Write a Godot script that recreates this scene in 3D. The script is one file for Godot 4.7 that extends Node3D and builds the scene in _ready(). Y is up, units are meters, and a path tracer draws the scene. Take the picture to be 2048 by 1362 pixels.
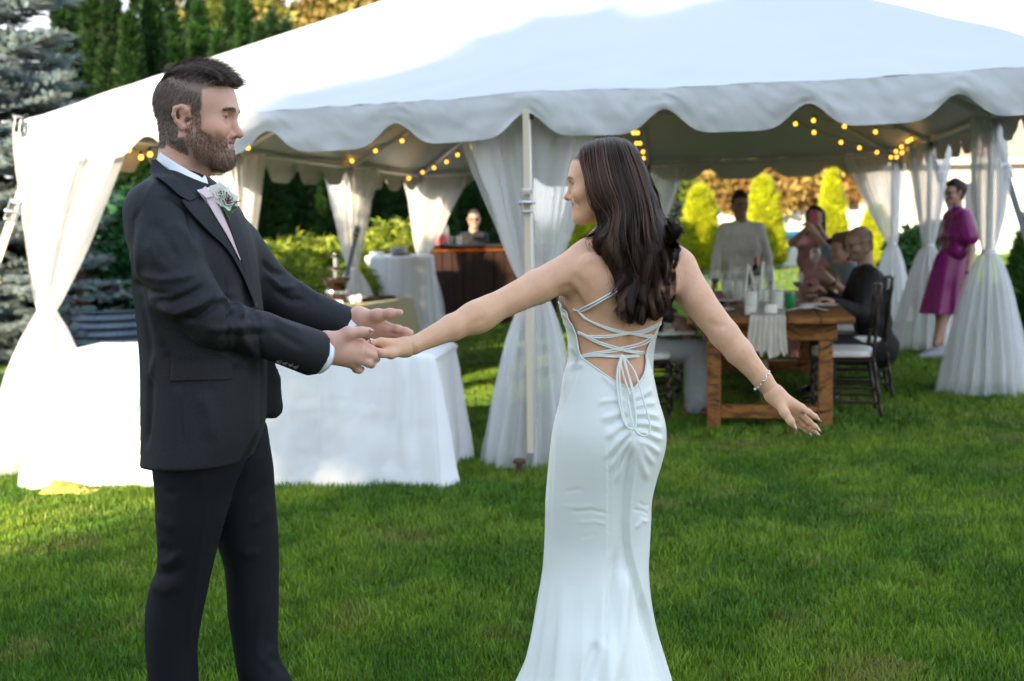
extends Node3D

# ---------------------------------------------------------------- scene constants
const LENS := 2424.0          # focal length, in pixels of the 2048 wide photograph
const PITCH := 0.097
const ROLL := -0.0162
const EYE := 1.428
const SLOPE := 0.019          # the lawn rises gently to the right
var M := {}
var rng := RandomNumberGenerator.new()
var nz := FastNoiseLite.new()
var cam_basis: Basis

func gy(x: float) -> float:
	return SLOPE * x

func up(p: Vector3) -> Vector3:      # a point set on the lawn
	return Vector3(p.x, p.y + gy(p.x), p.z)

func ray(px: float, py: float) -> Vector3:
	var d: Vector3 = cam_basis * Vector3((px - 1024.0) / LENS, (681.0 - py) / LENS, -1.0)
	return d / -d.z

func at(px: float, py: float, depth: float) -> Vector3:
	return Vector3(0, EYE, 0) + ray(px, py) * depth

func rnd(a: float, b: float) -> float:
	return rng.randf_range(a, b)

# ---------------------------------------------------------------- mesh builder (counter-clockwise inside, flipped on commit)
class MB:
	var v := PackedVector3Array()
	var n := PackedVector3Array()
	var uv := PackedVector2Array()
	var c := PackedColorArray()
	var i := PackedInt32Array()
	var has_n := false
	var t := Transform3D()
	func add(p: Vector3, w := Vector2.ZERO, col := Color.WHITE) -> int:
		v.append(t * p); uv.append(w); c.append(col)
		return v.size() - 1
	func tri(a: int, b: int, d: int) -> void:
		i.append(a); i.append(b); i.append(d)
	func quad(a: int, b: int, d: int, e: int) -> void:
		i.append(a); i.append(b); i.append(d); i.append(a); i.append(d); i.append(e)
	func face(pts: Array, col := Color.WHITE) -> void:
		var f := v.size()
		for k in pts.size():
			var q: Vector3 = pts[k]
			add(q, Vector2(q.x + q.z * 0.6, q.y + q.z * 0.4), col)
		for k in range(1, pts.size() - 1):
			tri(f, f + k, f + k + 1)
	func box(lo: Vector3, hi: Vector3, b := 0.0, col := Color.WHITE) -> void:
		var ct := (lo + hi) / 2.0
		var h := (hi - lo) / 2.0
		b = minf(b, minf(h.x, minf(h.y, h.z)) * 0.9)
		for ax in 3:
			for s in [-1.0, 1.0]:
				var ax1 := (ax + 1) % 3
				var ax2 := (ax + 2) % 3
				var pts := []
				for q in [[-1, -1], [1, -1], [1, 1], [-1, 1]]:
					var p := Vector3()
					p[ax] = s * h[ax]
					p[ax1] = q[0] * (h[ax1] - b)
					p[ax2] = q[1] * (h[ax2] - b)
					pts.append(ct + p)
				if s < 0: pts.reverse()
				face(pts, col)
		if b <= 0.0: return
		for ax in 3:
			var a1 := (ax + 1) % 3
			var a2 := (ax + 2) % 3
			for s1 in [-1.0, 1.0]:
				for s2 in [-1.0, 1.0]:
					var pts := []
					for q in [[-1, 0], [1, 0], [1, 1], [-1, 1]]:
						var p := Vector3()
						p[ax] = q[0] * (h[ax] - b)
						p[a1] = s1 * (h[a1] - (b if q[1] else 0.0))
						p[a2] = s2 * (h[a2] - (0.0 if q[1] else b))
						pts.append(ct + p)
					if s1 * s2 < 0: pts.reverse()
					face(pts, col)
		for sx in [-1.0, 1.0]:
			for sy in [-1.0, 1.0]:
				for sz in [-1.0, 1.0]:
					var pts := [ct + Vector3(sx * h.x, sy * (h.y - b), sz * (h.z - b)), ct + Vector3(sx * (h.x - b), sy * h.y, sz * (h.z - b)), ct + Vector3(sx * (h.x - b), sy * (h.y - b), sz * h.z)]
					if sx * sy * sz < 0: pts.reverse()
					face(pts, col)
	func tube(path: Array, rad: Array, sides := 8, caps := true, flat := 1.0, col := Color.WHITE) -> void:
		var base := v.size()
		var m := path.size()
		var prev := Vector3.ZERO
		var len := 0.0
		for k in m:
			var p: Vector3 = path[k]
			var d: Vector3 = (path[mini(k + 1, m - 1)] - path[maxi(k - 1, 0)]).normalized()
			if prev == Vector3.ZERO:
				prev = Vector3.UP if absf(d.y) < 0.9 else Vector3.RIGHT
			var s := d.cross(prev).normalized()
			var u := s.cross(d).normalized()
			prev = u
			var r: float = rad[mini(k, rad.size() - 1)]
			if k: len += p.distance_to(path[k - 1])
			for j in sides:
				var an := TAU * j / sides
				add(p + s * cos(an) * r + u * sin(an) * r * flat, Vector2(float(j) / sides, len), col)
		for k in m - 1:
			for j in sides:
				var j2 := (j + 1) % sides
				var a := base + k * sides
				quad(a + j, a + j2, a + sides + j2, a + sides + j)
		if caps:
			var a := add(path[0], Vector2(), col)
			var e := add(path[m - 1], Vector2(), col)
			for j in sides:
				tri(a, base + (j + 1) % sides, base + j)
				tri(e, base + (m - 1) * sides + j, base + (m - 1) * sides + (j + 1) % sides)
	func lathe(prof: Array, sides := 16, col := Color.WHITE) -> void:    # prof: Vector2(radius, height) upwards
		var base := v.size()
		for k in prof.size():
			for j in sides + 1:
				var an := TAU * j / sides
				add(Vector3(cos(an) * prof[k].x, prof[k].y, -sin(an) * prof[k].x), Vector2(float(j) / sides, prof[k].y), col)
		for k in prof.size() - 1:
			for j in sides:
				var a := base + k * (sides + 1) + j
				quad(a, a + 1, a + sides + 2, a + sides + 1)
	func grid(nu: int, nv: int, f: Callable, closed := false) -> void:   # f(u, v) -> Vector3, normal = du x dv
		var base := v.size()
		var cols := nu if closed else nu + 1
		for y in nv + 1:
			for x in cols:
				add(f.call(float(x) / nu, float(y) / nv), Vector2(float(x) / nu, float(y) / nv))
		for y in nv:
			for x in nu:
				var x2 := (x + 1) % cols if closed else x + 1
				quad(base + y * cols + x, base + y * cols + x2, base + (y + 1) * cols + x2, base + (y + 1) * cols + x)
	func join(o: MB, xf := Transform3D()) -> void:
		var base := v.size()
		for k in o.v.size():
			v.append(xf * o.v[k]); uv.append(o.uv[k]); c.append(o.c[k])
		for k in o.i: i.append(base + k)
	func mesh(off := Vector3.ZERO, normals := PackedVector3Array()) -> ArrayMesh:
		var pv := v
		if off != Vector3.ZERO:
			pv = PackedVector3Array()
			pv.resize(v.size())
			for k in v.size(): pv[k] = v[k] - off
		var nn := normals
		if nn.is_empty():
			nn.resize(v.size())
			for k in range(0, i.size(), 3):
				var a := i[k]
				var b := i[k + 1]
				var d := i[k + 2]
				var fn := (v[b] - v[a]).cross(v[d] - v[a])
				nn[a] += fn; nn[b] += fn; nn[d] += fn
			for k in nn.size():
				nn[k] = nn[k].normalized() if nn[k].length_squared() > 1e-20 else Vector3.UP
		var fi := PackedInt32Array()
		fi.resize(i.size())
		for k in range(0, i.size(), 3):
			fi[k] = i[k]; fi[k + 1] = i[k + 2]; fi[k + 2] = i[k + 1]
		var arr := []
		arr.resize(Mesh.ARRAY_MAX)
		arr[Mesh.ARRAY_VERTEX] = pv
		arr[Mesh.ARRAY_NORMAL] = nn
		arr[Mesh.ARRAY_TEX_UV] = uv
		arr[Mesh.ARRAY_COLOR] = c
		arr[Mesh.ARRAY_INDEX] = fi
		var am := ArrayMesh.new()
		am.add_surface_from_arrays(Mesh.PRIMITIVE_TRIANGLES, arr)
		return am

# ---------------------------------------------------------------- naming and placing
var taken := {}
func numbered(called: String) -> String:
	taken[called] = taken.get(called, -1) + 1
	return called if taken[called] == 0 else "%s_%03d" % [called, taken[called]]

func thing(called: String, label: String, category: String, where := Vector3.ZERO, turn := 0.0, group := "") -> Node3D:
	var o := Node3D.new()
	o.name = numbered(called)
	add_child(o)
	o.position = where
	o.rotation.y = turn
	tag(o, label, category, group)
	return o

func tag(o: Node, label: String, category: String, group := "") -> void:
	o.set_meta("label", label)
	o.set_meta("category", category)
	if group: o.set_meta("group", group)

func put(called: String, m: Mesh, material: Material, parent: Node3D, label := "") -> MeshInstance3D:
	var o := MeshInstance3D.new()
	o.name = called
	o.mesh = m
	o.material_override = material
	parent.add_child(o, true)
	if label: o.set_meta("label", label)
	return o

# a part whose shape was written in world coordinates
func wpart(called: String, b: MB, material: Material, parent: Node3D, label := "") -> MeshInstance3D:
	return put(called, b.mesh(parent.global_position if parent != self else Vector3.ZERO), material, parent, label)

func part(called: String, b: MB, material: Material, parent: Node3D, label := "") -> MeshInstance3D:
	return put(called, b.mesh(), material, parent, label)

func single(called: String, b: MB, material: Material, label: String, category: String, where := Vector3.ZERO, turn := 0.0, group := "") -> MeshInstance3D:
	var o := put(numbered(called), b.mesh(), material, self)
	o.position = where
	o.rotation.y = turn
	tag(o, label, category, group)
	return o

func structure(called: String, b: MB, material: Material) -> MeshInstance3D:
	var o := put(numbered(called), b.mesh(), material, self)
	o.set_meta("kind", "structure")
	return o

func copy(o: Node3D, where: Vector3, turn: float, label: String) -> Node3D:
	var r: Node3D = o.duplicate()
	r.name = numbered(String(o.name).rstrip("_0123456789"))
	add_child(r)
	r.position = where
	r.rotation.y = turn
	r.set_meta("label", label)
	return r

# ---------------------------------------------------------------- materials
func mat(called: String, lin: Color, rough := 0.8, o := {}) -> StandardMaterial3D:
	var m := StandardMaterial3D.new()
	m.resource_name = called
	m.albedo_color = Color(lin.r, lin.g, lin.b).linear_to_srgb()
	m.roughness = rough
	for k in o: m.set(k, o[k])
	M[called] = m
	return m

func noise_tex(size: int, freq: float, seed_: int, ramp := [], bump := 0.0, oct := 4, kind := FastNoiseLite.TYPE_SIMPLEX_SMOOTH) -> NoiseTexture2D:
	var t := NoiseTexture2D.new()
	t.width = size; t.height = size; t.seamless = true
	var f := FastNoiseLite.new()
	f.noise_type = kind
	f.frequency = freq; f.seed = seed_; f.fractal_octaves = oct
	t.noise = f
	if bump > 0.0:
		t.as_normal_map = true; t.bump_strength = bump
	if ramp.size():
		var g := Gradient.new()
		var offs := PackedFloat32Array()
		var cols := PackedColorArray()
		for r in ramp:
			offs.append(r[0]); cols.append(r[1])
		g.offsets = offs; g.colors = cols
		t.color_ramp = g
	return t

func tri_tex(m: StandardMaterial3D, scale: float, world := false) -> void:
	m.uv1_triplanar = true
	m.uv1_world_triplanar = world
	m.uv1_scale = Vector3.ONE * scale

func grey(a: float) -> Color:
	return Color(a, a, a)

# weave: a small tiling height picture of crossing threads
func weave(size: int, threads: int, twill: bool, slub: float) -> ImageTexture:
	var im := Image.create(size, size, false, Image.FORMAT_L8)
	var r := RandomNumberGenerator.new()
	r.seed = 5
	var row := []
	var col := []
	for k in threads:
		row.append(r.randf_range(-slub, slub)); col.append(r.randf_range(-slub, slub))
	for y in size:
		for x in size:
			var a := float(x) / size * threads
			var b := float(y) / size * threads
			var k := int(a) + int(b) * (1 if not twill else 3)
			var over := k % 2 == 0 if not twill else k % 4 < 2
			var h = 0.5 + (0.35 * sin(PI * (a - floorf(a))) + col[int(a)] if over else 0.35 * sin(PI * (b - floorf(b))) + row[int(b)]) - 0.1
			im.set_pixel(x, y, grey(clampf(h, 0, 1)))
	return ImageTexture.create_from_image(im)

# ---------------------------------------------------------------- implicit surfaces: tapered capsules, ellipsoids and lofts joined smoothly, meshed by surface nets
class Loft:
	# rows: [height, centre x, centre z, half width to -x, to +x, half depth to -z, to +z, exponent], interpolated on a fine table
	var y0 := 0.0
	var dy := 0.01
	var n := 0
	var cx := PackedFloat32Array()
	var cz := PackedFloat32Array()
	var xa := PackedFloat32Array()
	var xb := PackedFloat32Array()
	var za := PackedFloat32Array()
	var zb := PackedFloat32Array()
	var ex := PackedFloat32Array()
	func _init(rows: Array, step := 0.004) -> void:
		rows = rows.duplicate()
		rows.sort_custom(func(a, b): return a[0] < b[0])
		y0 = rows[0][0]
		dy = step
		n = int(ceil((rows[-1][0] - y0) / dy)) + 1
		var k := 0
		for j in n:
			var y := minf(y0 + j * dy, rows[-1][0])
			while k < rows.size() - 2 and y > rows[k + 1][0]: k += 1
			var r0 = rows[maxi(k - 1, 0)]
			var r1 = rows[k]
			var r2 = rows[k + 1]
			var r3 = rows[mini(k + 2, rows.size() - 1)]
			var t := clampf((y - r1[0]) / maxf(r2[0] - r1[0], 1e-6), 0, 1)
			var o := []
			for q in range(1, 8):
				var m1: float = (r2[q] - r0[q]) / maxf(r2[0] - r0[0], 1e-6) * (r2[0] - r1[0])
				var m2: float = (r3[q] - r1[q]) / maxf(r3[0] - r1[0], 1e-6) * (r2[0] - r1[0])
				var t2 := t * t
				var t3 := t2 * t
				o.append((2 * t3 - 3 * t2 + 1) * r1[q] + (t3 - 2 * t2 + t) * m1 + (-2 * t3 + 3 * t2) * r2[q] + (t3 - t2) * m2)
			cx.append(o[0]); cz.append(o[1]); xa.append(o[2]); xb.append(o[3]); za.append(o[4]); zb.append(o[5]); ex.append(o[6])
	func at(y: float, an: float, off := 0.0) -> Vector3:
		var j := clampf((y - y0) / dy, 0.0, n - 1.001)
		var a := int(j)
		var f := j - a
		var c := cos(an)
		var s := sin(an)
		var rx := lerpf(xa[a], xa[a + 1], f) if c < 0 else lerpf(xb[a], xb[a + 1], f)
		var rz := lerpf(za[a], za[a + 1], f) if s < 0 else lerpf(zb[a], zb[a + 1], f)
		var e := lerpf(ex[a], ex[a + 1], f)
		var r := pow(pow(absf(c), e) + pow(absf(s), e), -1.0 / e)
		return Vector3(lerpf(cx[a], cx[a + 1], f) + c * r * (rx + off), y, lerpf(cz[a], cz[a + 1], f) + s * r * (rz + off))
	func value(p: Vector3) -> float:
		var j := (p.y - y0) / dy
		var extra := 0.0
		if j < 0.0:
			extra = -j * dy; j = 0.0
		elif j > n - 1.001:
			extra = (j - n + 1) * dy; j = n - 1.001
		var a := int(j)
		var f := j - a
		var x := p.x - lerpf(cx[a], cx[a + 1], f)
		var z := p.z - lerpf(cz[a], cz[a + 1], f)
		var rx := lerpf(xa[a], xa[a + 1], f) if x < 0 else lerpf(xb[a], xb[a + 1], f)
		var rz := lerpf(za[a], za[a + 1], f) if z < 0 else lerpf(zb[a], zb[a + 1], f)
		var e := ex[a]
		var d: float
		if absf(e - 2.0) < 0.05:
			d = (sqrt(x * x / (rx * rx) + z * z / (rz * rz)) - 1.0) * minf(rx, rz)
		else:
			d = (pow(pow(absf(x) / rx, e) + pow(absf(z) / rz, e), 1.0 / e) - 1.0) * minf(rx, rz)
		if extra > 0.0:
			return sqrt(extra * extra + maxf(d, 0.0) ** 2) if d > 0.0 else maxf(extra, d)
		return d

class Field:
	var kind := PackedInt32Array()
	var a := PackedVector3Array()
	var ab := PackedVector3Array()
	var inv := PackedFloat32Array()
	var ra := PackedFloat32Array()
	var rb := PackedFloat32Array()
	var k := PackedFloat32Array()
	var fn := PackedVector3Array()     # flattening axis
	var ff := PackedFloat32Array()
	var bas: Array[Basis] = []
	var lofts: Array = []
	var lxf: Array[Transform3D] = []
	func _push(kd: int, p: Vector3, q: Vector3, r0: float, r1: float, kk: float, n := Vector3.ZERO, f := 0.0, b := Basis(), l = null, x := Transform3D()) -> void:
		kind.append(kd); a.append(p); ab.append(q - p); ra.append(r0); rb.append(r1); k.append(kk); fn.append(n); ff.append(f); bas.append(b); lofts.append(l); lxf.append(x)
		inv.append(1.0 / maxf((q - p).length_squared(), 1e-9))
	func cone(p: Vector3, q: Vector3, r0: float, r1: float, kk := 0.02, n := Vector3.ZERO, flat := 1.0) -> Field:
		_push(0 if n == Vector3.ZERO else 1, p, q, r0, r1, kk, n.normalized(), 1.0 / flat - 1.0)
		return self
	func ball(c: Vector3, r: Vector3, kk := 0.02, b := Basis()) -> Field:
		# b: orthonormal axes of the ellipsoid
		var m := Basis(b.x / r.x, b.y / r.y, b.z / r.z).transposed()
		_push(2, c, c, minf(r.x, minf(r.y, r.z)), 0, kk, Vector3.ZERO, 0, m)
		return self
	func loft(l: Loft, x: Transform3D, kk := 0.02) -> Field:
		_push(3, x.origin, x.origin, 0, 0, kk, Vector3.ZERO, 0, Basis(), l, x.affine_inverse())
		return self
	func cut() -> Field:               # the last shape is taken away instead of added
		kind[-1] += 10
		return self
	func chain(pts: Array, rad: Array, kk := 0.02, n := Vector3.ZERO, flat := 1.0) -> Field:
		# bones that share a joint meet there with one radius: only the first one blends widely
		for j in pts.size() - 1: cone(pts[j], pts[j + 1], rad[j], rad[j + 1], kk if j == 0 else minf(kk, 0.012), n, flat)
		return self
	func one(j: int, p: Vector3) -> float:
		var kd := kind[j] % 10
		var pa := p - a[j]
		if kd == 0:
			var h := clampf(pa.dot(ab[j]) * inv[j], 0.0, 1.0)
			return (pa - ab[j] * h).length() - ra[j] - (rb[j] - ra[j]) * h
		elif kd == 1:
			var h := clampf(pa.dot(ab[j]) * inv[j], 0.0, 1.0)
			var q := pa - ab[j] * h
			q += fn[j] * (q.dot(fn[j]) * ff[j])
			return (q.length() - ra[j] - (rb[j] - ra[j]) * h)
		elif kd == 2:
			var q: Vector3 = bas[j] * pa
			var l := q.length()
			return (l - 1.0) * ra[j] if l < 1.0 else (l - 1.0) * pa.length() / l
		return lofts[j].value(lxf[j] * p)
	func value(p: Vector3, list: PackedInt32Array) -> float:
		var d := 1e6
		for j in list:
			var kd := kind[j]
			var pa := p - a[j]
			var e: float
			if kd == 0 or kd == 10:
				var h := clampf(pa.dot(ab[j]) * inv[j], 0.0, 1.0)
				e = (pa - ab[j] * h).length() - ra[j] - (rb[j] - ra[j]) * h
			else:
				e = one(j, p)
			var kk := k[j]
			if kd < 10:
				if kk > 0.0 and absf(d - e) < kk:
					var h := (kk - absf(d - e)) / kk
					d = minf(d, e) - h * h * kk * 0.25
				elif e < d: d = e
			else:
				e = -e
				if kk > 0.0 and absf(d - e) < kk:
					var h := (kk - absf(d - e)) / kk
					d = maxf(d, e) + h * h * kk * 0.25
				elif e > d: d = e
		return d
	func everything() -> PackedInt32Array:
		return PackedInt32Array(range(kind.size()))
	func depth_along(o: Vector3, dir: Vector3, from: float, to: float, lift := 0.0) -> float:
		# where a straight line first meets the surface (distance), or -1
		var t := from
		var all := everything()
		while t < to:
			var d := value(o + dir * t, all) - lift
			if d < 0.0004: return t
			t += maxf(d * 0.6, 0.0006)
		return -1.0
	func build(cell: float, lo: Vector3, hi: Vector3, mb: MB) -> void:
		var nb := 6
		var bs := cell * nb
		var nx := int(ceil((hi.x - lo.x) / bs))
		var ny := int(ceil((hi.y - lo.y) / bs))
		var nzz := int(ceil((hi.z - lo.z) / bs))
		var half := bs * 0.87
		var sx := (nx * nb + 2)
		var sy := (ny * nb + 2)
		var sz := (nzz * nb + 2)
		var verts := {}
		var cells := PackedInt32Array()
		var flags := PackedInt32Array()
		var m := nb + 1
		var m2 := m * m
		var val := PackedFloat32Array()
		val.resize(m * m * m)
		var nump := kind.size()
		var widest := 1.0
		for j in nump: widest = maxf(widest, 1.0 + ff[j])
		var offs := PackedInt32Array([0, 1, m, m + 1, m2, m2 + 1, m2 + m, m2 + m + 1])   # bit0 x, bit1 y, bit2 z
		for bx in nx:
			for by in ny:
				for bz in nzz:
					var c := lo + Vector3(bx + 0.5, by + 0.5, bz + 0.5) * bs
					var list := PackedInt32Array()
					var near := 1e6
					var low := 1e6
					var es := PackedFloat32Array()
					for j in nump:
						var e := one(j, c)
						es.append(e)
						if kind[j] < 10:
							if e < near: near = e
							e = e / (1.0 + ff[j]) - k[j] * 0.5
							if e < low: low = e
					if low > half * 1.25: continue
					for j in nump:
						if es[j] < (near + half * 2.2 if kind[j] < 10 else half * 1.3) + k[j]: list.append(j)
					if absf(value(c, list)) > half * 1.3 * widest: continue
					var o := lo + Vector3(bx, by, bz) * bs
					var at := 0
					var pos := 0
					for z in m:
						for y in m:
							for x in m:
								var d := value(o + Vector3(x, y, z) * cell, list)
								val[at] = d
								if d < 0.0: pos += 1
								at += 1
					if pos == 0 or pos == m * m * m: continue
					for z in nb:
						for y in nb:
							for x in nb:
								var b0 := x + y * m + z * m2
								var mask := 0
								for q in 8:
									if val[b0 + offs[q]] < 0.0: mask |= 1 << q
								if mask == 0 or mask == 255: continue
								var sum := Vector3.ZERO
								var cnt := 0
								for q in 8:
									for bit in 3:
										if q & (1 << bit): continue
										var r := q | (1 << bit)
										if ((mask >> q) & 1) == ((mask >> r) & 1): continue
										var v0 := val[b0 + offs[q]]
										var v1 := val[b0 + offs[r]]
										var t := v0 / (v0 - v1)
										var p := Vector3(q & 1, (q >> 1) & 1, q >> 2)
										p[bit] += t
										sum += p
										cnt += 1
								var gx := bx * nb + x + 1
								var gyy := by * nb + y + 1
								var gz := bz * nb + z + 1
								var key := (gx * sy + gyy) * sz + gz
								verts[key] = mb.add(o + (Vector3(x, y, z) + sum / cnt) * cell)
								cells.append(key)
								flags.append(mask)
		var dx := sy * sz
		var dyy := sz
		for q in cells.size():
			var key := cells[q]
			var mask := flags[q]
			var s0 := mask & 1
			var v0: int = verts[key]
			if s0 != (mask >> 1) & 1:
				var v1: int = verts.get(key - dyy, -1)
				var v2: int = verts.get(key - dyy - 1, -1)
				var v3: int = verts.get(key - 1, -1)
				if v1 >= 0 and v2 >= 0 and v3 >= 0:
					if s0: mb.quad(v0, v1, v2, v3)
					else: mb.quad(v0, v3, v2, v1)
			if s0 != (mask >> 2) & 1:
				var v1: int = verts.get(key - dx, -1)
				var v2: int = verts.get(key - dx - 1, -1)
				var v3: int = verts.get(key - 1, -1)
				if v1 >= 0 and v2 >= 0 and v3 >= 0:
					if s0: mb.quad(v0, v3, v2, v1)
					else: mb.quad(v0, v1, v2, v3)
			if s0 != (mask >> 4) & 1:
				var v1: int = verts.get(key - dx, -1)
				var v2: int = verts.get(key - dx - dyy, -1)
				var v3: int = verts.get(key - dyy, -1)
				if v1 >= 0 and v2 >= 0 and v3 >= 0:
					if s0: mb.quad(v0, v1, v2, v3)
					else: mb.quad(v0, v3, v2, v1)

# where a world point falls in the photograph (to lay out creases as they run in it)
func seen(p: Vector3) -> Vector2:
	var q := cam_basis.transposed() * (p - Vector3(0, EYE, 0))
	return Vector2(1024.0 - q.x / q.z * LENS, 681.0 + q.y / q.z * LENS)

func normals_of(b: MB) -> PackedVector3Array:
	var nn := PackedVector3Array()
	nn.resize(b.v.size())
	for q in range(0, b.i.size(), 3):
		var i0 := b.i[q]
		var i1 := b.i[q + 1]
		var i2 := b.i[q + 2]
		var f := (b.v[i1] - b.v[i0]).cross(b.v[i2] - b.v[i0])
		nn[i0] += f; nn[i1] += f; nn[i2] += f
	for q in nn.size(): nn[q] = nn[q].normalized()
	return nn

# folds of cloth: each is [[px, py, ...], width, height, kind] along a line; kind 0 ridge (or valley when height < 0), 1 step down to the right of the line
func creases(b: MB, list: Array, back := 0.12) -> void:
	var nn := normals_of(b)
	var eye := Vector3(0, EYE, 0)
	var lines := []
	for c in list:
		var pts := PackedVector2Array()
		for q in range(0, c[0].size(), 2): pts.append(Vector2(c[0][q], c[0][q + 1]))
		var box := Rect2(pts[0], Vector2.ZERO)
		for p in pts: box = box.expand(p)
		var wd: float = c[1]
		lines.append([pts, box.grow(wd * (3.0 if c.size() < 4 else 8.0)), wd, c[2], c[3] if c.size() > 3 else 0])
	for q in b.v.size():
		var p := b.v[q]
		var face := nn[q].dot((eye - p).normalized())
		if face < -back: continue
		var s := seen(p)
		var move := 0.0
		for l in lines:
			if not l[1].has_point(s): continue
			var pts: PackedVector2Array = l[0]
			var best := 1e9
			var bt := 0.0
			var side := 0.0
			var total := pts.size() - 1
			for j in total:
				var e := pts[j + 1] - pts[j]
				var h := clampf((s - pts[j]).dot(e) / maxf(e.length_squared(), 1e-6), 0, 1)
				var dd := s.distance_to(pts[j] + e * h)
				if dd < best:
					best = dd
					bt = (j + h) / total
					side = e.cross(s - pts[j])
			var w: float = l[2]
			var fade := smoothstep(0.0, 0.22, bt) * smoothstep(1.0, 0.72, bt)
			if l[4] == 0:
				move += l[3] * exp(-best * best / (w * w)) * fade
			else:
				var sd := best if side > 0.0 else -best
				move += l[3] * (smoothstep(-w, w, sd)) * exp(-maxf(sd, 0.0) / (w * 6.0)) * smoothstep(0.0, 0.1, bt) * smoothstep(1.0, 0.9, bt)
		b.v[q] = p + nn[q] * move * clampf((face + back) * 4.0, 0, 1)

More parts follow.
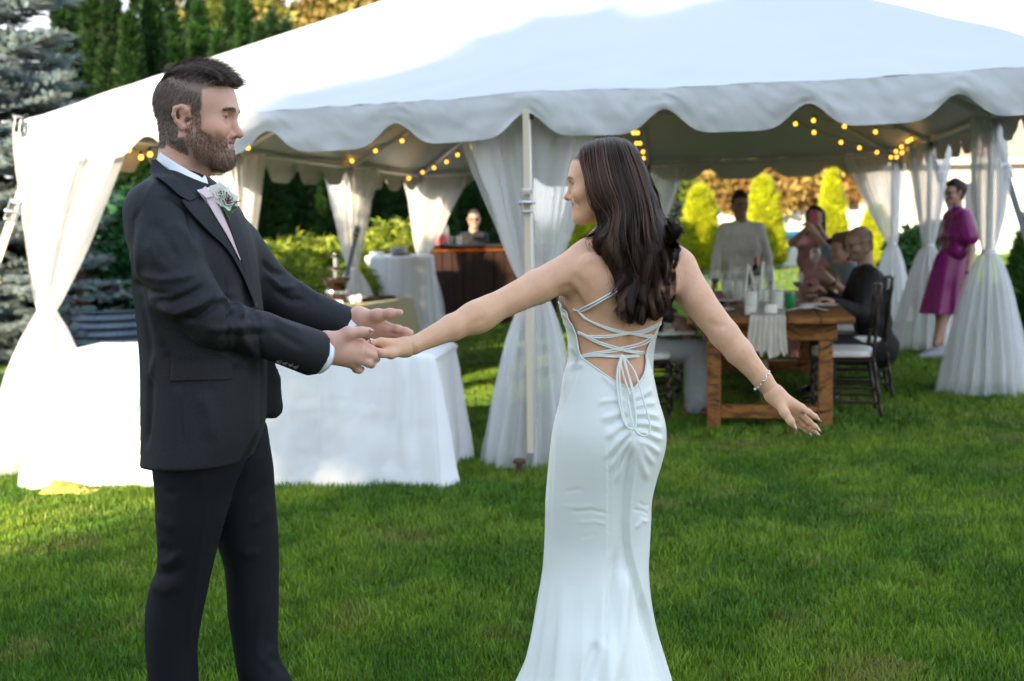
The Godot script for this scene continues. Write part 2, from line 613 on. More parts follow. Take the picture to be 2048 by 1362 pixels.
# ---------------------------------------------------------------- people
func head_field(f: Field, x: Transform3D, s: float, male: bool, neck_to: Vector3, neck_r: float, k := {}) -> void:
	var P := func(px: float, py: float, pz: float) -> Vector3: return x * (Vector3(px, py, pz) * s)
	var b := x.basis
	f.ball(P.call(0.002, 0.035, 0), Vector3(0.093, 0.091, 0.075) * s, 0.02, b)
	if male: f.ball(P.call(0.045, 0.034, 0), Vector3(0.058, 0.062, 0.060) * s, 0.03, b)
	else: f.ball(P.call(0.040, 0.029, 0), Vector3(0.0575, 0.058, 0.058) * s, 0.03, b)
	f.ball(P.call(0.040, -0.036, 0), Vector3(0.054, 0.072, 0.056) * s, 0.03, b)
	var jw := 1.0 if male else 0.88
	for z in [-1.0, 1.0]:
		f.ball(P.call(0.066, -0.030, z * 0.043), Vector3(0.022, 0.019, 0.021) * s, 0.03, b)
		f.cone(P.call(0.002, -0.050, z * 0.057 * jw), P.call(0.070, -0.098, z * 0.018 * jw), 0.019 * s * jw, 0.018 * s * jw, 0.03)
	f.cone(P.call(0.0905 if male else 0.088, 0.012, -0.028), P.call(0.0905 if male else 0.088, 0.012, 0.028), 0.0135 * s, 0.0135 * s, 0.025)
	f.ball(P.call(0.077, -0.099, 0), Vector3(0.019, 0.017, 0.021 * jw) * s, 0.025, b)
	f.ball(P.call(0.071, -0.058, 0), Vector3(0.024, 0.030, 0.027) * s, 0.02, b)
	# eye sockets, then the eyeballs and their lids
	for z in [-1.0, 1.0]:
		f.ball(P.call(0.102, -0.002, z * 0.033), Vector3(0.019, 0.0145, 0.020) * s, 0.013, b)
		f.cut()
		f.ball(P.call(0.0775, -0.001, z * 0.032), Vector3(0.0122, 0.0122, 0.0122) * s, 0.004, b)
		f.chain([P.call(0.079, -0.001, z * 0.0185), P.call(0.0880, 0.0056 if male else 0.0072, z * 0.026), P.call(0.0890, 0.0062 if male else 0.0078, z * 0.034), P.call(0.079, 0.000, z * 0.0465)], [0.003 * s, 0.0045 * s, 0.0045 * s, 0.003 * s], 0.005)
		f.chain([P.call(0.079, -0.002, z * 0.0185), P.call(0.0865, -0.0085, z * 0.026), P.call(0.0865, -0.0085, z * 0.036), P.call(0.079, -0.002, z * 0.0465)], [0.003 * s, 0.0036 * s, 0.0036 * s, 0.003 * s], 0.007)
	# nose
	var nl: float = k.get("nose", 1.0)
	f.cone(P.call(0.0915, 0.004, 0), P.call(0.1005 + 0.008 * nl, -0.034, 0), 0.0082 * s, 0.0092 * s, 0.012)
	f.ball(P.call(0.1030 + 0.008 * nl, -0.0380, 0), Vector3(0.0105, 0.0086, 0.0100) * s, 0.009, b)
	for z in [-1.0, 1.0]:
		f.ball(P.call(0.0975, -0.0415, z * 0.0130), Vector3(0.0100, 0.0072, 0.0062) * s, 0.006, b)
		f.ball(P.call(0.1045, -0.0485, z * 0.0066), Vector3(0.0042, 0.0034, 0.0030) * s, 0.004, b)
		f.cut()
	# lips
	f.chain([P.call(0.079, -0.0585, -0.024), P.call(0.0925, -0.0560, -0.009), P.call(0.0935, -0.0570, 0), P.call(0.0925, -0.0560, 0.009), P.call(0.079, -0.0585, 0.024)], [0.0022 * s, 0.0048 * s, 0.0044 * s, 0.0048 * s, 0.0022 * s], 0.007)
	f.chain([P.call(0.079, -0.0605, -0.022), P.call(0.0905, -0.0670, -0.008), P.call(0.0905, -0.0670, 0.008), P.call(0.079, -0.0605, 0.022)], [0.002 * s, 0.0054 * s, 0.0054 * s, 0.002 * s], 0.007)
	f.chain([P.call(0.082, -0.0590, -0.026), P.call(0.099, -0.0615, -0.008), P.call(0.099, -0.0615, 0.008), P.call(0.082, -0.0590, 0.026)], [0.0012 * s, 0.0016 * s, 0.0016 * s, 0.0012 * s], 0.004)
	f.kind[-1] += 10
	f.kind[-2] += 10
	f.kind[-3] += 10
	# the fold from nose to mouth, deeper in a smile, and the crease over the eye
	for z in [-1.0, 1.0]:
		f.cone(P.call(0.0935, -0.038, z * 0.0225), P.call(0.0800, -0.062, z * 0.0365), 0.0014 * s, 0.0022 * s, 0.006)
		f.cut()
		f.ball(P.call(0.0715, -0.036, z * 0.042), Vector3(0.016, 0.013, 0.014) * s, 0.012, b)
	# ears
	for z in [-1.0, 1.0]:
		var e := []
		for q in [[0.004, 0.004, 0.074], [0.002, 0.020, 0.081], [-0.012, 0.030, 0.086], [-0.027, 0.024, 0.089], [-0.031, 0.006, 0.088], [-0.026, -0.012, 0.083], [-0.014, -0.028, 0.077], [-0.004, -0.030, 0.074], [0.002, -0.018, 0.073]]:
			e.append(P.call(q[0] * 0.92 + 0.011, q[1] * 0.84 - 0.005, z * (q[2] - 0.002)))
		f.chain(e, [0.0045 * s, 0.0045 * s, 0.0047 * s, 0.0050 * s, 0.0046 * s, 0.0044 * s, 0.0062 * s, 0.0058 * s, 0.0045 * s], 0.005)
		f.cone(P.call(0.006, 0.016, z * 0.074), P.call(-0.002, -0.018, z * 0.074), 0.008 * s, 0.007 * s, 0.006)
		f.cone(P.call(0.008, 0.010, z * 0.0795), P.call(-0.004, 0.004, z * 0.080), 0.0042 * s, 0.0035 * s, 0.006)
	f.cone(P.call(-0.022, -0.040, 0), neck_to, neck_r * 0.93, neck_r, 0.03)
	if male: f.ball(x * (Vector3(0.028, -0.125, 0) * s), Vector3(0.014, 0.016, 0.012) * s, 0.02, b)

func head_box(x: Transform3D, s: float) -> Array:
	var c: Vector3 = x * (Vector3(0.0, -0.015, 0) * s)
	return [c - Vector3(0.155, 0.185, 0.155) * s, c + Vector3(0.155, 0.16, 0.155) * s]

# colours of a face, by place on the head; skin is a linear base colour
func face_color(l: Vector3, skin: Color, lips: Color, stubble: Color, scalp: Color, male: bool) -> Color:
	var c := skin
	var az := absf(l.z)
	var blush := exp(-(pow((l.y + 0.030) / 0.022, 2) + pow((az - 0.045) / 0.022, 2))) * (1.0 if l.x > 0.02 else 0.0)
	c = c.lerp(Color(skin.r * 1.0, skin.g * 0.74, skin.b * 0.70), blush * 0.55)
	var nose := exp(-(pow((l.y + 0.034) / 0.016, 2) + pow(az / 0.018, 2))) * (1.0 if l.x > 0.09 else 0.0)
	c = c.lerp(Color(skin.r * 0.98, skin.g * 0.80, skin.b * 0.76), nose * (0.5 if male else 0.25))
	if l.x < 0.028 and l.x > -0.032 and az > 0.074: c = c.lerp(Color(skin.r * 0.95, skin.g * 0.78, skin.b * 0.80), 0.5)
	if l.x > 0.07:
		var up_l := -0.0515 - 0.006 * pow(az / 0.022, 2)
		var lo_l := -0.0725 + 0.011 * pow(az / 0.022, 2)
		if az < 0.023 and l.y < up_l and l.y > lo_l:
			c = c.lerp(lips, 0.85)
			if absf(l.y + 0.0605) < 0.0016: c = c.lerp(Color(0.10, 0.03, 0.03), 0.7)
		# brows
		var bl := 0.0165 + 0.0035 * sin(clampf((az - 0.012) / 0.036, 0, 1) * PI)
		if az > 0.011 and az < 0.05 and absf(l.y - bl) < 0.0042 * (1.2 - (az - 0.011) / 0.06):
			c = c.lerp(scalp, 0.78)
	# eyes
	if l.x > 0.0775:
		var dz := az - 0.032
		if absf(dz) < 0.0105 and absf(l.y + (0.0012 if male else 0.0005)) < (0.0027 if male else 0.0042) * sqrt(maxf(0.0, 1.0 - pow(dz / 0.0112, 2))):
			c = Color(0.40, 0.36, 0.34)
			if absf(dz - 0.001) < 0.0058: c = Color(0.05, 0.035, 0.025)
		elif absf(dz) < 0.0135 and absf(l.y - (0.0022 if male else 0.0035)) < 0.0022: c = c.lerp(Color(0.02, 0.012, 0.01), 0.8 if not male else 0.62)
		elif male and absf(dz) < 0.012 and absf(l.y + 0.0045) < 0.0014: c = c.lerp(Color(skin.r * 0.45, skin.g * 0.35, skin.b * 0.33), 0.5)
	if male:
		var jaw := smoothstep(-0.026, -0.05, l.y) * smoothstep(-0.012, 0.018, l.x) * smoothstep(-0.135, -0.115, l.y)
		var cheek := smoothstep(0.013 - 0.75 * l.x, -0.001 - 0.75 * l.x, l.y) if l.x < 0.075 else 1.0
		var side := smoothstep(0.046, 0.038, l.x) if l.x > 0.020 and l.y < 0.02 and l.y > -0.06 else 0.0
		var lipgap := 1.0 if not (l.x > 0.07 and az < 0.023 and l.y < -0.0515 and l.y > -0.0725) else 0.0
		if l.x > 0.088 and l.y > -0.046: jaw = 0.0
		c = c.lerp(stubble, maxf(jaw * cheek, side) * 0.75 * lipgap)
	# scalp
	var hairline := scalp_mask(l, male)
	if az > 0.0725 and l.x < 0.022 and l.x > -0.028 and l.y < 0.029 and l.y > -0.05: hairline = 0.0
	c = c.lerp(scalp, hairline * 0.92)
	return c

func scalp_mask(l: Vector3, male: bool) -> float:
	# 1 where hair grows
	var front := 0.072 - 0.10 * maxf(0.0, absf(l.z) - 0.035)
	if l.x > (0.046 if male else 0.02):
		var h := smoothstep(front - 0.006, front + 0.006, l.y + 0.25 * (0.075 - l.x) * (1.0 if l.x < 0.075 else 0.0))
		return h
	if l.x > (0.006 if male else -0.012):
		return smoothstep(0.012, 0.026, l.y) if l.x < 0.022 or not male else smoothstep(-0.004, 0.012, l.y - 0.6 * (l.x - 0.022))
	return smoothstep(-0.080, -0.066, l.y + 0.5 * (l.x + 0.03) * (1.0 if l.x > -0.05 else 0.0))

func catmull(pts: Array, t: float) -> Vector3:
	var n := pts.size() - 1
	var u := clampf(t, 0.0, 1.0) * n
	var k := mini(int(u), n - 1)
	var f := u - k
	var a: Vector3 = pts[maxi(k - 1, 0)]
	var b: Vector3 = pts[k]
	var c: Vector3 = pts[k + 1]
	var d: Vector3 = pts[mini(k + 2, n)]
	return b + 0.5 * f * (c - a + f * (2.0 * a - 5.0 * b + 4.0 * c - d + f * (3.0 * (b - c) + d - a)))

# hair: thin ribbons that run between neighbouring guide lines, gathered into locks
func strands(m: MB, guides: Array, n: int, seg: int, width: float, spread0: float, spread1: float, wave: float, turns: float, locks: int, lo: Color, hi: Color, core: Vector3, t0 := 0.0) -> void:
	var lk := []
	for k in locks * guides.size():
		lk.append([float(k) / locks * 1.1 + rnd(-0.4, 0.4), rnd(0.92, 1.08), rnd(0.7, 1.3), Vector3(rng.randfn(), rng.randfn(), rng.randfn()) * 0.5, rng.randf()])
	for k in n:
		var g := rng.randf() * (guides.size() - 1.001)
		var gi := int(g)
		var gf := g - gi
		var li := int(g * locks)
		var q = lk[li]
		var lc := (li + 0.5) / locks - gi      # the lock's own middle
		var off := Vector3(rng.randfn(), rng.randfn(), rng.randfn()) * 0.55
		var end := rnd(0.70, 1.04)
		var start := t0 * rng.randf()
		var shade := lo.lerp(hi, clampf(q[4] * 0.6 + rng.randf() * 0.5 - 0.1, 0, 1) ** 1.6)
		var stray := 1.0 if rng.randf() > 0.03 else 2.6
		var base := m.v.size()
		var prev := Vector3.ZERO
		for s in seg + 1:
			var t := lerpf(start, end, float(s) / seg)
			var f := lerpf(gf, lc, smoothstep(0.2, 0.9, t) * 0.75)
			var p := catmull(guides[gi], t).lerp(catmull(guides[gi + 1], t), f)
			var d := (catmull(guides[gi], minf(t + 0.02, 1.0)) - catmull(guides[gi], maxf(t - 0.02, 0.0))).normalized()
			var out := (p - core)
			out = (out - d * out.dot(d)).normalized()
			var side := d.cross(out)
			var w: float = wave * smoothstep(0.25, 0.9, t) * q[2]
			var ph: float = q[0] + t * turns * TAU * q[1]
			p += side * sin(ph) * w + out * cos(ph * 0.93) * w * 0.7
			p += (off + q[3] * smoothstep(0.3, 1.0, t)) * lerpf(spread0, spread1, t) * lerpf(1.0, stray, smoothstep(0.25, 0.6, t))
			var wd := width * (1.0 - 0.6 * pow(float(s) / seg, 3.0))
			var face := (side + out * 0.25 * sin(ph)).normalized()
			m.add(p - face * wd, Vector2(0, t), shade)
			m.add(p + face * wd, Vector2(1, t), shade)
		for s in seg:
			var a := base + s * 2
			m.quad(a, a + 1, a + 3, a + 2)

# short hair: blades rooted on the triangles of a skin mesh; where(l) gives [length, direction, chance, colour] or null
func fuzz(m: MB, skin: MB, from_tri: int, to_tri: int, inv: Transform3D, s: float, n: int, width: float, style: Callable) -> void:
	var cum := PackedFloat32Array()
	var total := 0.0
	var tris := PackedInt32Array()
	for q in range(from_tri, to_tri, 3):
		var a := skin.v[skin.i[q]]
		var ar := (skin.v[skin.i[q + 1]] - a).cross(skin.v[skin.i[q + 2]] - a).length()
		var l: Vector3 = (inv * a) / s
		var st = style.call(l, Vector3.UP, true)
		if st == null: continue
		total += ar * st[2]
		cum.append(total)
		tris.append(q)
	for k in n:
		var at_ := cum.bsearch(rng.randf() * total)
		if at_ >= tris.size(): continue
		var q := tris[at_]
		var u := rng.randf()
		var w := rng.randf()
		if u + w > 1.0:
			u = 1.0 - u; w = 1.0 - w
		var a := skin.v[skin.i[q]]
		var e1 := skin.v[skin.i[q + 1]] - a
		var e2 := skin.v[skin.i[q + 2]] - a
		var p := a + e1 * u + e2 * w
		var nr := e1.cross(e2).normalized()
		var st = style.call((inv * p) / s, inv.basis * nr, false)
		if st == null: continue
		var len: float = st[0]
		var d0: Vector3 = (inv.basis.inverse() * st[1]).normalized()
		var d1: Vector3 = (inv.basis.inverse() * st[3]).normalized()
		var side := d0.cross(nr).normalized() * width
		if rng.randf() < 0.5: side = side.rotated(d0, rnd(-1.2, 1.2))
		var c: Color = st[4]
		var base := m.v.size()
		var pts := [p - nr * 0.001, p + d0 * len * 0.4, p + d0 * len * 0.55 + d1 * len * 0.25, p + d0 * len * 0.6 + d1 * len * 0.55]
		for j in 4:
			m.add(pts[j] - side * (1.0 - 0.25 * j), Vector2(), c)
			m.add(pts[j] + side * (1.0 - 0.25 * j), Vector2(), c)
		for j in 3:
			m.quad(base + j * 2, base + j * 2 + 1, base + j * 2 + 3, base + j * 2 + 2)

func cord(m: MB, pts: Array, r: float, n: int, flat := 1.0, sides := 6) -> void:
	var path := []
	for k in n + 1: path.append(catmull(pts, float(k) / n))
	m.tube(path, [r], sides, true, flat)

func people_materials() -> void:
	var sk := mat("skin", Color(1, 1, 1), 0.5, {"vertex_color_use_as_albedo": true, "subsurf_scatter_enabled": true, "subsurf_scatter_strength": 0.10, "normal_enabled": true, "normal_scale": 0.2})
	sk.normal_texture = noise_tex(256, 0.06, 31, [], 3.0, 3)
	tri_tex(sk, 9.0)
	mat("hair", Color(1, 1, 1), 0.5, {"vertex_color_use_as_albedo": true, "metallic_specular": 0.36})
	var st := mat("satin", Color(0.78, 0.82, 0.79), 0.40, {"rim_enabled": true, "rim": 0.5, "rim_tint": 0.2, "normal_enabled": true, "normal_scale": 0.22})
	st.normal_texture = noise_tex(512, 0.012, 40, [], 3.0, 4)
	tri_tex(st, 2.2)
	var su := mat("suit_wool", Color(0.020, 0.024, 0.030), 0.7, {"metallic_specular": 0.42, "heightmap_enabled": true, "heightmap_scale": 0.03})
	su.albedo_color = Color.WHITE
	su.albedo_texture = noise_tex(512, 0.03, 44, [[0.2, Color(0.088, 0.103, 0.122)], [0.5, Color(0.100, 0.116, 0.138)], [0.8, Color(0.112, 0.130, 0.154)]], 0.0, 5)
	su.heightmap_texture = weave(128, 64, true, 0.15)
	tri_tex(su, 6.0)
	var tr := mat("trouser_wool", Color(0.006, 0.0075, 0.0105), 0.75, {"metallic_specular": 0.32})
	mat("shirt_white", Color(0.80, 0.84, 0.90), 0.75)
	mat("tie_pink", Color(0.62, 0.47, 0.50), 0.6, {"heightmap_enabled": true, "heightmap_scale": 0.05})
	M.tie_pink.heightmap_texture = weave(128, 32, true, 0.2)
	tri_tex(M.tie_pink, 14.0)
	mat("button_horn", Color(0.05, 0.05, 0.05), 0.35)
	mat("petal", Color(0.80, 0.79, 0.70), 0.6, {"subsurf_scatter_enabled": true, "subsurf_scatter_strength": 0.3})
	mat("stem_green", Color(0.09, 0.17, 0.06), 0.6)
	mat("berry", Color(0.12, 0.05, 0.03), 0.5)
	mat("silver", Color(0.75, 0.75, 0.76), 0.18, {"metallic": 1.0})
	mat("nail", Color(0.66, 0.48, 0.44), 0.2)
	mat("nail_man", Color(0.58, 0.36, 0.31), 0.25)
	mat("shoe_black", Color(0.01, 0.01, 0.011), 0.25)
	mat("black_cloth", Color(0.008, 0.008, 0.010), 0.8)
	mat("magenta_satin", Color(0.22, 0.006, 0.13), 0.38, {"rim_enabled": true, "rim": 0.3})
	mat("ivory_shirt", Color(0.74, 0.73, 0.71), 0.8)
	mat("pink_cloth", Color(0.42, 0.20, 0.20), 0.75)
	mat("tan_cloth", Color(0.28, 0.16, 0.08), 0.8)
	mat("blue_shirt", Color(0.22, 0.32, 0.40), 0.8)
	mat("grey_trouser", Color(0.30, 0.32, 0.31), 0.8)
	mat("sock_blue", Color(0.06, 0.24, 0.50), 0.85)
	mat("shoe_brown", Color(0.10, 0.035, 0.018), 0.35)
	mat("shoe_grey", Color(0.24, 0.25, 0.28), 0.5)
	mat("phone_red", Color(0.35, 0.03, 0.06), 0.4)
	mat("lens_black", Color(0.006, 0.006, 0.007), 0.1)

func person_at(label: String, where: Vector3) -> Node3D:
	return thing("person", label, "person", where)

func skin_color(c: Color, p: Vector3, amt := 0.17) -> Color:
	var v := nz.get_noise_3d(p.x * 22.0, p.y * 22.0, p.z * 22.0) * 0.6 + nz.get_noise_3d(p.x * 90.0, p.y * 90.0, p.z * 90.0) * 0.4
	return Color(c.r * (1.0 + amt * v * 0.6), c.g * (1.0 + amt * v), c.b * (1.0 + amt * v * 1.1))

# ---------------------------------------------------------------- scene
func _ready() -> void:
	rng.seed = 20240
	nz.seed = 11
	nz.frequency = 1.0
	var t0 := Time.get_ticks_msec()
	var cp := cos(PITCH)
	var sp := sin(PITCH)
	var cr := cos(ROLL)
	var sr := sin(ROLL)
	var upv := Vector3(0, cp, -sp)
	cam_basis = Basis(Vector3(cr, 0, 0) + upv * sr, upv * cr - Vector3(sr, 0, 0), Vector3(0, sp, cp))
	var cam := Camera3D.new()
	cam.name = "camera"
	add_child(cam)
	cam.transform = Transform3D(cam_basis, Vector3(0, EYE, 0))
	cam.fov = rad_to_deg(2.0 * atan(681.0 / LENS))
	cam.near = 0.05
	cam.far = 400.0
	var lens := CameraAttributesPhysical.new()
	lens.frustum_focal_length = 12.0 / (681.0 / LENS)
	lens.frustum_focus_distance = 3.12
	lens.exposure_aperture = 3.4
	lens.frustum_near = 0.05
	lens.frustum_far = 400.0
	cam.attributes = lens
	cam.fov = rad_to_deg(2.0 * atan(681.0 / LENS))
	cam.current = true

	var env := Environment.new()
	env.background_mode = Environment.BG_SKY
	var sky := Sky.new()
	var sm := ProceduralSkyMaterial.new()
	sm.sky_top_color = Color(0.65, 0.72, 0.815)
	sm.sky_horizon_color = Color(0.95, 0.95, 0.94)
	sm.sky_curve = 0.20
	sm.sky_energy_multiplier = 1.0
	sm.ground_bottom_color = Color(0.12, 0.16, 0.08)
	sm.ground_horizon_color = Color(0.4, 0.45, 0.36)
	sm.sun_angle_max = 30.0
	sm.sun_curve = 0.15
	sky.sky_material = sm
	env.sky = sky
	env.tonemap_mode = Environment.TONE_MAPPER_LINEAR
	env.tonemap_exposure = 3.0
	env.sdfgi_enabled = true
	env.ssao_enabled = true
	env.ssil_enabled = true
	var we := WorldEnvironment.new()
	we.name = "world_environment"
	we.environment = env
	add_child(we)

	var sun := DirectionalLight3D.new()
	sun.name = "sun"
	sun.light_color = Color(1.0, 0.90, 0.75)
	sun.light_energy = 1.6
	sun.light_angular_distance = 0.5
	sun.shadow_enabled = true
	var el := deg_to_rad(16.5)
	var way := Vector3(0.62 * cos(el), -sin(el), -0.785 * cos(el)).normalized()
	add_child(sun)
	sun.basis = Basis.looking_at(way, Vector3.UP)

	materials()
	people_materials()
	lawn()
	tent()
	curtains()
	backdrop()
	furniture()
	table_things()
	people()
	shade_trees()
	print("built in %d ms" % (Time.get_ticks_msec() - t0))

func materials() -> void:
	mat("lawn_soil", Color(0.035, 0.05, 0.014), 1.0)
	M.lawn_soil.albedo_color = Color.WHITE
	M.lawn_soil.albedo_texture = noise_tex(512, 0.02, 3, [[0.0, Color(0.16, 0.22, 0.07)], [0.45, Color(0.22, 0.29, 0.09)], [0.62, Color(0.28, 0.32, 0.12)], [1.0, Color(0.36, 0.32, 0.18)]])
	tri_tex(M.lawn_soil, 0.6, true)
	mat("grass", Color(1, 1, 1), 0.55, {"vertex_color_use_as_albedo": true, "backlight_enabled": true, "backlight": Color(0.5, 0.55, 0.2)})
	mat("leaf", Color(1, 1, 1), 0.6, {"vertex_color_use_as_albedo": true, "backlight_enabled": true, "backlight": Color(0.45, 0.5, 0.15)})
	mat("needle", Color(1, 1, 1), 0.7, {"vertex_color_use_as_albedo": true})
	mat("bark", Color(0.09, 0.06, 0.04), 0.95)
	var vinyl := mat("canopy_vinyl", Color(0.52, 0.54, 0.555), 0.42, {"backlight_enabled": true, "backlight": Color(0.03, 0.03, 0.027), "normal_enabled": true, "normal_scale": 0.2})
	vinyl.normal_texture = noise_tex(512, 0.006, 8, [], 4.0, 3)
	tri_tex(vinyl, 0.8, true)
	mat("aluminium", Color(0.62, 0.63, 0.64), 0.38, {"metallic": 0.85})
	mat("dark_steel", Color(0.12, 0.12, 0.12), 0.5, {"metallic": 0.6})
	mat("strap_beige", Color(0.62, 0.55, 0.42), 0.85)
	mat("strap_grey", Color(0.16, 0.18, 0.2), 0.8)
	mat("rust", Color(0.10, 0.045, 0.03), 0.8)
	mat("rope", Color(0.6, 0.48, 0.28), 0.95)
	mat("tulle", Color(0.86, 0.87, 0.88), 0.9, {"transparency": BaseMaterial3D.TRANSPARENCY_ALPHA, "backlight_enabled": true, "backlight": Color(0.7, 0.7, 0.7)})
	M.tulle.albedo_color.a = 0.31
	mat("ribbon", Color(0.8, 0.8, 0.8), 0.5)
	mat("wire", Color(0.02, 0.02, 0.02), 0.6)
	mat("bulb_glow", Color(0.9, 0.6, 0.2), 0.3, {"emission_enabled": true, "emission": Color(1.0, 0.70, 0.24), "emission_energy_multiplier": 1.7})
	var linen := mat("table_linen", Color(0.82, 0.83, 0.84), 0.8, {"normal_enabled": true, "normal_scale": 0.25})
	linen.normal_texture = noise_tex(512, 0.01, 18, [], 3.0, 4)
	tri_tex(linen, 1.4)
	mat("cream_linen", Color(0.62, 0.60, 0.44), 0.85)
	mat("grey_linen", Color(0.66, 0.68, 0.72), 0.8)
	var wood := mat("farm_wood", Color(0.33, 0.185, 0.07), 0.55)
	wood.albedo_color = Color.WHITE
	wood.albedo_texture = wood_tex(512, [Color(0.30, 0.17, 0.07), Color(0.50, 0.31, 0.13), Color(0.66, 0.44, 0.20), Color(0.24, 0.13, 0.06)], 21)
	tri_tex(wood, 0.9)
	var bar := mat("bar_wood", Color(0.05, 0.018, 0.01), 0.35)
	bar.albedo_color = Color.WHITE
	bar.albedo_texture = wood_tex(256, [Color(0.12, 0.05, 0.035), Color(0.19, 0.085, 0.05), Color(0.15, 0.068, 0.042), Color(0.08, 0.038, 0.028)], 5)
	tri_tex(bar, 0.8)
	mat("black_lacquer", Color(0.022, 0.012, 0.010), 0.28)
	mat("seat_white", Color(0.8, 0.8, 0.78), 0.6)
	mat("wax", Color(0.84, 0.85, 0.80), 0.5, {"subsurf_scatter_enabled": true, "subsurf_scatter_strength": 0.3})
	mat("glass", Color(1, 1, 1), 0.03, {"transparency": BaseMaterial3D.TRANSPARENCY_ALPHA})
	M.glass.albedo_color = Color(0.92, 0.95, 0.95, 0.13)
	mat("wine", Color(0.03, 0.002, 0.006), 0.08)
	mat("dark_glass", Color(0.01, 0.014, 0.008), 0.06)
	mat("green_can", Color(0.0, 0.22, 0.06), 0.3, {"metallic": 0.3})
	mat("foil_red", Color(0.4, 0.01, 0.02), 0.35)
	mat("porcelain", Color(0.82, 0.83, 0.84), 0.25)
	mat("gauze", Color(0.68, 0.64, 0.54), 0.95, {"backlight_enabled": true, "backlight": Color(0.4, 0.4, 0.4)})
	mat("galvanized", Color(0.10, 0.135, 0.18), 0.5, {"metallic": 0.5})
	M.galvanized.roughness_texture = noise_tex(256, 0.03, 4, [[0.3, grey(0.5)], [0.7, grey(1.0)]])
	tri_tex(M.galvanized, 1.5)
	mat("gravel", Color(1, 1, 1), 0.95, {"vertex_color_use_as_albedo": true})
	mat("chocolate", Color(0.022, 0.010, 0.006), 0.18)
	mat("steel", Color(0.7, 0.7, 0.7), 0.2, {"metallic": 1.0})
	mat("white_paint", Color(0.8, 0.79, 0.77), 0.6)
	mat("roof_tan", Color(0.42, 0.30, 0.22), 0.8)
	mat("pane", Color(0.05, 0.06, 0.08), 0.08)
	mat("red_punch", Color(0.55, 0.012, 0.02), 0.1)
	mat("hem_light_yellow", Color(0.62, 0.50, 0.10), 0.8, {"backlight_enabled": true, "backlight": Color(0.5, 0.45, 0.1)})  # yellow light thrown up by the grass, put into a colour
	mat("pool_blue", Color(0.15, 0.5, 0.75), 0.2)
	mat("black_plastic", Color(0.012, 0.012, 0.013), 0.4)
	mat("led_amber", Color(0.4, 0.15, 0.02), 0.4, {"emission_enabled": true, "emission": Color(1.0, 0.42, 0.06), "emission_energy_multiplier": 0.22})

func wood_tex(size: int, cols: Array, seed_: int) -> ImageTexture:
	var im := Image.create(size, size, false, Image.FORMAT_RGB8)
	var f := FastNoiseLite.new()
	f.seed = seed_
	f.frequency = 1.0
	f.fractal_octaves = 3
	for y in size:
		for x in size:
			var u := float(x) / size
			var w := float(y) / size
			var a := sin(TAU * u) * 0.45
			var b := cos(TAU * u) * 0.45
			var wob := f.get_noise_3d(a, b, w * 2.0) * 0.10
			var g := f.get_noise_3d(a * 0.9, b * 0.9, (w + wob) * 14.0)
			var fine := f.get_noise_3d(a * 5.0 + 9.0, b * 5.0, w * 110.0)
			var k := clampf(0.5 + g * 0.9 + fine * 0.35, 0, 1) * 2.999
			var c: Color = cols[int(k)].lerp(cols[(int(k) + 1) % 4], k - floorf(k))
			im.set_pixel(x, y, c)
	return ImageTexture.create_from_image(im)

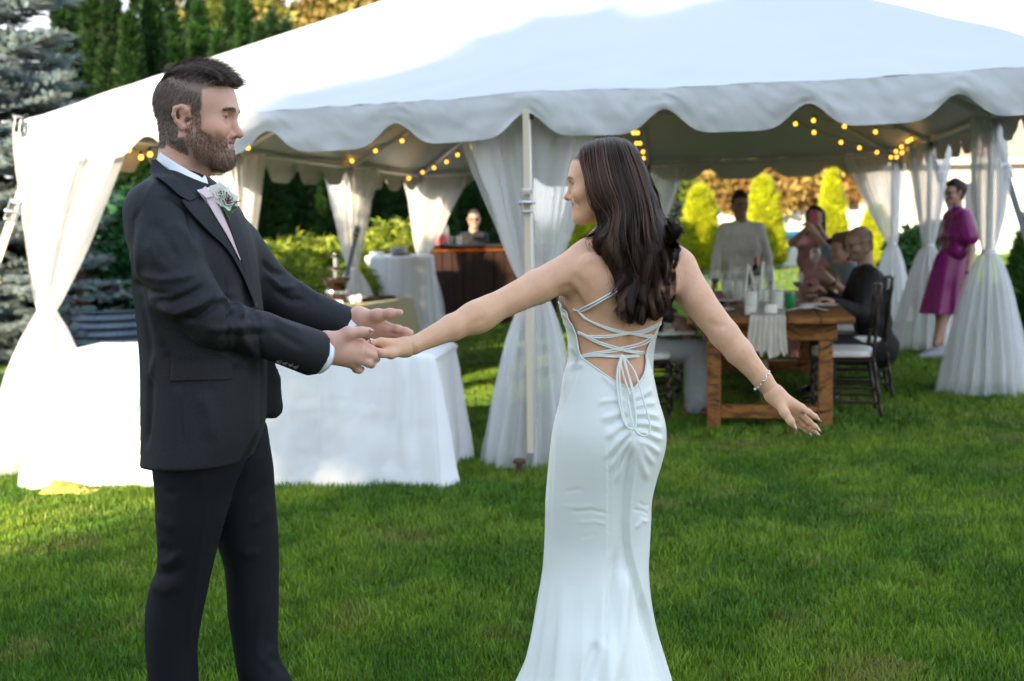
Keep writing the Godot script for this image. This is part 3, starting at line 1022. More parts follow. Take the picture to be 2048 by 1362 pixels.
# ---------------------------------------------------------------- lawn
func lawn() -> void:
	var b := MB.new()
	b.grid(60, 60, func(u: float, w: float) -> Vector3:
		var x := (u - 0.5) * 240.0
		var z := 80.0 - w * 240.0
		return Vector3(x, gy(x), z))
	structure("lawn", b, M.lawn_soil)
	# tufts of grass blades
	var kinds := []
	for k in 3:
		var t := MB.new()
		for j in 22:
			var r := sqrt(rng.randf()) * 0.048
			var an := rng.randf() * TAU
			var p := Vector3(cos(an) * r, -0.004, sin(an) * r)
			var h := rnd(0.023, 0.056) * (1.5 if rng.randf() < 0.06 else 1.0)
			var lean := Vector3(rnd(-1, 1), 0, rnd(-1, 1)) * rnd(0.2, 0.75) * h
			var side := Vector3(cos(an + 1.2), 0, sin(an + 1.2)) * rnd(0.0014, 0.0032)
			var g := rnd(0.55, 1.5)
			var c1 := Color(1.0 * g, 1.0 * g, rnd(0.6, 1.6) * g)
			if rng.randf() < 0.06: c1 = Color(2.6, 1.7, 2.2)
			var a0 := t.add(p - side, Vector2(), c1)
			var a1 := t.add(p + side, Vector2(), c1)
			var m := p + Vector3(0, h * 0.6, 0) + lean * 0.4
			var a2 := t.add(m + side * 0.8, Vector2(), c1)
			var a3 := t.add(m - side * 0.8, Vector2(), c1)
			var a4 := t.add(p + Vector3(0, h * 0.95, 0) + lean, Vector2(), c1)
			t.quad(a0, a1, a2, a3)
			t.tri(a3, a2, a4)
		kinds.append(t.mesh())
	var spots := [[], [], []]
	for band in [[1.9, 4.5, 1350.0, 1.0], [4.5, 7.5, 800.0, 1.15], [7.5, 12.0, 330.0, 1.5], [12.0, 22.0, 90.0, 2.2], [22.0, 40.0, 18.0, 3.5]]:
		var z0: float = band[0]
		var z1: float = band[1]
		var wide := z1 * 0.62 + 0.9
		var n := int((z1 - z0) * wide * 2.0 * band[2])
		for k in n:
			var z := rnd(z0, z1)
			var x := rnd(-wide, wide)
			if absf(x) > z * 0.62 + 0.9: continue
			spots[rng.randi() % 3].append([x, z, band[3]])
	var field := thing("grass", "short green grass growing all over the lawn", "grass")
	field.set_meta("kind", "stuff")
	for k in 3:
		var mm := MultiMesh.new()
		mm.transform_format = MultiMesh.TRANSFORM_3D
		mm.use_colors = true
		mm.mesh = kinds[k]
		mm.instance_count = spots[k].size()
		for j in spots[k].size():
			var s = spots[k][j]
			var x: float = s[0]
			var z: float = s[1]
			var patch := nz.get_noise_2d(x * 0.9, z * 0.9) + 0.5 * nz.get_noise_2d(x * 3.1 + 40.0, z * 3.1)
			var sc: float = s[2] * (1.0 + 0.35 * nz.get_noise_2d(x * 1.7 - 30.0, z * 1.7)) * rnd(0.75, 1.2)
			mm.set_instance_transform(j, Transform3D(Basis(Vector3.UP, rng.randf() * TAU).scaled(Vector3(maxf(1.0, s[2] * 0.8), 1, maxf(1.0, s[2] * 0.8)) * sc / maxf(1.0, s[2] * 0.8)), Vector3(x, gy(x), -z)))
			var col := Color(0.080, 0.195, 0.010).lerp(Color(0.190, 0.305, 0.020), clampf(0.5 + patch * 1.5, 0, 1))
			var dry := nz.get_noise_2d(x * 1.3 + 90.0, z * 1.3)
			if dry > 0.28: col = col.lerp(Color(0.30, 0.26, 0.08), clampf((dry - 0.28) * 2.2, 0, 0.6))
			mm.set_instance_color(j, col * rnd(0.7, 1.3) * (1.0 + 0.45 * nz.get_noise_2d(x * 7.0 + 11.0, z * 7.0)))
		var o := MultiMeshInstance3D.new()
		o.name = "blades"
		o.multimesh = mm
		o.material_override = M.grass
		field.add_child(o, true)
		o.set_meta("kind", "stuff")

# ---------------------------------------------------------------- tent
const TW := 6.118
const BAY := 3.018
const EAVE := 2.143
const PEAK := 3.683
const TC := Vector3(0.102, 0, -6.79)
const TYAW := 0.1874

func TP(s: float, t: float, h: float) -> Vector3:
	var p := TC + Vector3(cos(TYAW), 0, sin(TYAW)) * s + Vector3(sin(TYAW), 0, -cos(TYAW)) * t
	return Vector3(p.x, h + gy(p.x), p.z)

func canopy_panel(a: Vector2, b: Vector2, ra: Vector2, rb: Vector2, legs: Array, parent: Node3D) -> void:
	# a, b: eave corners in plan; ra, rb: the ridge ends above them
	var m := MB.new()
	m.grid(64, 28, func(u: float, w: float) -> Vector3:
		var e := a.lerp(b, u)
		var r := ra.lerp(rb, u)
		var w2 := w * w * 0.35 + w * 0.65
		var q := e.lerp(r, w2)
		var h := lerpf(EAVE, PEAK, w2)
		var sag := 0.0
		for k in legs.size() - 1:
			if u >= legs[k] and u <= legs[k + 1]:
				sag = sin(PI * (u - legs[k]) / (legs[k + 1] - legs[k]))
		var p := TP(q.x, q.y, h)
		p.y -= 0.045 * sag * sin(PI * clampf(w2 * 1.15, 0, 1)) + 0.028 * sag * (1.0 - w2) ** 4
		p.y += 0.014 * nz.get_noise_3d(p.x * 1.6, p.z * 1.6, 3.0) * (1.0 - w2) + 0.013 * nz.get_noise_2d(p.x * 5.0, p.z * 5.0) * (1.0 - w2) ** 4
		return p)
	wpart("canopy_panel", m, M.canopy_vinyl, parent)

func valance(a: Vector2, b: Vector2, out: Vector2, parent: Node3D, legs: Array) -> void:
	var m := MB.new()
	var len := a.distance_to(b)
	var mid := len / 2.0
	m.grid(int(len / 0.757) * 24, 8, func(u: float, w: float) -> Vector3:
		var x := u * len
		var c := cos(PI * (x - mid) / 0.757)
		var d := 0.245 - 0.132 * pow(c * c, 3.8)
		var sag := 0.0
		for k in legs.size() - 1:
			if u >= legs[k] and u <= legs[k + 1]:
				sag = sin(PI * (u - legs[k]) / (legs[k + 1] - legs[k]))
		var q := a.lerp(b, u)
		var bulge := 0.012 * sin(x * 3.3 + a.x) * w + 0.03 * w * nz.get_noise_2d(x * 3.0, a.y * 7.0 + w) + 0.012 * sin(PI * w) + 0.011 * nz.get_noise_2d(x * 11.0 + w * 3.0, w * 2.5)
		q += out * bulge
		var p := TP(q.x, q.y, EAVE - d * w - 0.028 * sag)
		p.y += 0.014 * nz.get_noise_3d(p.x * 1.6, p.z * 1.6, 3.0) * (1.0 - w)
		return p)
	wpart("valance", m, M.canopy_vinyl, parent)

func rod(parent: Node3D, called: String, a: Vector3, b: Vector3, r: float, m: Material) -> void:
	var t := MB.new()
	t.tube([a, a.lerp(b, 0.5), b], [r], 10)
	wpart(called, t, m, parent)

func tent() -> void:
	var tn := thing("party_tent", "large white frame tent with scalloped valance behind the couple", "tent", TP(0, 0, 0))
	var h := TW / 2.0
	var dp := 3.0 * BAY
	canopy_panel(Vector2(-h, 0), Vector2(h, 0), Vector2(0, h), Vector2(0, h), [0.0, 0.5, 1.0], tn)
	canopy_panel(Vector2(h, 0), Vector2(h, dp), Vector2(0, h), Vector2(0, dp - h), [0.0, 0.333, 0.667, 1.0], tn)
	canopy_panel(Vector2(h, dp), Vector2(-h, dp), Vector2(0, dp - h), Vector2(0, dp - h), [0.0, 0.5, 1.0], tn)
	canopy_panel(Vector2(-h, dp), Vector2(-h, 0), Vector2(0, dp - h), Vector2(0, h), [0.0, 0.333, 0.667, 1.0], tn)
	valance(Vector2(-h, 0), Vector2(h, 0), Vector2(0, -1), tn, [0.0, 0.5, 1.0])
	valance(Vector2(h, 0), Vector2(h, dp), Vector2(1, 0), tn, [0.0, 0.333, 0.667, 1.0])
	valance(Vector2(h, dp), Vector2(-h, dp), Vector2(0, 1), tn, [0.0, 0.5, 1.0])
	valance(Vector2(-h, dp), Vector2(-h, 0), Vector2(-1, 0), tn, [0.0, 0.333, 0.667, 1.0])
	var k := h - 0.05
	var e := EAVE - 0.05
	var d0 := 0.05
	var d1 := dp - 0.05
	var legs := [Vector2(-k, d0), Vector2(0, d0), Vector2(k, d0), Vector2(k, BAY), Vector2(k, BAY * 2), Vector2(k, d1), Vector2(0, d1), Vector2(-k, d1), Vector2(-k, BAY * 2), Vector2(-k, BAY)]
	for q in legs:
		rod(tn, "leg", TP(q.x, q.y, 0.0), TP(q.x, q.y, e), 0.025, M.aluminium)
		var fb := MB.new()
		var c := TP(q.x, q.y, 0.0)
		fb.box(c + Vector3(-0.06, 0.0, -0.06), c + Vector3(0.06, 0.012, 0.06), 0.003)
		wpart("foot_plate", fb, M.dark_steel, tn)
		var fit := MB.new()
		fit.tube([TP(q.x, q.y, e - 0.10), TP(q.x, q.y, e + 0.03)], [0.034], 10)
		wpart("corner_fitting", fit, M.dark_steel, tn)
	for j in legs.size():
		var q: Vector2 = legs[j]
		var q2: Vector2 = legs[(j + 1) % legs.size()]
		rod(tn, "eave_pipe", TP(q.x, q.y, e), TP(q2.x, q2.y, e), 0.024, M.aluminium)
	var pk := PEAK - 0.07
	for q in [Vector2(-k, d0), Vector2(k, d0), Vector2(0, d0)]:
		rod(tn, "rafter", TP(q.x, q.y, e), TP(0, h, pk), 0.024, M.aluminium)
	for q in [Vector2(-k, d1), Vector2(k, d1), Vector2(0, d1)]:
		rod(tn, "rafter", TP(q.x, q.y, e), TP(0, dp - h, pk), 0.024, M.aluminium)
	for q in [Vector2(-k, BAY), Vector2(k, BAY)]:
		rod(tn, "rafter", TP(q.x, q.y, e), TP(0, h, pk), 0.024, M.aluminium)
	for q in [Vector2(-k, BAY * 2), Vector2(k, BAY * 2)]:
		rod(tn, "rafter", TP(q.x, q.y, e), TP(0, dp - h, pk), 0.024, M.aluminium)
	rod(tn, "ridge_pipe", TP(0, h, pk), TP(0, dp - h, pk), 0.024, M.aluminium)
	for s in [0.36, 0.68]:       # seams welded across the roof panels
		rod(tn, "purlin", TP(-h * (1 - s), dp - h * s, lerpf(e, pk, s) + 0.0), TP(h * (1 - s), dp - h * s, lerpf(e, pk, s)), 0.018, M.aluminium)
	var bow := MB.new()
	var cq := TP(-h, 0, EAVE)
	bow.tube([cq + Vector3(0.01, 0.01, 0.03), cq + Vector3(-0.05, 0.025, 0.04), cq + Vector3(-0.03, 0.0, 0.05), cq + Vector3(-0.05, -0.07, 0.04), cq + Vector3(-0.02, -0.09, 0.04), cq + Vector3(0.0, 0.0, 0.04)], [0.009], 6, true, 0.4)
	wpart("tie_ribbon", bow, M.canopy_vinyl, tn)
	# straps and stakes
	strap(TP(0, -0.03, EAVE - 0.1), TP(0, -0.04, 0.13), 0.52, M.strap_beige, "beige ratchet strap running down the front middle tent leg", true)
	stake(TP(-0.05, -0.12, 0), "rusty iron stake at the foot of the front middle tent leg")
	var rt := TP(k, BAY, EAVE - 0.12)
	strap(rt, up(Vector3(rt.x + 0.62, 0.1, rt.z + 0.05)), 0.35, M.strap_grey, "dark ratchet strap slanting out from the right tent leg", false)
	var lt := TP(-k, d0, EAVE - 0.14)
	strap(lt, up(Vector3(lt.x - 0.55, 0.08, lt.z + 0.55)), 0.42, M.strap_beige, "sunlit beige strap slanting down from the left tent corner", false)
	var kn := MB.new()
	var kp := lt.lerp(up(Vector3(lt.x - 0.55, 0.08, lt.z + 0.55)), 0.40)
	for j in 7:
		kn.t = Transform3D(Basis(Vector3(rnd(-1, 1), rnd(-1, 1), rnd(-1, 1)).normalized(), rnd(0, 3)), kp + Vector3(rnd(-0.02, 0.02), j * 0.022 - 0.07, rnd(-0.01, 0.02)))
		kn.tube([Vector3(-0.03, 0, 0), Vector3(0, 0.02, 0.02), Vector3(0.03, 0, 0), Vector3(0, -0.02, -0.02), Vector3(-0.03, 0, 0.01)], [0.010], 6)
	kn.t = Transform3D()
	for j in kn.v.size(): kn.v[j] -= kp
	single("rope_knot", kn, M.rope, "knotted tan rope on the strap by the left tent corner", "rope", kp)
	var s2 := TP(-k, BAY * 2, EAVE - 0.12)
	strap(up(Vector3(s2.x + 0.1, 1.45, s2.z + 0.2)), up(Vector3(s2.x - 0.25, 0.05, s2.z + 0.35)), 0.1, M.strap_grey, "grey strap slanting down before the chartreuse bushes", false)
	var s3 := TP(k, BAY * 2, EAVE - 0.12)
	strap(s3, up(Vector3(s3.x + 0.7, 0.05, s3.z - 0.1)), 0.3, M.strap_grey, "dark strap behind the woman in magenta", false)

func strap(a: Vector3, b: Vector3, buckle: float, m: Material, label: String, wide: bool) -> void:
	var st := thing("ratchet_strap", label, "strap", b)
	var w := 0.018 if wide else 0.024
	var d := (b - a).normalized()
	var s := d.cross(Vector3(0, 0, 1)).normalized() * w
	var f := s.cross(d).normalized() * 0.003
	var bp := a.lerp(b, buckle * 0.5)
	var t := MB.new()
	for q in [[a, bp], [bp, b]]:
		var p0: Vector3 = q[0]
		var p1: Vector3 = q[1]
		var n := 6
		for sd in [1.0, -1.0]:
			var base := t.v.size()
			for j in n + 1:
				var p = p0.lerp(p1, float(j) / n) + f * sd + d.cross(s).normalized() * 0.004 * sin(PI * j / n)
				t.add(p - s); t.add(p + s)
			for j in n:
				if sd > 0: t.quad(base + j * 2, base + j * 2 + 1, base + j * 2 + 3, base + j * 2 + 2)
				else: t.quad(base + j * 2, base + j * 2 + 2, base + j * 2 + 3, base + j * 2 + 1)
	wpart("webbing", t, m, st)
	var bk := MB.new()
	var bx := Basis(-s.normalized(), -d, (-s).normalized().cross(-d))
	bk.t = Transform3D(bx, bp)
	bk.box(Vector3(-0.034, -0.07, 0.0), Vector3(-0.026, 0.07, 0.035), 0.003)
	bk.box(Vector3(0.026, -0.07, 0.0), Vector3(0.034, 0.07, 0.035), 0.003)
	bk.box(Vector3(-0.03, 0.035, 0.012), Vector3(0.03, 0.065, 0.03), 0.006)
	bk.tube([Vector3(-0.045, -0.01, 0.02), Vector3(0.045, -0.01, 0.02)], [0.013], 10)
	bk.tube([Vector3(-0.03, -0.06, 0.03), Vector3(0.03, -0.06, 0.03)], [0.007], 8)
	wpart("ratchet_buckle", bk, M.steel, st)

func stake(p: Vector3, label: String) -> void:
	var b := MB.new()
	b.lathe([Vector2(0, -0.05), Vector2(0.02, -0.05), Vector2(0.02, 0.085), Vector2(0.036, 0.088), Vector2(0.038, 0.105), Vector2(0.03, 0.112), Vector2(0, 0.114)], 12)
	b.tube([Vector3(0.0, 0.0, 0.02), Vector3(0.035, -0.02, 0.02)], [0.012], 8)
	single("tent_stake", b, M.rust, label, "stake", p)

# a gathered tulle curtain hanging round a leg: wide at the eave, tied at the middle, flared on the lawn
func curtain(q: Vector2, along: Vector2, top_l: float, top_r: float, tie: float, bot_w: float, bot_d: float, shift: float, label: String, seed_: int, folds := 15) -> void:
	var base := TP(q.x, q.y, 0.0)
	var th := thing("tulle_curtain", label, "curtain", base, 0.0, "tulle curtains on the tent legs")
	var ax := (TP(q.x + along.x, q.y + along.y, 0) - base).normalized()
	ax.y = 0
	var az := Vector3(-ax.z, 0, ax.x)
	var topH := EAVE - 0.07
	var n2 := FastNoiseLite.new()
	n2.seed = seed_
	n2.frequency = 1.0
	for layer in 2:
		var b := MB.new()
		b.grid(150, 46, func(u: float, w: float) -> Vector3:
			var hgt := lerpf(topH, 0.004, w)
			var an := TAU * u
			var k: float
			var rx: float
			var rz: float
			var cx := 0.0
			var up_part := hgt > tie
			if up_part:
				k = clampf((hgt - tie) / (topH - tie), 0, 1)
				var f := pow(k, 0.55)
				rx = lerpf(0.045, (top_l + top_r) / 2.0, f * (0.55 + 0.45 * k))
				cx = (top_r - top_l) / 2.0 * k
				rz = lerpf(0.045, 0.055, k) + 0.06 * sin(PI * k)
			else:
				k = clampf((tie - hgt) / tie, 0, 1)
				var f := pow(k, 0.6)
				rx = lerpf(0.045, bot_w, f)
				rz = lerpf(0.045, bot_d, f)
				cx = shift * k
			var amp := 0.16 * minf(1.0, k * 4.0) + 0.10
			var fold := 1.0 + amp * sin(an * folds + 2.4 * n2.get_noise_2d(an * 1.5, hgt * 0.8 + layer * 9.0) + layer) * 0.6 + amp * 0.8 * n2.get_noise_3d(cos(an) * 2.2, sin(an) * 2.2, hgt * 0.7 + layer * 5.0)
			fold *= 1.0 - 0.07 * layer
			var px := cx + cos(an) * rx * fold
			var pz := sin(an) * rz * fold
			if up_part: pz += 0.03 * k * sin(an * 7.0 + seed_)
			var y := hgt
			if w > 0.97: y = lerpf(y, 0.01 + 0.02 * absf(n2.get_noise_2d(an * 3.0, 7.0)), (w - 0.97) / 0.03)
			return base + ax * px + az * pz + Vector3(0, y, 0), true)
		wpart("drape" if layer == 0 else "under_layer", b, M.tulle, th)
	var rb := MB.new()
	rb.t = Transform3D(Basis(), base + Vector3(0, tie, 0))
	rb.lathe([Vector2(0.052, -0.02), Vector2(0.056, -0.008), Vector2(0.056, 0.008), Vector2(0.052, 0.02)], 18)
	wpart("tie_band", rb, M.ribbon, th)

func curtains() -> void:
	var k := TW / 2.0 - 0.05
	curtain(Vector2(0, 0.21), Vector2(1, 0), 0.42, 0.43, 1.02, 0.27, 0.17, -0.05, "white tulle tied to the front middle tent leg behind the bride", 3)
	curtain(Vector2(-k, 0.05), Vector2(1, 0), 0.08, 0.62, 0.98, 0.34, 0.28, -0.06, "sunlit white tulle tied at the left front tent corner", 4)
	curtain(Vector2(k, BAY), Vector2(0.5, 0.85), 0.30, 0.22, 1.08, 0.33, 0.30, -0.02, "white tulle on the right leg in front of the woman in magenta", 5, 19)
	curtain(Vector2(k, BAY * 2), Vector2(1, 0.2), 0.22, 0.22, 1.05, 0.30, 0.28, -0.05, "white tulle on the leg left of the woman in magenta", 6)
	curtain(Vector2(k, BAY * 3 - 0.05), Vector2(1, 0), 0.55, 0.10, 1.0, 0.24, 0.24, 0.0, "bluish tulle on the far right back corner leg of the tent", 7)
	curtain(Vector2(0, BAY * 3 - 0.05), Vector2(1, 0), 0.36, 0.42, 1.0, 0.26, 0.24, 0.0, "thin tulle on the back middle tent leg, right behind the bride's hair", 12)
	curtain(Vector2(-k, BAY * 3 - 0.05), Vector2(1, 0), 0.18, 0.62, 1.0, 0.30, 0.26, 0.0, "bright tulle at the back left corner behind the round table", 8)
	curtain(Vector2(-k, BAY * 2), Vector2(1, 0), 0.28, 0.28, 0.98, 0.36, 0.30, 0.0, "white tulle on the left side leg behind the chocolate fountain", 9)
	curtain(Vector2(-k, BAY), Vector2(1, 0), 0.24, 0.22, 0.98, 0.30, 0.28, 0.0, "white tulle on the left side leg right behind the groom", 10)
	lights()

func lights() -> void:
	var strings := [
		["string of warm bulbs along the left eave and back left rafter", [[804, 280, 13.0], [751, 300, 13.2], [704, 320, 13.3], [699, 334, 13.5], [707, 345, 13.8], [722, 349, 14.2], [739, 349, 14.5], [756, 345, 14.8], [765, 353, 15.0], [780, 355, 15.2], [795, 351, 15.4], [801, 357, 15.6], [818, 355, 15.8], [845, 343, 15.2], [868, 334, 14.8], [893, 322, 14.4], [915, 308, 14.0], [944, 292, 13.6]]],
		["double string of warm bulbs up the rafter above the bride", [[1267, 264, 13.0], [1275, 264, 13.0], [1273, 285, 13.6], [1280, 285, 13.6], [1286, 302, 14.2], [1287, 315, 14.8]]],
		["swags of warm bulbs under the back right of the canopy", [[1591, 246, 12.5], [1628, 263, 12.9], [1682, 283, 13.4], [1719, 294, 13.9], [1754, 303, 14.3], [1782, 313, 14.6]]],
		["string of warm bulbs along the right eave above the magenta dress", [[1627, 239, 12.0], [1689, 251, 12.2], [1751, 262, 12.4], [1816, 260, 12.6], [1822, 277, 12.9], [1824, 289, 13.1], [1815, 281, 13.3], [1816, 296, 13.5], [1803, 292, 13.7], [1804, 304, 13.9], [1792, 301, 14.1], [1793, 313, 14.3]]],
		["short string of warm bulbs in the left front corner of the tent", [[243, 309, 8.4], [257, 297, 8.3], [282, 312, 8.6], [300, 306, 8.8], [496, 293, 10.0]]]]
	var bm := MB.new()
	bm.t = Transform3D(Basis().scaled(Vector3.ONE * 0.8), Vector3.ZERO)
	bm.lathe([Vector2(0, -0.034), Vector2(0.014, -0.031), Vector2(0.0225, -0.019), Vector2(0.0225, -0.008), Vector2(0.014, 0.006), Vector2(0.009, 0.012)], 12)
	var sm := MB.new()
	sm.lathe([Vector2(0.0, 0.036), Vector2(0.011, 0.036), Vector2(0.012, 0.01), Vector2(0.0, 0.008)], 8)
	var bmesh := bm.mesh()
	var smesh := sm.mesh()
	for s in strings:
		var first := at(s[1][0][0], s[1][0][1], s[1][0][2])
		var th := thing("string_light", s[0], "lights", first, 0.0, "strings of light bulbs inside the tent")
		var path := []
		for q in s[1]:
			var p := at(q[0], q[1], q[2])
			if path.size():
				var a: Vector3 = path[-1]
				path.append(a.lerp(p + Vector3(0, 0.04, 0), 0.5) + Vector3(0, -0.02, 0))
			path.append(p + Vector3(0, 0.04, 0))
			var o := put("bulb", bmesh, M.bulb_glow, th)
			o.position = p - first
			var so := put("socket", smesh, M.wire, th)
			so.position = p - first
			var l := OmniLight3D.new()
			l.name = "bulb_light"
			l.light_color = Color(1.0, 0.72, 0.36)
			l.light_energy = 0.0008
			l.light_size = 0.015
			l.omni_range = 12.0
			l.omni_attenuation = 2.0
			l.shadow_enabled = true
			th.add_child(l, true)
			l.position = p - first + Vector3(0, -0.012, 0)
		var w := MB.new()
		w.tube(path, [0.003], 5)
		wpart("cord", w, M.wire, th)

# ---------------------------------------------------------------- plants
var clumps := {}

func blade_clump(called: String, n: int, len: float, wide: float, spread: float, seed_: int, droop := 0.0) -> void:
	# a spray of flat leaves fanning out of one point, along +y
	var r := RandomNumberGenerator.new()
	r.seed = seed_
	var b := MB.new()
	for k in n:
		var d := Vector3(r.randf_range(-1, 1) * spread, r.randf_range(0.35, 1.0), r.randf_range(-1, 1) * spread).normalized()
		var s := d.cross(Vector3(r.randf_range(-1, 1), r.randf_range(-1, 1), r.randf_range(-1, 1))).normalized() * wide * r.randf_range(0.7, 1.2)
		var l := len * r.randf_range(0.55, 1.1)
		var o := d * l * r.randf_range(0.0, 0.45)
		var g := r.randf_range(0.72, 1.25)
		var c := Color(g, g, g)
		var mid := o + d * l * 0.5 + Vector3(0, -droop * l * 0.2, 0)
		var tip := o + d * l + Vector3(0, -droop * l, 0)
		var a0 := b.add(o, Vector2(), c)
		var a1 := b.add(mid + s, Vector2(), c)
		var a2 := b.add(tip, Vector2(), c)
		var a3 := b.add(mid - s, Vector2(), c)
		b.quad(a0, a1, a2, a3)
	clumps[called] = b.mesh()

func needle_tuft() -> void:
	var r := RandomNumberGenerator.new()
	r.seed = 77
	var b := MB.new()
	for k in 64:
		var y := r.randf() * 0.11
		var an := r.randf() * TAU
		var out := Vector3(cos(an), 0.55, sin(an)).normalized()
		var l := r.randf_range(0.018, 0.03) * (1.0 if y < 0.09 else 0.8)
		var s := out.cross(Vector3.UP).normalized() * 0.0017
		var p := Vector3(0, y, 0)
		var g := r.randf_range(0.7, 1.2)
		var c := Color(g, g, g)
		b.tri(b.add(p - s, Vector2(), c), b.add(p + s, Vector2(), c), b.add(p + out * l, Vector2(), c))
	b.tube([Vector3(0, -0.02, 0), Vector3(0, 0.11, 0)], [0.004], 4, false, 1.0, Color(0.5, 0.4, 0.3))
	clumps["needles"] = b.mesh()

func crown(parent: Node3D, clump: String, xfs: Array, cols: Array, m: Material, called := "crown") -> void:
	var mm := MultiMesh.new()
	mm.transform_format = MultiMesh.TRANSFORM_3D
	mm.use_colors = true
	mm.mesh = clumps[clump]
	mm.instance_count = xfs.size()
	for k in xfs.size():
		mm.set_instance_transform(k, xfs[k])
		mm.set_instance_color(k, cols[k])
	var o := MultiMeshInstance3D.new()
	o.name = called
	o.multimesh = mm
	o.material_override = m
	o.set_meta("kind", "stuff")
	parent.add_child(o, true)

func turned(dir: Vector3, size: float) -> Basis:
	var y := dir.normalized()
	var x := y.cross(Vector3(rnd(-1, 1), rnd(-1, 1), rnd(-1, 1))).normalized()
	return Basis(x, y, x.cross(y)) * size

func trunk(parent: Node3D, h: float, r: float, limbs := 0, reach := 0.0) -> void:
	var b := MB.new()
	var path := []
	var rad := []
	for k in 7:
		var u := k / 6.0
		path.append(Vector3(sin(u * 3.0 + r * 90.0) * 0.06 * h * 0.2, u * h - 0.05, cos(u * 2.3 + r * 50.0) * 0.05 * h * 0.2))
		rad.append(r * (1.0 - 0.75 * u) * (1.25 if k == 0 else 1.0))
	b.tube(path, rad, 9)
	for k in limbs:
		var u := rnd(0.3, 0.9)
		var p0: Vector3 = path[int(u * 6)]
		var an := TAU * k / limbs + rnd(-0.3, 0.3)
		var d := Vector3(cos(an), rnd(0.4, 0.9), sin(an)) * reach * rnd(0.6, 1.0)
		b.tube([p0, p0 + d * 0.5 + Vector3(0, -0.05 * reach, 0), p0 + d], [r * 0.4, r * 0.25, r * 0.08], 6)
	put("trunk", b.mesh(), M.bark, parent)

func arborvitae(x: float, z: float, h: float, rad: float, col: Color, label: String, group: String, n := 1700, size := 0.17, top_pow := 0.75) -> void:
	var th := thing("arborvitae", label, "tree", Vector3(x, gy(x), -z), 0.0, group)
	trunk(th, h * 0.85, 0.06)
	var xfs := []
	var cols := []
	var ph := rng.randf() * 10.0
	for k in n:
		var u := 1.0 - sqrt(rng.randf() * 0.985) if rng.randf() < 0.75 else rng.randf()
		var an := rng.randf() * TAU
		var prof := pow(1.0 - u, top_pow) * minf(1.0, 0.72 + u * 1.6)
		var lump := 1.0 + 0.16 * nz.get_noise_3d(cos(an) * 1.3 + ph, u * h * 1.2, sin(an) * 1.3) + 0.07 * nz.get_noise_3d(cos(an) * 4.0 + ph, u * h * 4.0, sin(an) * 4.0)
		var deep := sqrt(rnd(0.30, 1.0))
		var rr := rad * prof * lump * deep
		var p := Vector3(cos(an) * rr, 0.06 + u * (h - 0.12), sin(an) * rr)
		var d := Vector3(cos(an) * 0.38, 1.0, sin(an) * 0.38) + Vector3(rnd(-1, 1), rnd(-0.4, 0.4), rnd(-1, 1)) * 0.28
		xfs.append(Transform3D(turned(d, size * rnd(0.7, 1.3)), p))
		cols.append(col * rnd(0.65, 1.25) * (0.8 + 0.4 * nz.get_noise_3d(p.x * 3.0, p.y * 2.0 + ph, p.z * 3.0)))
	crown(th, "scale_spray", xfs, cols, M.leaf)

func leafy(called: String, label: String, category: String, x: float, z: float, lobes: Array, col: Color, col2: Color, n: int, size: float, clump: String, th_h: float, th_r: float, group := "", limbs := 7) -> Node3D:
	# lobes: [centre, radii]
	var th := thing(called, label, category, Vector3(x, gy(x), -z), 0.0, group)
	if th_h > 0.0: trunk(th, th_h, th_r, limbs, th_h * 0.5)
	var xfs := []
	var cols := []
	var vol := 0.0
	for l in lobes: vol += l[1].x * l[1].y * l[1].z
	for l in lobes:
		var m := int(n * l[1].x * l[1].y * l[1].z / vol)
		var tone := rnd(0.8, 1.2)
		for k in m:
			var d := Vector3(rng.randfn(), rng.randfn(), rng.randfn()).normalized()
			var lump := 1.0 + 0.3 * nz.get_noise_3d(d.x * 1.6 + l[0].x * 3.0, d.y * 1.6, d.z * 1.6 + l[0].y)
			var rr := pow(rng.randf(), 0.42) * lump
			var p: Vector3 = l[0] + d * l[1] * rr
			if p.y < 0.03: p.y = rnd(0.02, 0.15)
			xfs.append(Transform3D(turned(d + Vector3(0, 0.5, 0) + Vector3(rnd(-1, 1), rnd(-1, 1), rnd(-1, 1)) * 0.5, size * rnd(0.65, 1.3)), p))
			cols.append(col.lerp(col2, rng.randf()) * rnd(0.75, 1.25) * tone)
	crown(th, clump, xfs, cols, M.leaf)
	return th

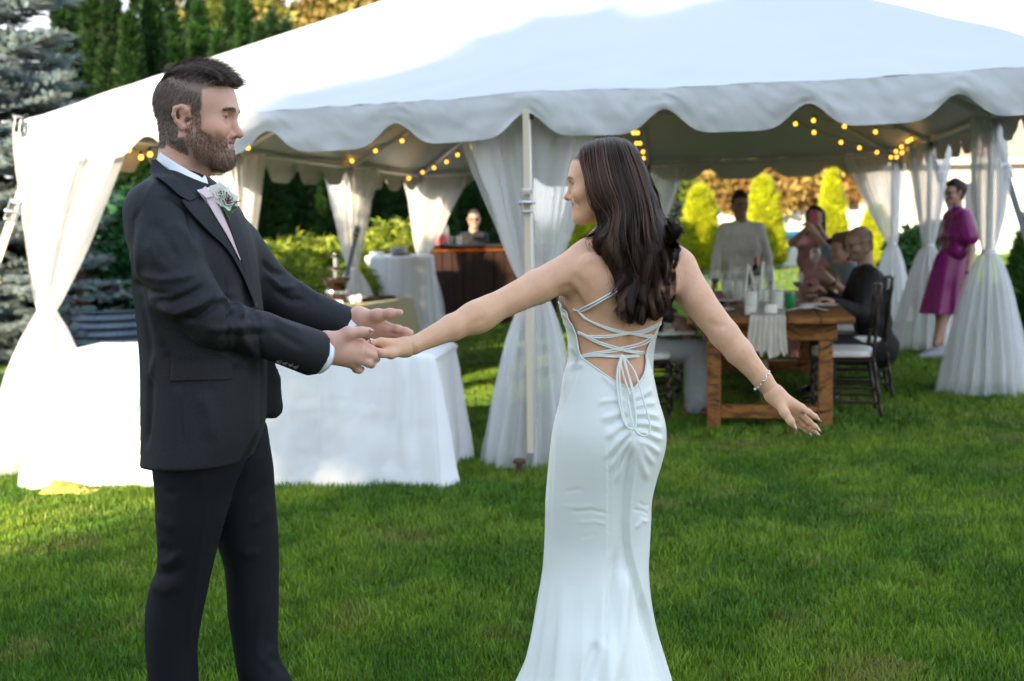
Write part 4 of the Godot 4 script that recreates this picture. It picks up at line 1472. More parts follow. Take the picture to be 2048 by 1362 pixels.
func spruce(x: float, z: float, h: float, rad: float, label: String) -> void:
	var th := thing("blue_spruce", label, "tree", Vector3(x, gy(x), -z), 0.0)
	trunk(th, h * 0.95, 0.11)
	var xfs := []
	var cols := []
	var lb := MB.new()
	var tiers := int(h / 0.17)
	for t in tiers:
		var u := (t + rnd(0.0, 0.6)) / tiers
		var y0 := 0.15 + u * (h - 0.3)
		var l := rad * pow(1.0 - u, 0.6) * rnd(0.8, 1.1)
		var m := int(9 + 6 * (1.0 - u))
		for k in m:
			var an := TAU * (k + rnd(-0.35, 0.35)) / m + t * 0.9
			var dir := Vector3(cos(an), 0, sin(an))
			var len := l * rnd(0.6, 1.15)
			var y := y0 + rnd(-0.16, 0.16)
			var sag := rnd(-0.42, -0.12)
			var steps := int(len / 0.075)
			var side := Vector3(-dir.z, 0, dir.x)
			lb.tube([Vector3(0, y, 0), Vector3(0, y, 0) + dir * len * 0.6 + Vector3(0, sag * 0.4 * len, 0), Vector3(0, y, 0) + dir * len + Vector3(0, (sag + 0.26) * len, 0)], [0.016, 0.010, 0.004], 4, false)
			for s in range(2, steps + 1):
				var f := float(s) / steps
				var p := Vector3(0, y, 0) + dir * len * f + Vector3(0, len * (sag * f + 0.26 * f * f), 0)
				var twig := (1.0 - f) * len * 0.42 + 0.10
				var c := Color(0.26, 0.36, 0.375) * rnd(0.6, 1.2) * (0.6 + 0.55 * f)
				var cnt := 1 + int(twig / 0.09)
				for sd in [-1.0, 1.0]:
					for q in cnt:
						var qf := float(q) / cnt
						var d2: Vector3 = (dir * 0.75 + side * sd * 0.75 + Vector3(0, rnd(-0.1, 0.25), 0)).normalized()
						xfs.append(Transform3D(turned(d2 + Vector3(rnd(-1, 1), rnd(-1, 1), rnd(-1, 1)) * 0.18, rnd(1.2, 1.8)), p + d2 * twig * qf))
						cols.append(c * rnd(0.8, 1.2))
			xfs.append(Transform3D(turned(dir + Vector3(0, 0.25, 0), 1.3), Vector3(0, y, 0) + dir * len + Vector3(0, (sag + 0.26) * len, 0)))
			cols.append(Color(0.28, 0.36, 0.36))
	put("limbs", lb.mesh(), M.bark, th).set_meta("kind", "stuff")
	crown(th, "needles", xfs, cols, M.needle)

func backdrop() -> void:
	blade_clump("scale_spray", 15, 1.0, 0.075, 0.42, 5)
	blade_clump("leaves", 13, 1.0, 0.17, 1.1, 6)
	blade_clump("plumes", 16, 1.0, 0.07, 0.9, 7, 0.35)
	needle_tuft()
	var dark := Color(0.014, 0.066, 0.003)
	# hedge of arborvitae behind the left side: [photo x, photo y of the tip, depth]
	var row := [[120, -40, 19.0], [182, -75, 20.5], [222, -30, 19.0], [258, 31, 18.2], [300, -38, 19.6], [345, 31, 18.6], [397, 3, 19.4], [438, 66, 18.8], [488, 2, 20.4], [522, 51, 19.6], [570, 46, 20.0], [618, 70, 20.4], [664, 78, 20.0], [712, 74, 20.8], [758, 88, 20.4], [806, 92, 21.0], [852, 90, 20.6], [900, 108, 21.2], [946, 112, 21.4], [990, 118, 22.0]]
	var words := ["far left, half hidden by the blue spruce", "rising past the top behind the spruce tip", "second from the spruce", "short tip left of the groom's head", "tall one above the groom's forehead", "short tip right over the groom's hair", "narrow tip beyond the groom's hair", "short tip before the sunlit conifer", "tall one right of the sunlit conifer", "just above the tent slope", "last tip showing over the tent slope", "seen behind the groom's left shoulder", "behind the left side tulle", "right of the left side tulle", "above the chocolate fountain", "over the bushes left of the bright corner tulle", "behind the bright corner tulle", "above the red drink dispenser", "behind the bartender", "right end of the row beside the middle tulle"]
	for k in row.size():
		var r = row[k]
		var tip := at(r[0], r[1], r[2])
		var lb: String = "dark green arborvitae of the hedge, " + words[k]
		arborvitae(tip.x, r[2], tip.y - gy(tip.x), rnd(0.52, 0.62), dark * rnd(0.8, 1.2), lb, "dark arborvitae hedge behind the tent", 4200, 0.125)
	for k in 7:
		var tip := at([150, 205, 275, 330, 385, 460, 545][k], [-110, -120, -70, -60, -30, -20, 20][k], 22.6)
		arborvitae(tip.x, 22.6, tip.y, 0.72, dark * 0.8, "dark green arborvitae in the row behind the hedge, " + ["left end by the spruce", "second from the spruce", "over the gap left of the groom", "above the groom's crown", "above the groom's forehead", "behind the sunlit conifer", "right end over the tent slope"][k], "second row of arborvitae behind the hedge", 3000, 0.15)
	for k in 4:  # unseen row, added to keep the sun off the round table and bar
		arborvitae(-8.75 + 0.63 * k, 7.57 - 0.5 * k, 4.7, 0.62, dark, "added green arborvitae of a short shading row outside the frame, " + ["farthest from the camera", "second from its far end", "second from its near end", "nearest the camera"][k], "arborvitae added left of the tent for shade", 2600, 0.16, 0.4)
	for k in 8:
		arborvitae(-8.2 - 1.15 * k, 17.5 - 0.5 * k, 4.6 + rnd(-0.4, 0.4), 0.72, dark, "dark green arborvitae left of the blue spruce, outside the frame, " + ["first", "second", "third", "fourth", "fifth", "sixth", "seventh", "eighth"][k] + " from the spruce", "arborvitae left of the spruce", 1500, 0.17)
	var sl := at(440, -60, 27.0)
	arborvitae(sl.x, 27.0, sl.y, 1.0, Color(0.14, 0.19, 0.02), "bright yellow green conifer lit by the sun behind the hedge", "", 2600, 0.26)
	# sunlit chartreuse arborvitae beyond the right end of the tent
	var gold := Color(0.52, 0.58, 0.010)
	for r in [[1400, 376, 30.0, 0.47, 0.36, "broad chartreuse arborvitae left of the man in the white shirt"], [1525, 358, 31.0, 0.62, 0.55, "chartreuse arborvitae right behind the man in the white shirt"], [1664, 346, 30.0, 0.46, 0.8, "pointed chartreuse arborvitae behind the woman in pink"], [1168, 402, 29.0, 0.75, 0.5, "chartreuse arborvitae seen past the bride's chin"], [1752, 418, 27.0, 0.55, 0.7, "chartreuse arborvitae half hidden by the back corner tulle"], [1010, 400, 30.0, 0.42, 0.7, "chartreuse arborvitae seen through the front middle tulle"]]:
		var tip := at(r[0], r[1], r[2])
		arborvitae(tip.x, r[2], tip.y - gy(tip.x), r[3], gold, r[5], "sunlit chartreuse arborvitae", 2600, 0.16, r[4])
	var gg := Color(0.05, 0.16, 0.015)
	var g1 := at(2050, 410, 13.0)
	arborvitae(g1.x + 0.25, 13.0, g1.y, 0.5, gg, "green arborvitae at the right edge behind the tulle", "", 2200, 0.14)
	spruce(-6.0, 14.5, 6.5, 1.55, "big blue spruce filling the upper left corner")
	spruce(-4.72, 13.4, 1.9, 0.6, "small blue spruce beside the corrugated planter")
	# shrubs
	var chart := Color(0.33, 0.38, 0.03)
	var chart2 := Color(0.18, 0.27, 0.03)
	var words2 := ["left of the leaning grey strap", "behind the chocolate fountain", "between the two left tulle curtains", "left of the bright back corner tulle", "low one in front of the hedge"]
	var sx := [[520, 16.2, 1.25], [600, 16.6, 1.35], [690, 17.0, 1.3], [770, 17.4, 1.45], [640, 15.6, 0.9]]
	for k in sx.size():
		var p := at(sx[k][0], 600, sx[k][1])
		var hh: float = sx[k][2]
		leafy("gold_cypress", "chartreuse feathery cypress bush " + words2[k], "bush", p.x, sx[k][1], [[Vector3(0, hh * 0.45, 0), Vector3(0.62, hh * 0.5, 0.5)], [Vector3(0.4, hh * 0.6, 0.1), Vector3(0.4, 0.4, 0.4)], [Vector3(-0.42, hh * 0.5, 0.1), Vector3(0.42, 0.45, 0.4)]], chart, chart2, 1500, 0.2, "plumes", 0.5, 0.03, "chartreuse bushes along the hedge", 4)
	var pl := at(232, 560, 13.4)
	leafy("leafy_shrub", "glossy green leafy shrub growing from the planter behind the groom", "bush", pl.x - 0.05, 13.9, [[Vector3(0, 1.0, 0), Vector3(0.62, 0.55, 0.5)], [Vector3(0.3, 1.45, 0), Vector3(0.45, 0.45, 0.35)]], Color(0.015, 0.10, 0.03), Color(0.03, 0.14, 0.045), 1500, 0.19, "leaves", 0.8, 0.03)
	leafy("leafy_shrub", "green shrub at the far right between two tulle curtains", "bush", at(1838, 560, 17.5).x, 17.5, [[Vector3(0, 0.55, 0), Vector3(0.5, 0.6, 0.45)], [Vector3(0.3, 0.8, 0), Vector3(0.35, 0.4, 0.3)]], Color(0.03, 0.12, 0.02), Color(0.06, 0.17, 0.03), 900, 0.17, "leaves", 0.5, 0.03)
	leafy("green_tree", "fresh green tree behind the bar at the end of the hedge", "tree", at(925, 430, 24.0).x, 24.0, [[Vector3(0, 2.2, 0), Vector3(1.1, 1.6, 1.0)], [Vector3(0.5, 1.2, 0), Vector3(0.8, 0.9, 0.8)]], Color(0.04, 0.11, 0.015), Color(0.08, 0.16, 0.02), 1800, 0.24, "leaves", 2.0, 0.08)
	leafy("dark_bush", "dark green bush behind the bride's hair", "bush", at(1352, 420, 33.0).x, 33.0, [[Vector3(0, 0.8, 0), Vector3(0.9, 0.9, 0.8)]], Color(0.015, 0.03, 0.03), Color(0.02, 0.05, 0.03), 900, 0.24, "leaves", 0.6, 0.05)
	leafy("plum_tree", "copper leaved tree behind the man in the white shirt", "tree", at(1590, 400, 38.0).x, 38.0, [[Vector3(-1.6, 2.6, 0), Vector3(1.5, 1.3, 1.2)], [Vector3(0.3, 2.9, 0), Vector3(1.6, 1.3, 1.2)], [Vector3(2.0, 2.7, 0), Vector3(1.2, 1.2, 1.0)], [Vector3(-0.4, 1.9, 0.3), Vector3(1.9, 0.6, 1.0)]], Color(0.30, 0.15, 0.06), Color(0.38, 0.30, 0.07), 2100, 0.27, "leaves", 2.4, 0.12)
	leafy("green_tree", "sunlit light green tree above the bride's right shoulder", "tree", at(1395, 380, 41.0).x, 41.0, [[Vector3(0, 2.8, 0), Vector3(1.3, 1.4, 1.2)], [Vector3(-0.9, 2.2, 0), Vector3(1.0, 1.0, 0.9)]], Color(0.10, 0.17, 0.02), Color(0.16, 0.20, 0.03), 1500, 0.28, "leaves", 2.4, 0.1)
	leafy("big_tree", "tall russet tinged tree far behind the hedge", "tree", at(600, 0, 44.0).x, 44.0, [[Vector3(0, 6.5, 0), Vector3(3.2, 2.6, 2.5)], [Vector3(-2.4, 8.4, 0), Vector3(2.2, 2.2, 2.0)], [Vector3(2.2, 8.6, 0), Vector3(2.4, 2.4, 2.0)]], Color(0.34, 0.21, 0.08), Color(0.28, 0.30, 0.05), 3600, 0.42, "leaves", 6.5, 0.25)
	leafy("big_tree", "tall golden green tree far behind the tent slope", "tree", at(700, 0, 50.0).x + 1.0, 50.0, [[Vector3(0, 7.5, 0), Vector3(3.0, 3.2, 2.5)], [Vector3(2.0, 9.5, 0), Vector3(2.2, 2.4, 2.0)]], Color(0.16, 0.17, 0.03), Color(0.22, 0.15, 0.05), 2600, 0.42, "leaves", 6.5, 0.25)
	planter()
	house()

func planter() -> void:
	var p := at(222, 640, 13.3)
	p.y = gy(p.x)
	var th := thing("planter", "round corrugated galvanized steel planter behind the groom", "planter", p)
	var b := MB.new()
	var prof := []
	for k in 73:
		var u := k / 72.0
		prof.append(Vector2(0.46 + 0.012 * sin(u * TAU * 7.0), 0.62 * u))
	prof.append(Vector2(0.475, 0.63)); prof.append(Vector2(0.475, 0.645)); prof.append(Vector2(0.44, 0.645)); prof.append(Vector2(0.44, 0.5))
	b.lathe(prof, 48)
	part("wall", b, M.galvanized, th)
	var s := MB.new()
	s.lathe([Vector2(0.445, 0.55), Vector2(0.2, 0.58), Vector2(0.0, 0.6)], 24)
	part("soil", s, M.bark, th)
	var xfs := []
	var cols := []
	var st := MB.new()
	st.lathe([Vector2(0, -0.02), Vector2(0.02, -0.01), Vector2(0.024, 0.0), Vector2(0.014, 0.012), Vector2(0, 0.015)], 6)
	clumps["stone"] = st.mesh()
	var bed := thing("gravel_bed", "grey gravel spread round the corrugated planter", "gravel", Vector3(p.x, gy(p.x), p.z))
	bed.set_meta("kind", "stuff")
	for k in 5200:
		var an := rng.randf() * TAU
		var rr := sqrt(rng.randf())
		var q := Vector3(cos(an) * rr * 1.9, 0.008, sin(an) * rr * 1.0 + 0.15)
		xfs.append(Transform3D(Basis(Vector3(rnd(-0.4, 0.4), 1, rnd(-0.4, 0.4)).normalized(), rng.randf() * TAU).scaled(Vector3(rnd(0.7, 1.5), rnd(0.7, 1.4), rnd(0.7, 1.5))), q + Vector3(0, SLOPE * q.x, 0)))
		cols.append(grey(rnd(0.07, 0.22)))
	crown(bed, "stone", xfs, cols, M.gravel, "stones")

func house() -> void:
	var x0 := at(1755, 500, 36.0).x
	var p := Vector3(x0, gy(x0), -36.0)
	var th := thing("white_house", "white house with tan roof behind the woman in magenta", "house", p)
	var w := MB.new()
	w.box(Vector3(0, 0, -9), Vector3(14, 2.9, 0))
	wpart_local("wall", w, M.white_paint, th)
	for k in 19:
		var s := MB.new()
		s.box(Vector3(-0.012, 0.05 + k * 0.15, 0.002), Vector3(14.01, 0.185 + k * 0.15, 0.02), 0.004)
		wpart_local("siding_board", s, M.white_paint, th)
	var g := MB.new()
	g.face([Vector3(-0.4, 2.82, 0.45), Vector3(14.4, 2.82, 0.45), Vector3(14.4, 5.6, -4.5), Vector3(-0.4, 5.6, -4.5)])
	g.face([Vector3(14.4, 2.82, -9.45), Vector3(-0.4, 2.82, -9.45), Vector3(-0.4, 5.64, -4.5), Vector3(14.4, 5.64, -4.5)])
	g.face([Vector3(-0.02, 2.9, 0), Vector3(-0.02, 5.5, -4.5), Vector3(-0.02, 2.9, -9)])
	wpart_local("roof", g, M.roof_tan, th)
	var fa := MB.new()
	fa.box(Vector3(-0.4, 2.70, 0.44), Vector3(14.4, 2.86, 0.49), 0.01)
	wpart_local("fascia", fa, M.white_paint, th)
	for wx in [2.0, 5.5, 9.0]:
		var f := MB.new()
		for q in [[0, 0, 0.08, 1.3], [0.92, 0, 1.0, 1.3], [0, 0, 1.0, 0.08], [0, 1.22, 1.0, 1.3], [0.47, 0, 0.53, 1.3]]:
			f.box(Vector3(wx + q[0], 0.95 + q[1], 0.02), Vector3(wx + q[2], 0.95 + q[3], 0.06), 0.006)
		var fw := wpart_local("window_frame", f, M.white_paint, th)
		var g2 := MB.new()
		g2.box(Vector3(wx + 0.05, 1.0, 0.024), Vector3(wx + 0.95, 2.2, 0.034))
		put("pane", g2.mesh(), M.pane, fw)
	# white board fence
	var f0 := at(1225, 500, 37.5)
	var fx := f0.x
	var fe := thing("white_fence", "white board fence behind the chartreuse arborvitae", "fence", Vector3(fx, gy(fx), -37.5))
	var bm := MB.new()
	bm.box(Vector3(0, 0.06, 0), Vector3(0.142, 1.42, 0.022), 0.004)
	var bme := bm.mesh()
	var pm := MB.new()
	pm.box(Vector3(-0.06, 0, -0.06), Vector3(0.06, 1.5, 0.06), 0.01)
	pm.box(Vector3(-0.075, 1.5, -0.075), Vector3(0.075, 1.53, 0.075), 0.01)
	var pme := pm.mesh()
	for k in 58:
		var o := put("board", bme, M.white_paint, fe)
		o.position = Vector3(k * 0.15, SLOPE * k * 0.15, 0.05)
		if k % 16 == 0:
			var q := put("post", pme, M.white_paint, fe)
			q.position = Vector3(k * 0.15, SLOPE * k * 0.15, 0)
	for y in [0.25, 1.2]:
		var r := MB.new()
		r.box(Vector3(0, y, -0.03), Vector3(8.7, y + 0.09, 0.03), 0.006)
		var o := put("rail", r.mesh(), M.white_paint, fe)
		o.rotation.z = SLOPE
	# pool
	var pp := at(1585, 500, 33.0)
	var po := thing("pool", "round above ground pool with white wall and blue rim", "pool", Vector3(pp.x, gy(pp.x), -33.0))
	var pw := MB.new()
	pw.lathe([Vector2(1.0, 0.0), Vector2(1.0, 0.75)], 40)
	part("wall", pw, M.white_paint, po)
	var pr := MB.new()
	pr.lathe([Vector2(1.0, 0.75), Vector2(1.06, 0.76), Vector2(1.06, 0.92), Vector2(0.94, 0.94), Vector2(0.94, 0.8)], 40)
	part("rim", pr, M.pool_blue, po)
	var wt := MB.new()
	wt.lathe([Vector2(0.95, 0.8), Vector2(0.0, 0.8)], 32)
	part("water", wt, M.pool_blue, po)

func wpart_local(called: String, b: MB, m: Material, parent: Node3D) -> MeshInstance3D:
	return put(called, b.mesh(), m, parent)

func shade_trees() -> void:
	# tall trees behind the photographer: they cast the shade that the couple stands in
	var words := ["tall maple behind the photographer on the left", "tall maple straight behind the photographer", "tall maple behind the photographer on the right"]
	var ws := [5.35, 13.3, 21.3]
	for k in 3:
		var e = Vector2(-20.0, -16.0) + Vector2(0.785, -0.62) * ws[k]
		var lobes := []
		for j in 9:
			var an := TAU * j / 9.0
			lobes.append([Vector3(cos(an) * 2.5, 3.0 + (j % 3) * 3.6, sin(an) * 2.5), Vector3(2.6, 2.6, 2.6)])
		lobes.append([Vector3(0, 4.5, 0), Vector3(3.6, 4.4, 3.6)])
		lobes.append([Vector3(0, 10.5, 0), Vector3(3.6, 4.2, 3.6)])
		leafy("maple_tree", words[k], "tree", e.x, e.y, lobes, Color(0.03, 0.09, 0.015), Color(0.06, 0.13, 0.02), 5200, 0.75, "leaves", 10.0, 0.35, "", 12)

# ---------------------------------------------------------------- furniture
func drape(b: MB, L: float, W: float, H: float, flare: float, amp: float, folds: float, seed_: int, round_ := false) -> void:
	var n2 := FastNoiseLite.new()
	n2.seed = seed_
	n2.frequency = 1.0
	var per := 2.0 * (L + W)
	b.grid(300, 34, func(back: float, w: float) -> Vector3:
		var u := 1.0 - back
		var p := Vector2()
		var nr := Vector2()
		var corner := 0.0
		if round_:
			p = Vector2(cos(TAU * u), -sin(TAU * u)) * L / 2.0
			nr = p.normalized()
		else:
			var s := u * per
			var c := 0.0
			if s < L:
				p = Vector2(-L / 2 + s, W / 2); nr = Vector2(0, 1); c = minf(s, L - s)
			elif s < L + W:
				p = Vector2(L / 2, W / 2 - (s - L)); nr = Vector2(1, 0); c = minf(s - L, L + W - s)
			elif s < 2 * L + W:
				p = Vector2(L / 2 - (s - L - W), -W / 2); nr = Vector2(0, -1); c = minf(s - L - W, 2 * L + W - s)
			else:
				p = Vector2(-L / 2, -W / 2 + (s - 2 * L - W)); nr = Vector2(-1, 0); c = minf(s - 2 * L - W, per - s)
			corner = exp(-c * c / 0.02)
			nr = nr.lerp(Vector2(signf(p.x), signf(p.y)).normalized(), 0.5 * corner).normalized()
		if w < 0.12:
			var q := p * (w / 0.12)
			return Vector3(q.x, H + 0.002 * n2.get_noise_2d(q.x * 4.0, q.y * 4.0), q.y)
		var k := (w - 0.12) / 0.88
		var ph := u * per if not round_ else u * TAU
		var f := sin(ph * folds + 1.8 * n2.get_noise_2d(ph * 1.1, 2.0) + 0.8 * n2.get_noise_2d(ph * 2.0, k * 2.0)) * 0.6 + n2.get_noise_2d(ph * 2.6 + 9.0, k * 0.6) * 0.8
		var o := flare * k + (amp * f * pow(k, 0.8) + amp * 0.6 * k) + corner * 0.10 * pow(k, 0.8) * (1.0 + 0.4 * sin(ph * 40.0))
		o += 0.004 + 0.003 * n2.get_noise_2d(ph * 9.0, k * 7.0)
		var q2 := p + nr * maxf(o, 0.002)
		var y := H * (1.0 - k) + 0.008 + (0.012 * n2.get_noise_1d(ph * 6.0) if k > 0.98 else 0.0)
		if k < 0.03: y = H - 0.004 * k / 0.03
		return Vector3(q2.x, y, q2.y), true)

func folding_table(label: String, c: Vector3, yaw: float, L: float, W: float, H: float) -> void:
	var t := thing("folding_table", label, "table", c, yaw)
	var b := MB.new()
	b.box(Vector3(-L / 2 + 0.01, H - 0.04, -W / 2 + 0.01), Vector3(L / 2 - 0.01, H - 0.012, W / 2 - 0.01), 0.005)
	part("tabletop", b, M.white_paint, t)
	for sx in [-1, 1]:
		for sz in [-1, 1]:
			var l := MB.new()
			l.tube([Vector3(sx * (L / 2 - 0.2), 0, sz * (W / 2 - 0.08)), Vector3(sx * (L / 2 - 0.2), H - 0.04, sz * (W / 2 - 0.08))], [0.014], 8)
			part("leg", l, M.dark_steel, t)

func chair_proto(label: String, where: Vector3, turn: float) -> Node3D:
	# slender ballroom chair, front towards +z
	var t := thing("ballroom_chair", label, "chair", where, turn, "dark ballroom chairs round the farm table")
	var cu := MB.new()
	cu.grid(40, 8, func(u: float, w: float) -> Vector3:
		var an := TAU * u
		var r := pow(pow(absf(cos(an)), 4) + pow(absf(sin(an)), 4), -0.25) * 0.205
		var prof := [Vector2(0.0, 0.0), Vector2(0.97, 0.0), Vector2(1.0, 0.012), Vector2(1.0, 0.03), Vector2(0.97, 0.044), Vector2(0.85, 0.052), Vector2(0.5, 0.057), Vector2(0.2, 0.058), Vector2(0.0, 0.058)]
		var q: Vector2 = prof[int(round(w * 8))]
		return Vector3(cos(an) * r * q.x, 0.445 + q.y, -sin(an) * r * q.x), true)
	part("seat_cushion", cu, M.seat_white, t)
	var fr := MB.new()
	fr.box(Vector3(-0.20, 0.41, -0.20), Vector3(0.20, 0.443, 0.20), 0.01)
	part("seat_frame", fr, M.black_lacquer, t)
	var ringed := func(a: Vector3, c: Vector3, d: Vector3) -> MB:
		var m := MB.new()
		var path := []
		var rad := []
		for k in 25:
			var u := k / 24.0
			path.append(a.lerp(c, u * 2.0) if u < 0.5 else c.lerp(d, u * 2.0 - 1.0))
			rad.append(0.0125 + (0.005 if k % 4 == 2 else 0.0))
		m.tube(path, rad, 9)
		return m
	for s in [-1, 1]:
		part("leg", ringed.call(Vector3(s * 0.185, 0, 0.19), Vector3(s * 0.18, 0.22, 0.185), Vector3(s * 0.18, 0.43, 0.18)), M.black_lacquer, t)
		part("back_leg", ringed.call(Vector3(s * 0.185, 0, -0.25), Vector3(s * 0.18, 0.44, -0.185), Vector3(s * 0.172, 0.93, -0.23)), M.black_lacquer, t)
		for y in [0.14, 0.24]:
			var m := MB.new()
			m.tube([Vector3(s * 0.183, y, 0.185), Vector3(s * 0.183, y, -0.22)], [0.009], 8)
			part("stretcher", m, M.black_lacquer, t)
	for y in [0.18, 0.28]:
		var m := MB.new()
		m.tube([Vector3(-0.183, y, 0.187), Vector3(0.183, y, 0.187)], [0.009], 8)
		part("stretcher", m, M.black_lacquer, t)
	for q in [[0.92, 0.014, -0.229], [0.82, 0.010, -0.22], [0.62, 0.010, -0.202]]:
		var m := MB.new()
		m.tube([Vector3(-0.175, q[0], q[2]), Vector3(0, q[0] + 0.008, q[2] - 0.015), Vector3(0.175, q[0], q[2])], [q[1]], 8)
		part("back_rail", m, M.black_lacquer, t)
	for k in 6:
		var m := MB.new()
		m.tube([Vector3(-0.125 + k * 0.05, 0.62, -0.212), Vector3(-0.125 + k * 0.05, 0.82, -0.23)], [0.007], 6)
		part("back_spindle", m, M.black_lacquer, t)
	return t

func spot(px: float, depth: float, h := 0.0) -> Vector3:      # a place on the lawn under a column of the photograph
	var x := (px - 1024.0) / LENS * depth
	return Vector3(x, gy(x) + h, -depth)

const FT := Vector3(1.66, 0, -7.76)       # front middle of the farm table
func on_table(px: float, depth: float) -> Vector3:
	return spot(px, depth, 0.768)

func furniture() -> void:
	var c := Vector3(-1.50, gy(-1.5), -7.02)
	folding_table("long folding table hidden under the white cloth behind the groom", c, -0.12, 2.3, 0.72, 0.75)
	var b := MB.new()
	drape(b, 2.24, 0.70, 0.757, 0.015, 0.036, 8.0, 4)
	var turn := Transform3D(Basis(Vector3.UP, -0.12), c)
	for k in b.v.size(): b.v[k] = turn * b.v[k]
	creases(b, [[[647, 700, 645, 800, 641, 935], 6, 0.010], [[660, 700, 662, 800, 668, 940], 5, -0.008], [[772, 705, 760, 770, 752, 850], 5, 0.008], [[786, 700, 790, 800, 778, 940], 6, -0.012], [[812, 702, 806, 790, 800, 940], 5, 0.014], [[824, 700, 826, 800, 822, 945], 5, -0.014], [[838, 698, 846, 800, 846, 950], 5, 0.012], [[560, 815, 640, 812, 740, 824, 820, 830], 4, 0.005], [[600, 705, 590, 800, 596, 930], 7, 0.008], [[575, 705, 570, 800, 560, 930], 6, -0.007], [[200, 715, 190, 830, 196, 940], 8, 0.014], [[150, 715, 140, 830, 120, 940], 8, -0.014], [[240, 712, 250, 820, 262, 940], 7, -0.010], [[700, 702, 705, 800, 700, 930], 8, -0.006]])
	var tcl := put(numbered("tablecloth"), b.mesh(c), M.table_linen, self)
	tcl.position = c
	tag(tcl, "white floor length cloth on the long table behind the groom", "tablecloth")
	c = spot(667, 10.85)
	folding_table("serving table under the cream cloth with the chocolate fountain", c, 1.25, 1.9, 0.72, 0.755)
	b = MB.new()
	drape(b, 1.9, 0.72, 0.762, 0.03, 0.022, 11.0, 9)
	single("tablecloth", b, M.cream_linen, "cream cloth on the serving table under the chocolate fountain", "tablecloth", c, 1.25)
	var rc := spot(802, 15.8)
	var rt := thing("cocktail_table", "tall round table left of the bar", "table", rc)
	b = MB.new()
	b.lathe([Vector2(0, 1.02), Vector2(0.43, 1.02), Vector2(0.43, 1.05), Vector2(0, 1.05)], 28)
	part("tabletop", b, M.white_paint, rt)
	b = MB.new()
	b.lathe([Vector2(0.0, 0.0), Vector2(0.28, 0.0), Vector2(0.28, 0.02), Vector2(0.035, 0.04), Vector2(0.035, 1.02)], 16)
	part("pedestal", b, M.dark_steel, rt)
	b = MB.new()
	drape(b, 0.88, 0.88, 1.057, 0.05, 0.034, 15.0, 12, true)
	single("tablecloth", b, M.grey_linen, "bluish white floor length cloth on the round table left of the bar", "tablecloth", rc)
	# white box behind the long table
	var w := spot(278, 8.6)
	b = MB.new()
	b.box(Vector3(-0.16, 0, -0.16), Vector3(0.16, 0.62, 0.16), 0.03)
	b.box(Vector3(-0.17, 0.62, -0.17), Vector3(0.17, 0.66, 0.17), 0.012)
	single("storage_box", b, M.seat_white, "white box showing over the long table at the groom's back", "box", w)
	var yc := MB.new()  # crumpled sheet added for the grass-lit yellow of the tablecloth hem
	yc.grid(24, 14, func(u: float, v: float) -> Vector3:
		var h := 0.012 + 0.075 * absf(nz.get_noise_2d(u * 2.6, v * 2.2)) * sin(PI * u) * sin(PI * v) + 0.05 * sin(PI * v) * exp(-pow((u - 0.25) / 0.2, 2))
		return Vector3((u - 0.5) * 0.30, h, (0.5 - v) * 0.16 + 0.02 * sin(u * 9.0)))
	single("cloth", yc, M.hem_light_yellow, "added yellow piece standing in for grass light on the hem of the long white tablecloth", "cloth", spot(122, 6.62, 0.02), -0.1)
	bar()
	farm_table()
	# chairs: the first one is built, the others are copies
	var a := TYAW
	var ch := chair_proto("empty dark chair with white cushion nearest the camera, right of the farm table", Vector3(2.27, gy(2.27), -8.28), -PI / 2 - a)
	for q in [[2.62, 9.15, -PI / 2 - a, "dark chair that the man in black sits on"], [2.80, 10.05, -PI / 2 - a, "dark chair under the man in the light blue shirt"], [2.97, 10.95, -PI / 2 - a, "dark chair under the woman with long brown hair"], [0.93, 8.55, PI / 2 - a, "dark chair under the man in grey trousers, behind the bride"], [1.12, 9.5, PI / 2 - a, "dark chair left of the farm table beyond the man in grey trousers"], [1.30, 10.5, PI / 2 - a, "farthest dark chair on the left side of the farm table"]]:
		copy(ch, Vector3(q[0], gy(q[0]), -q[1]), q[2], q[3])

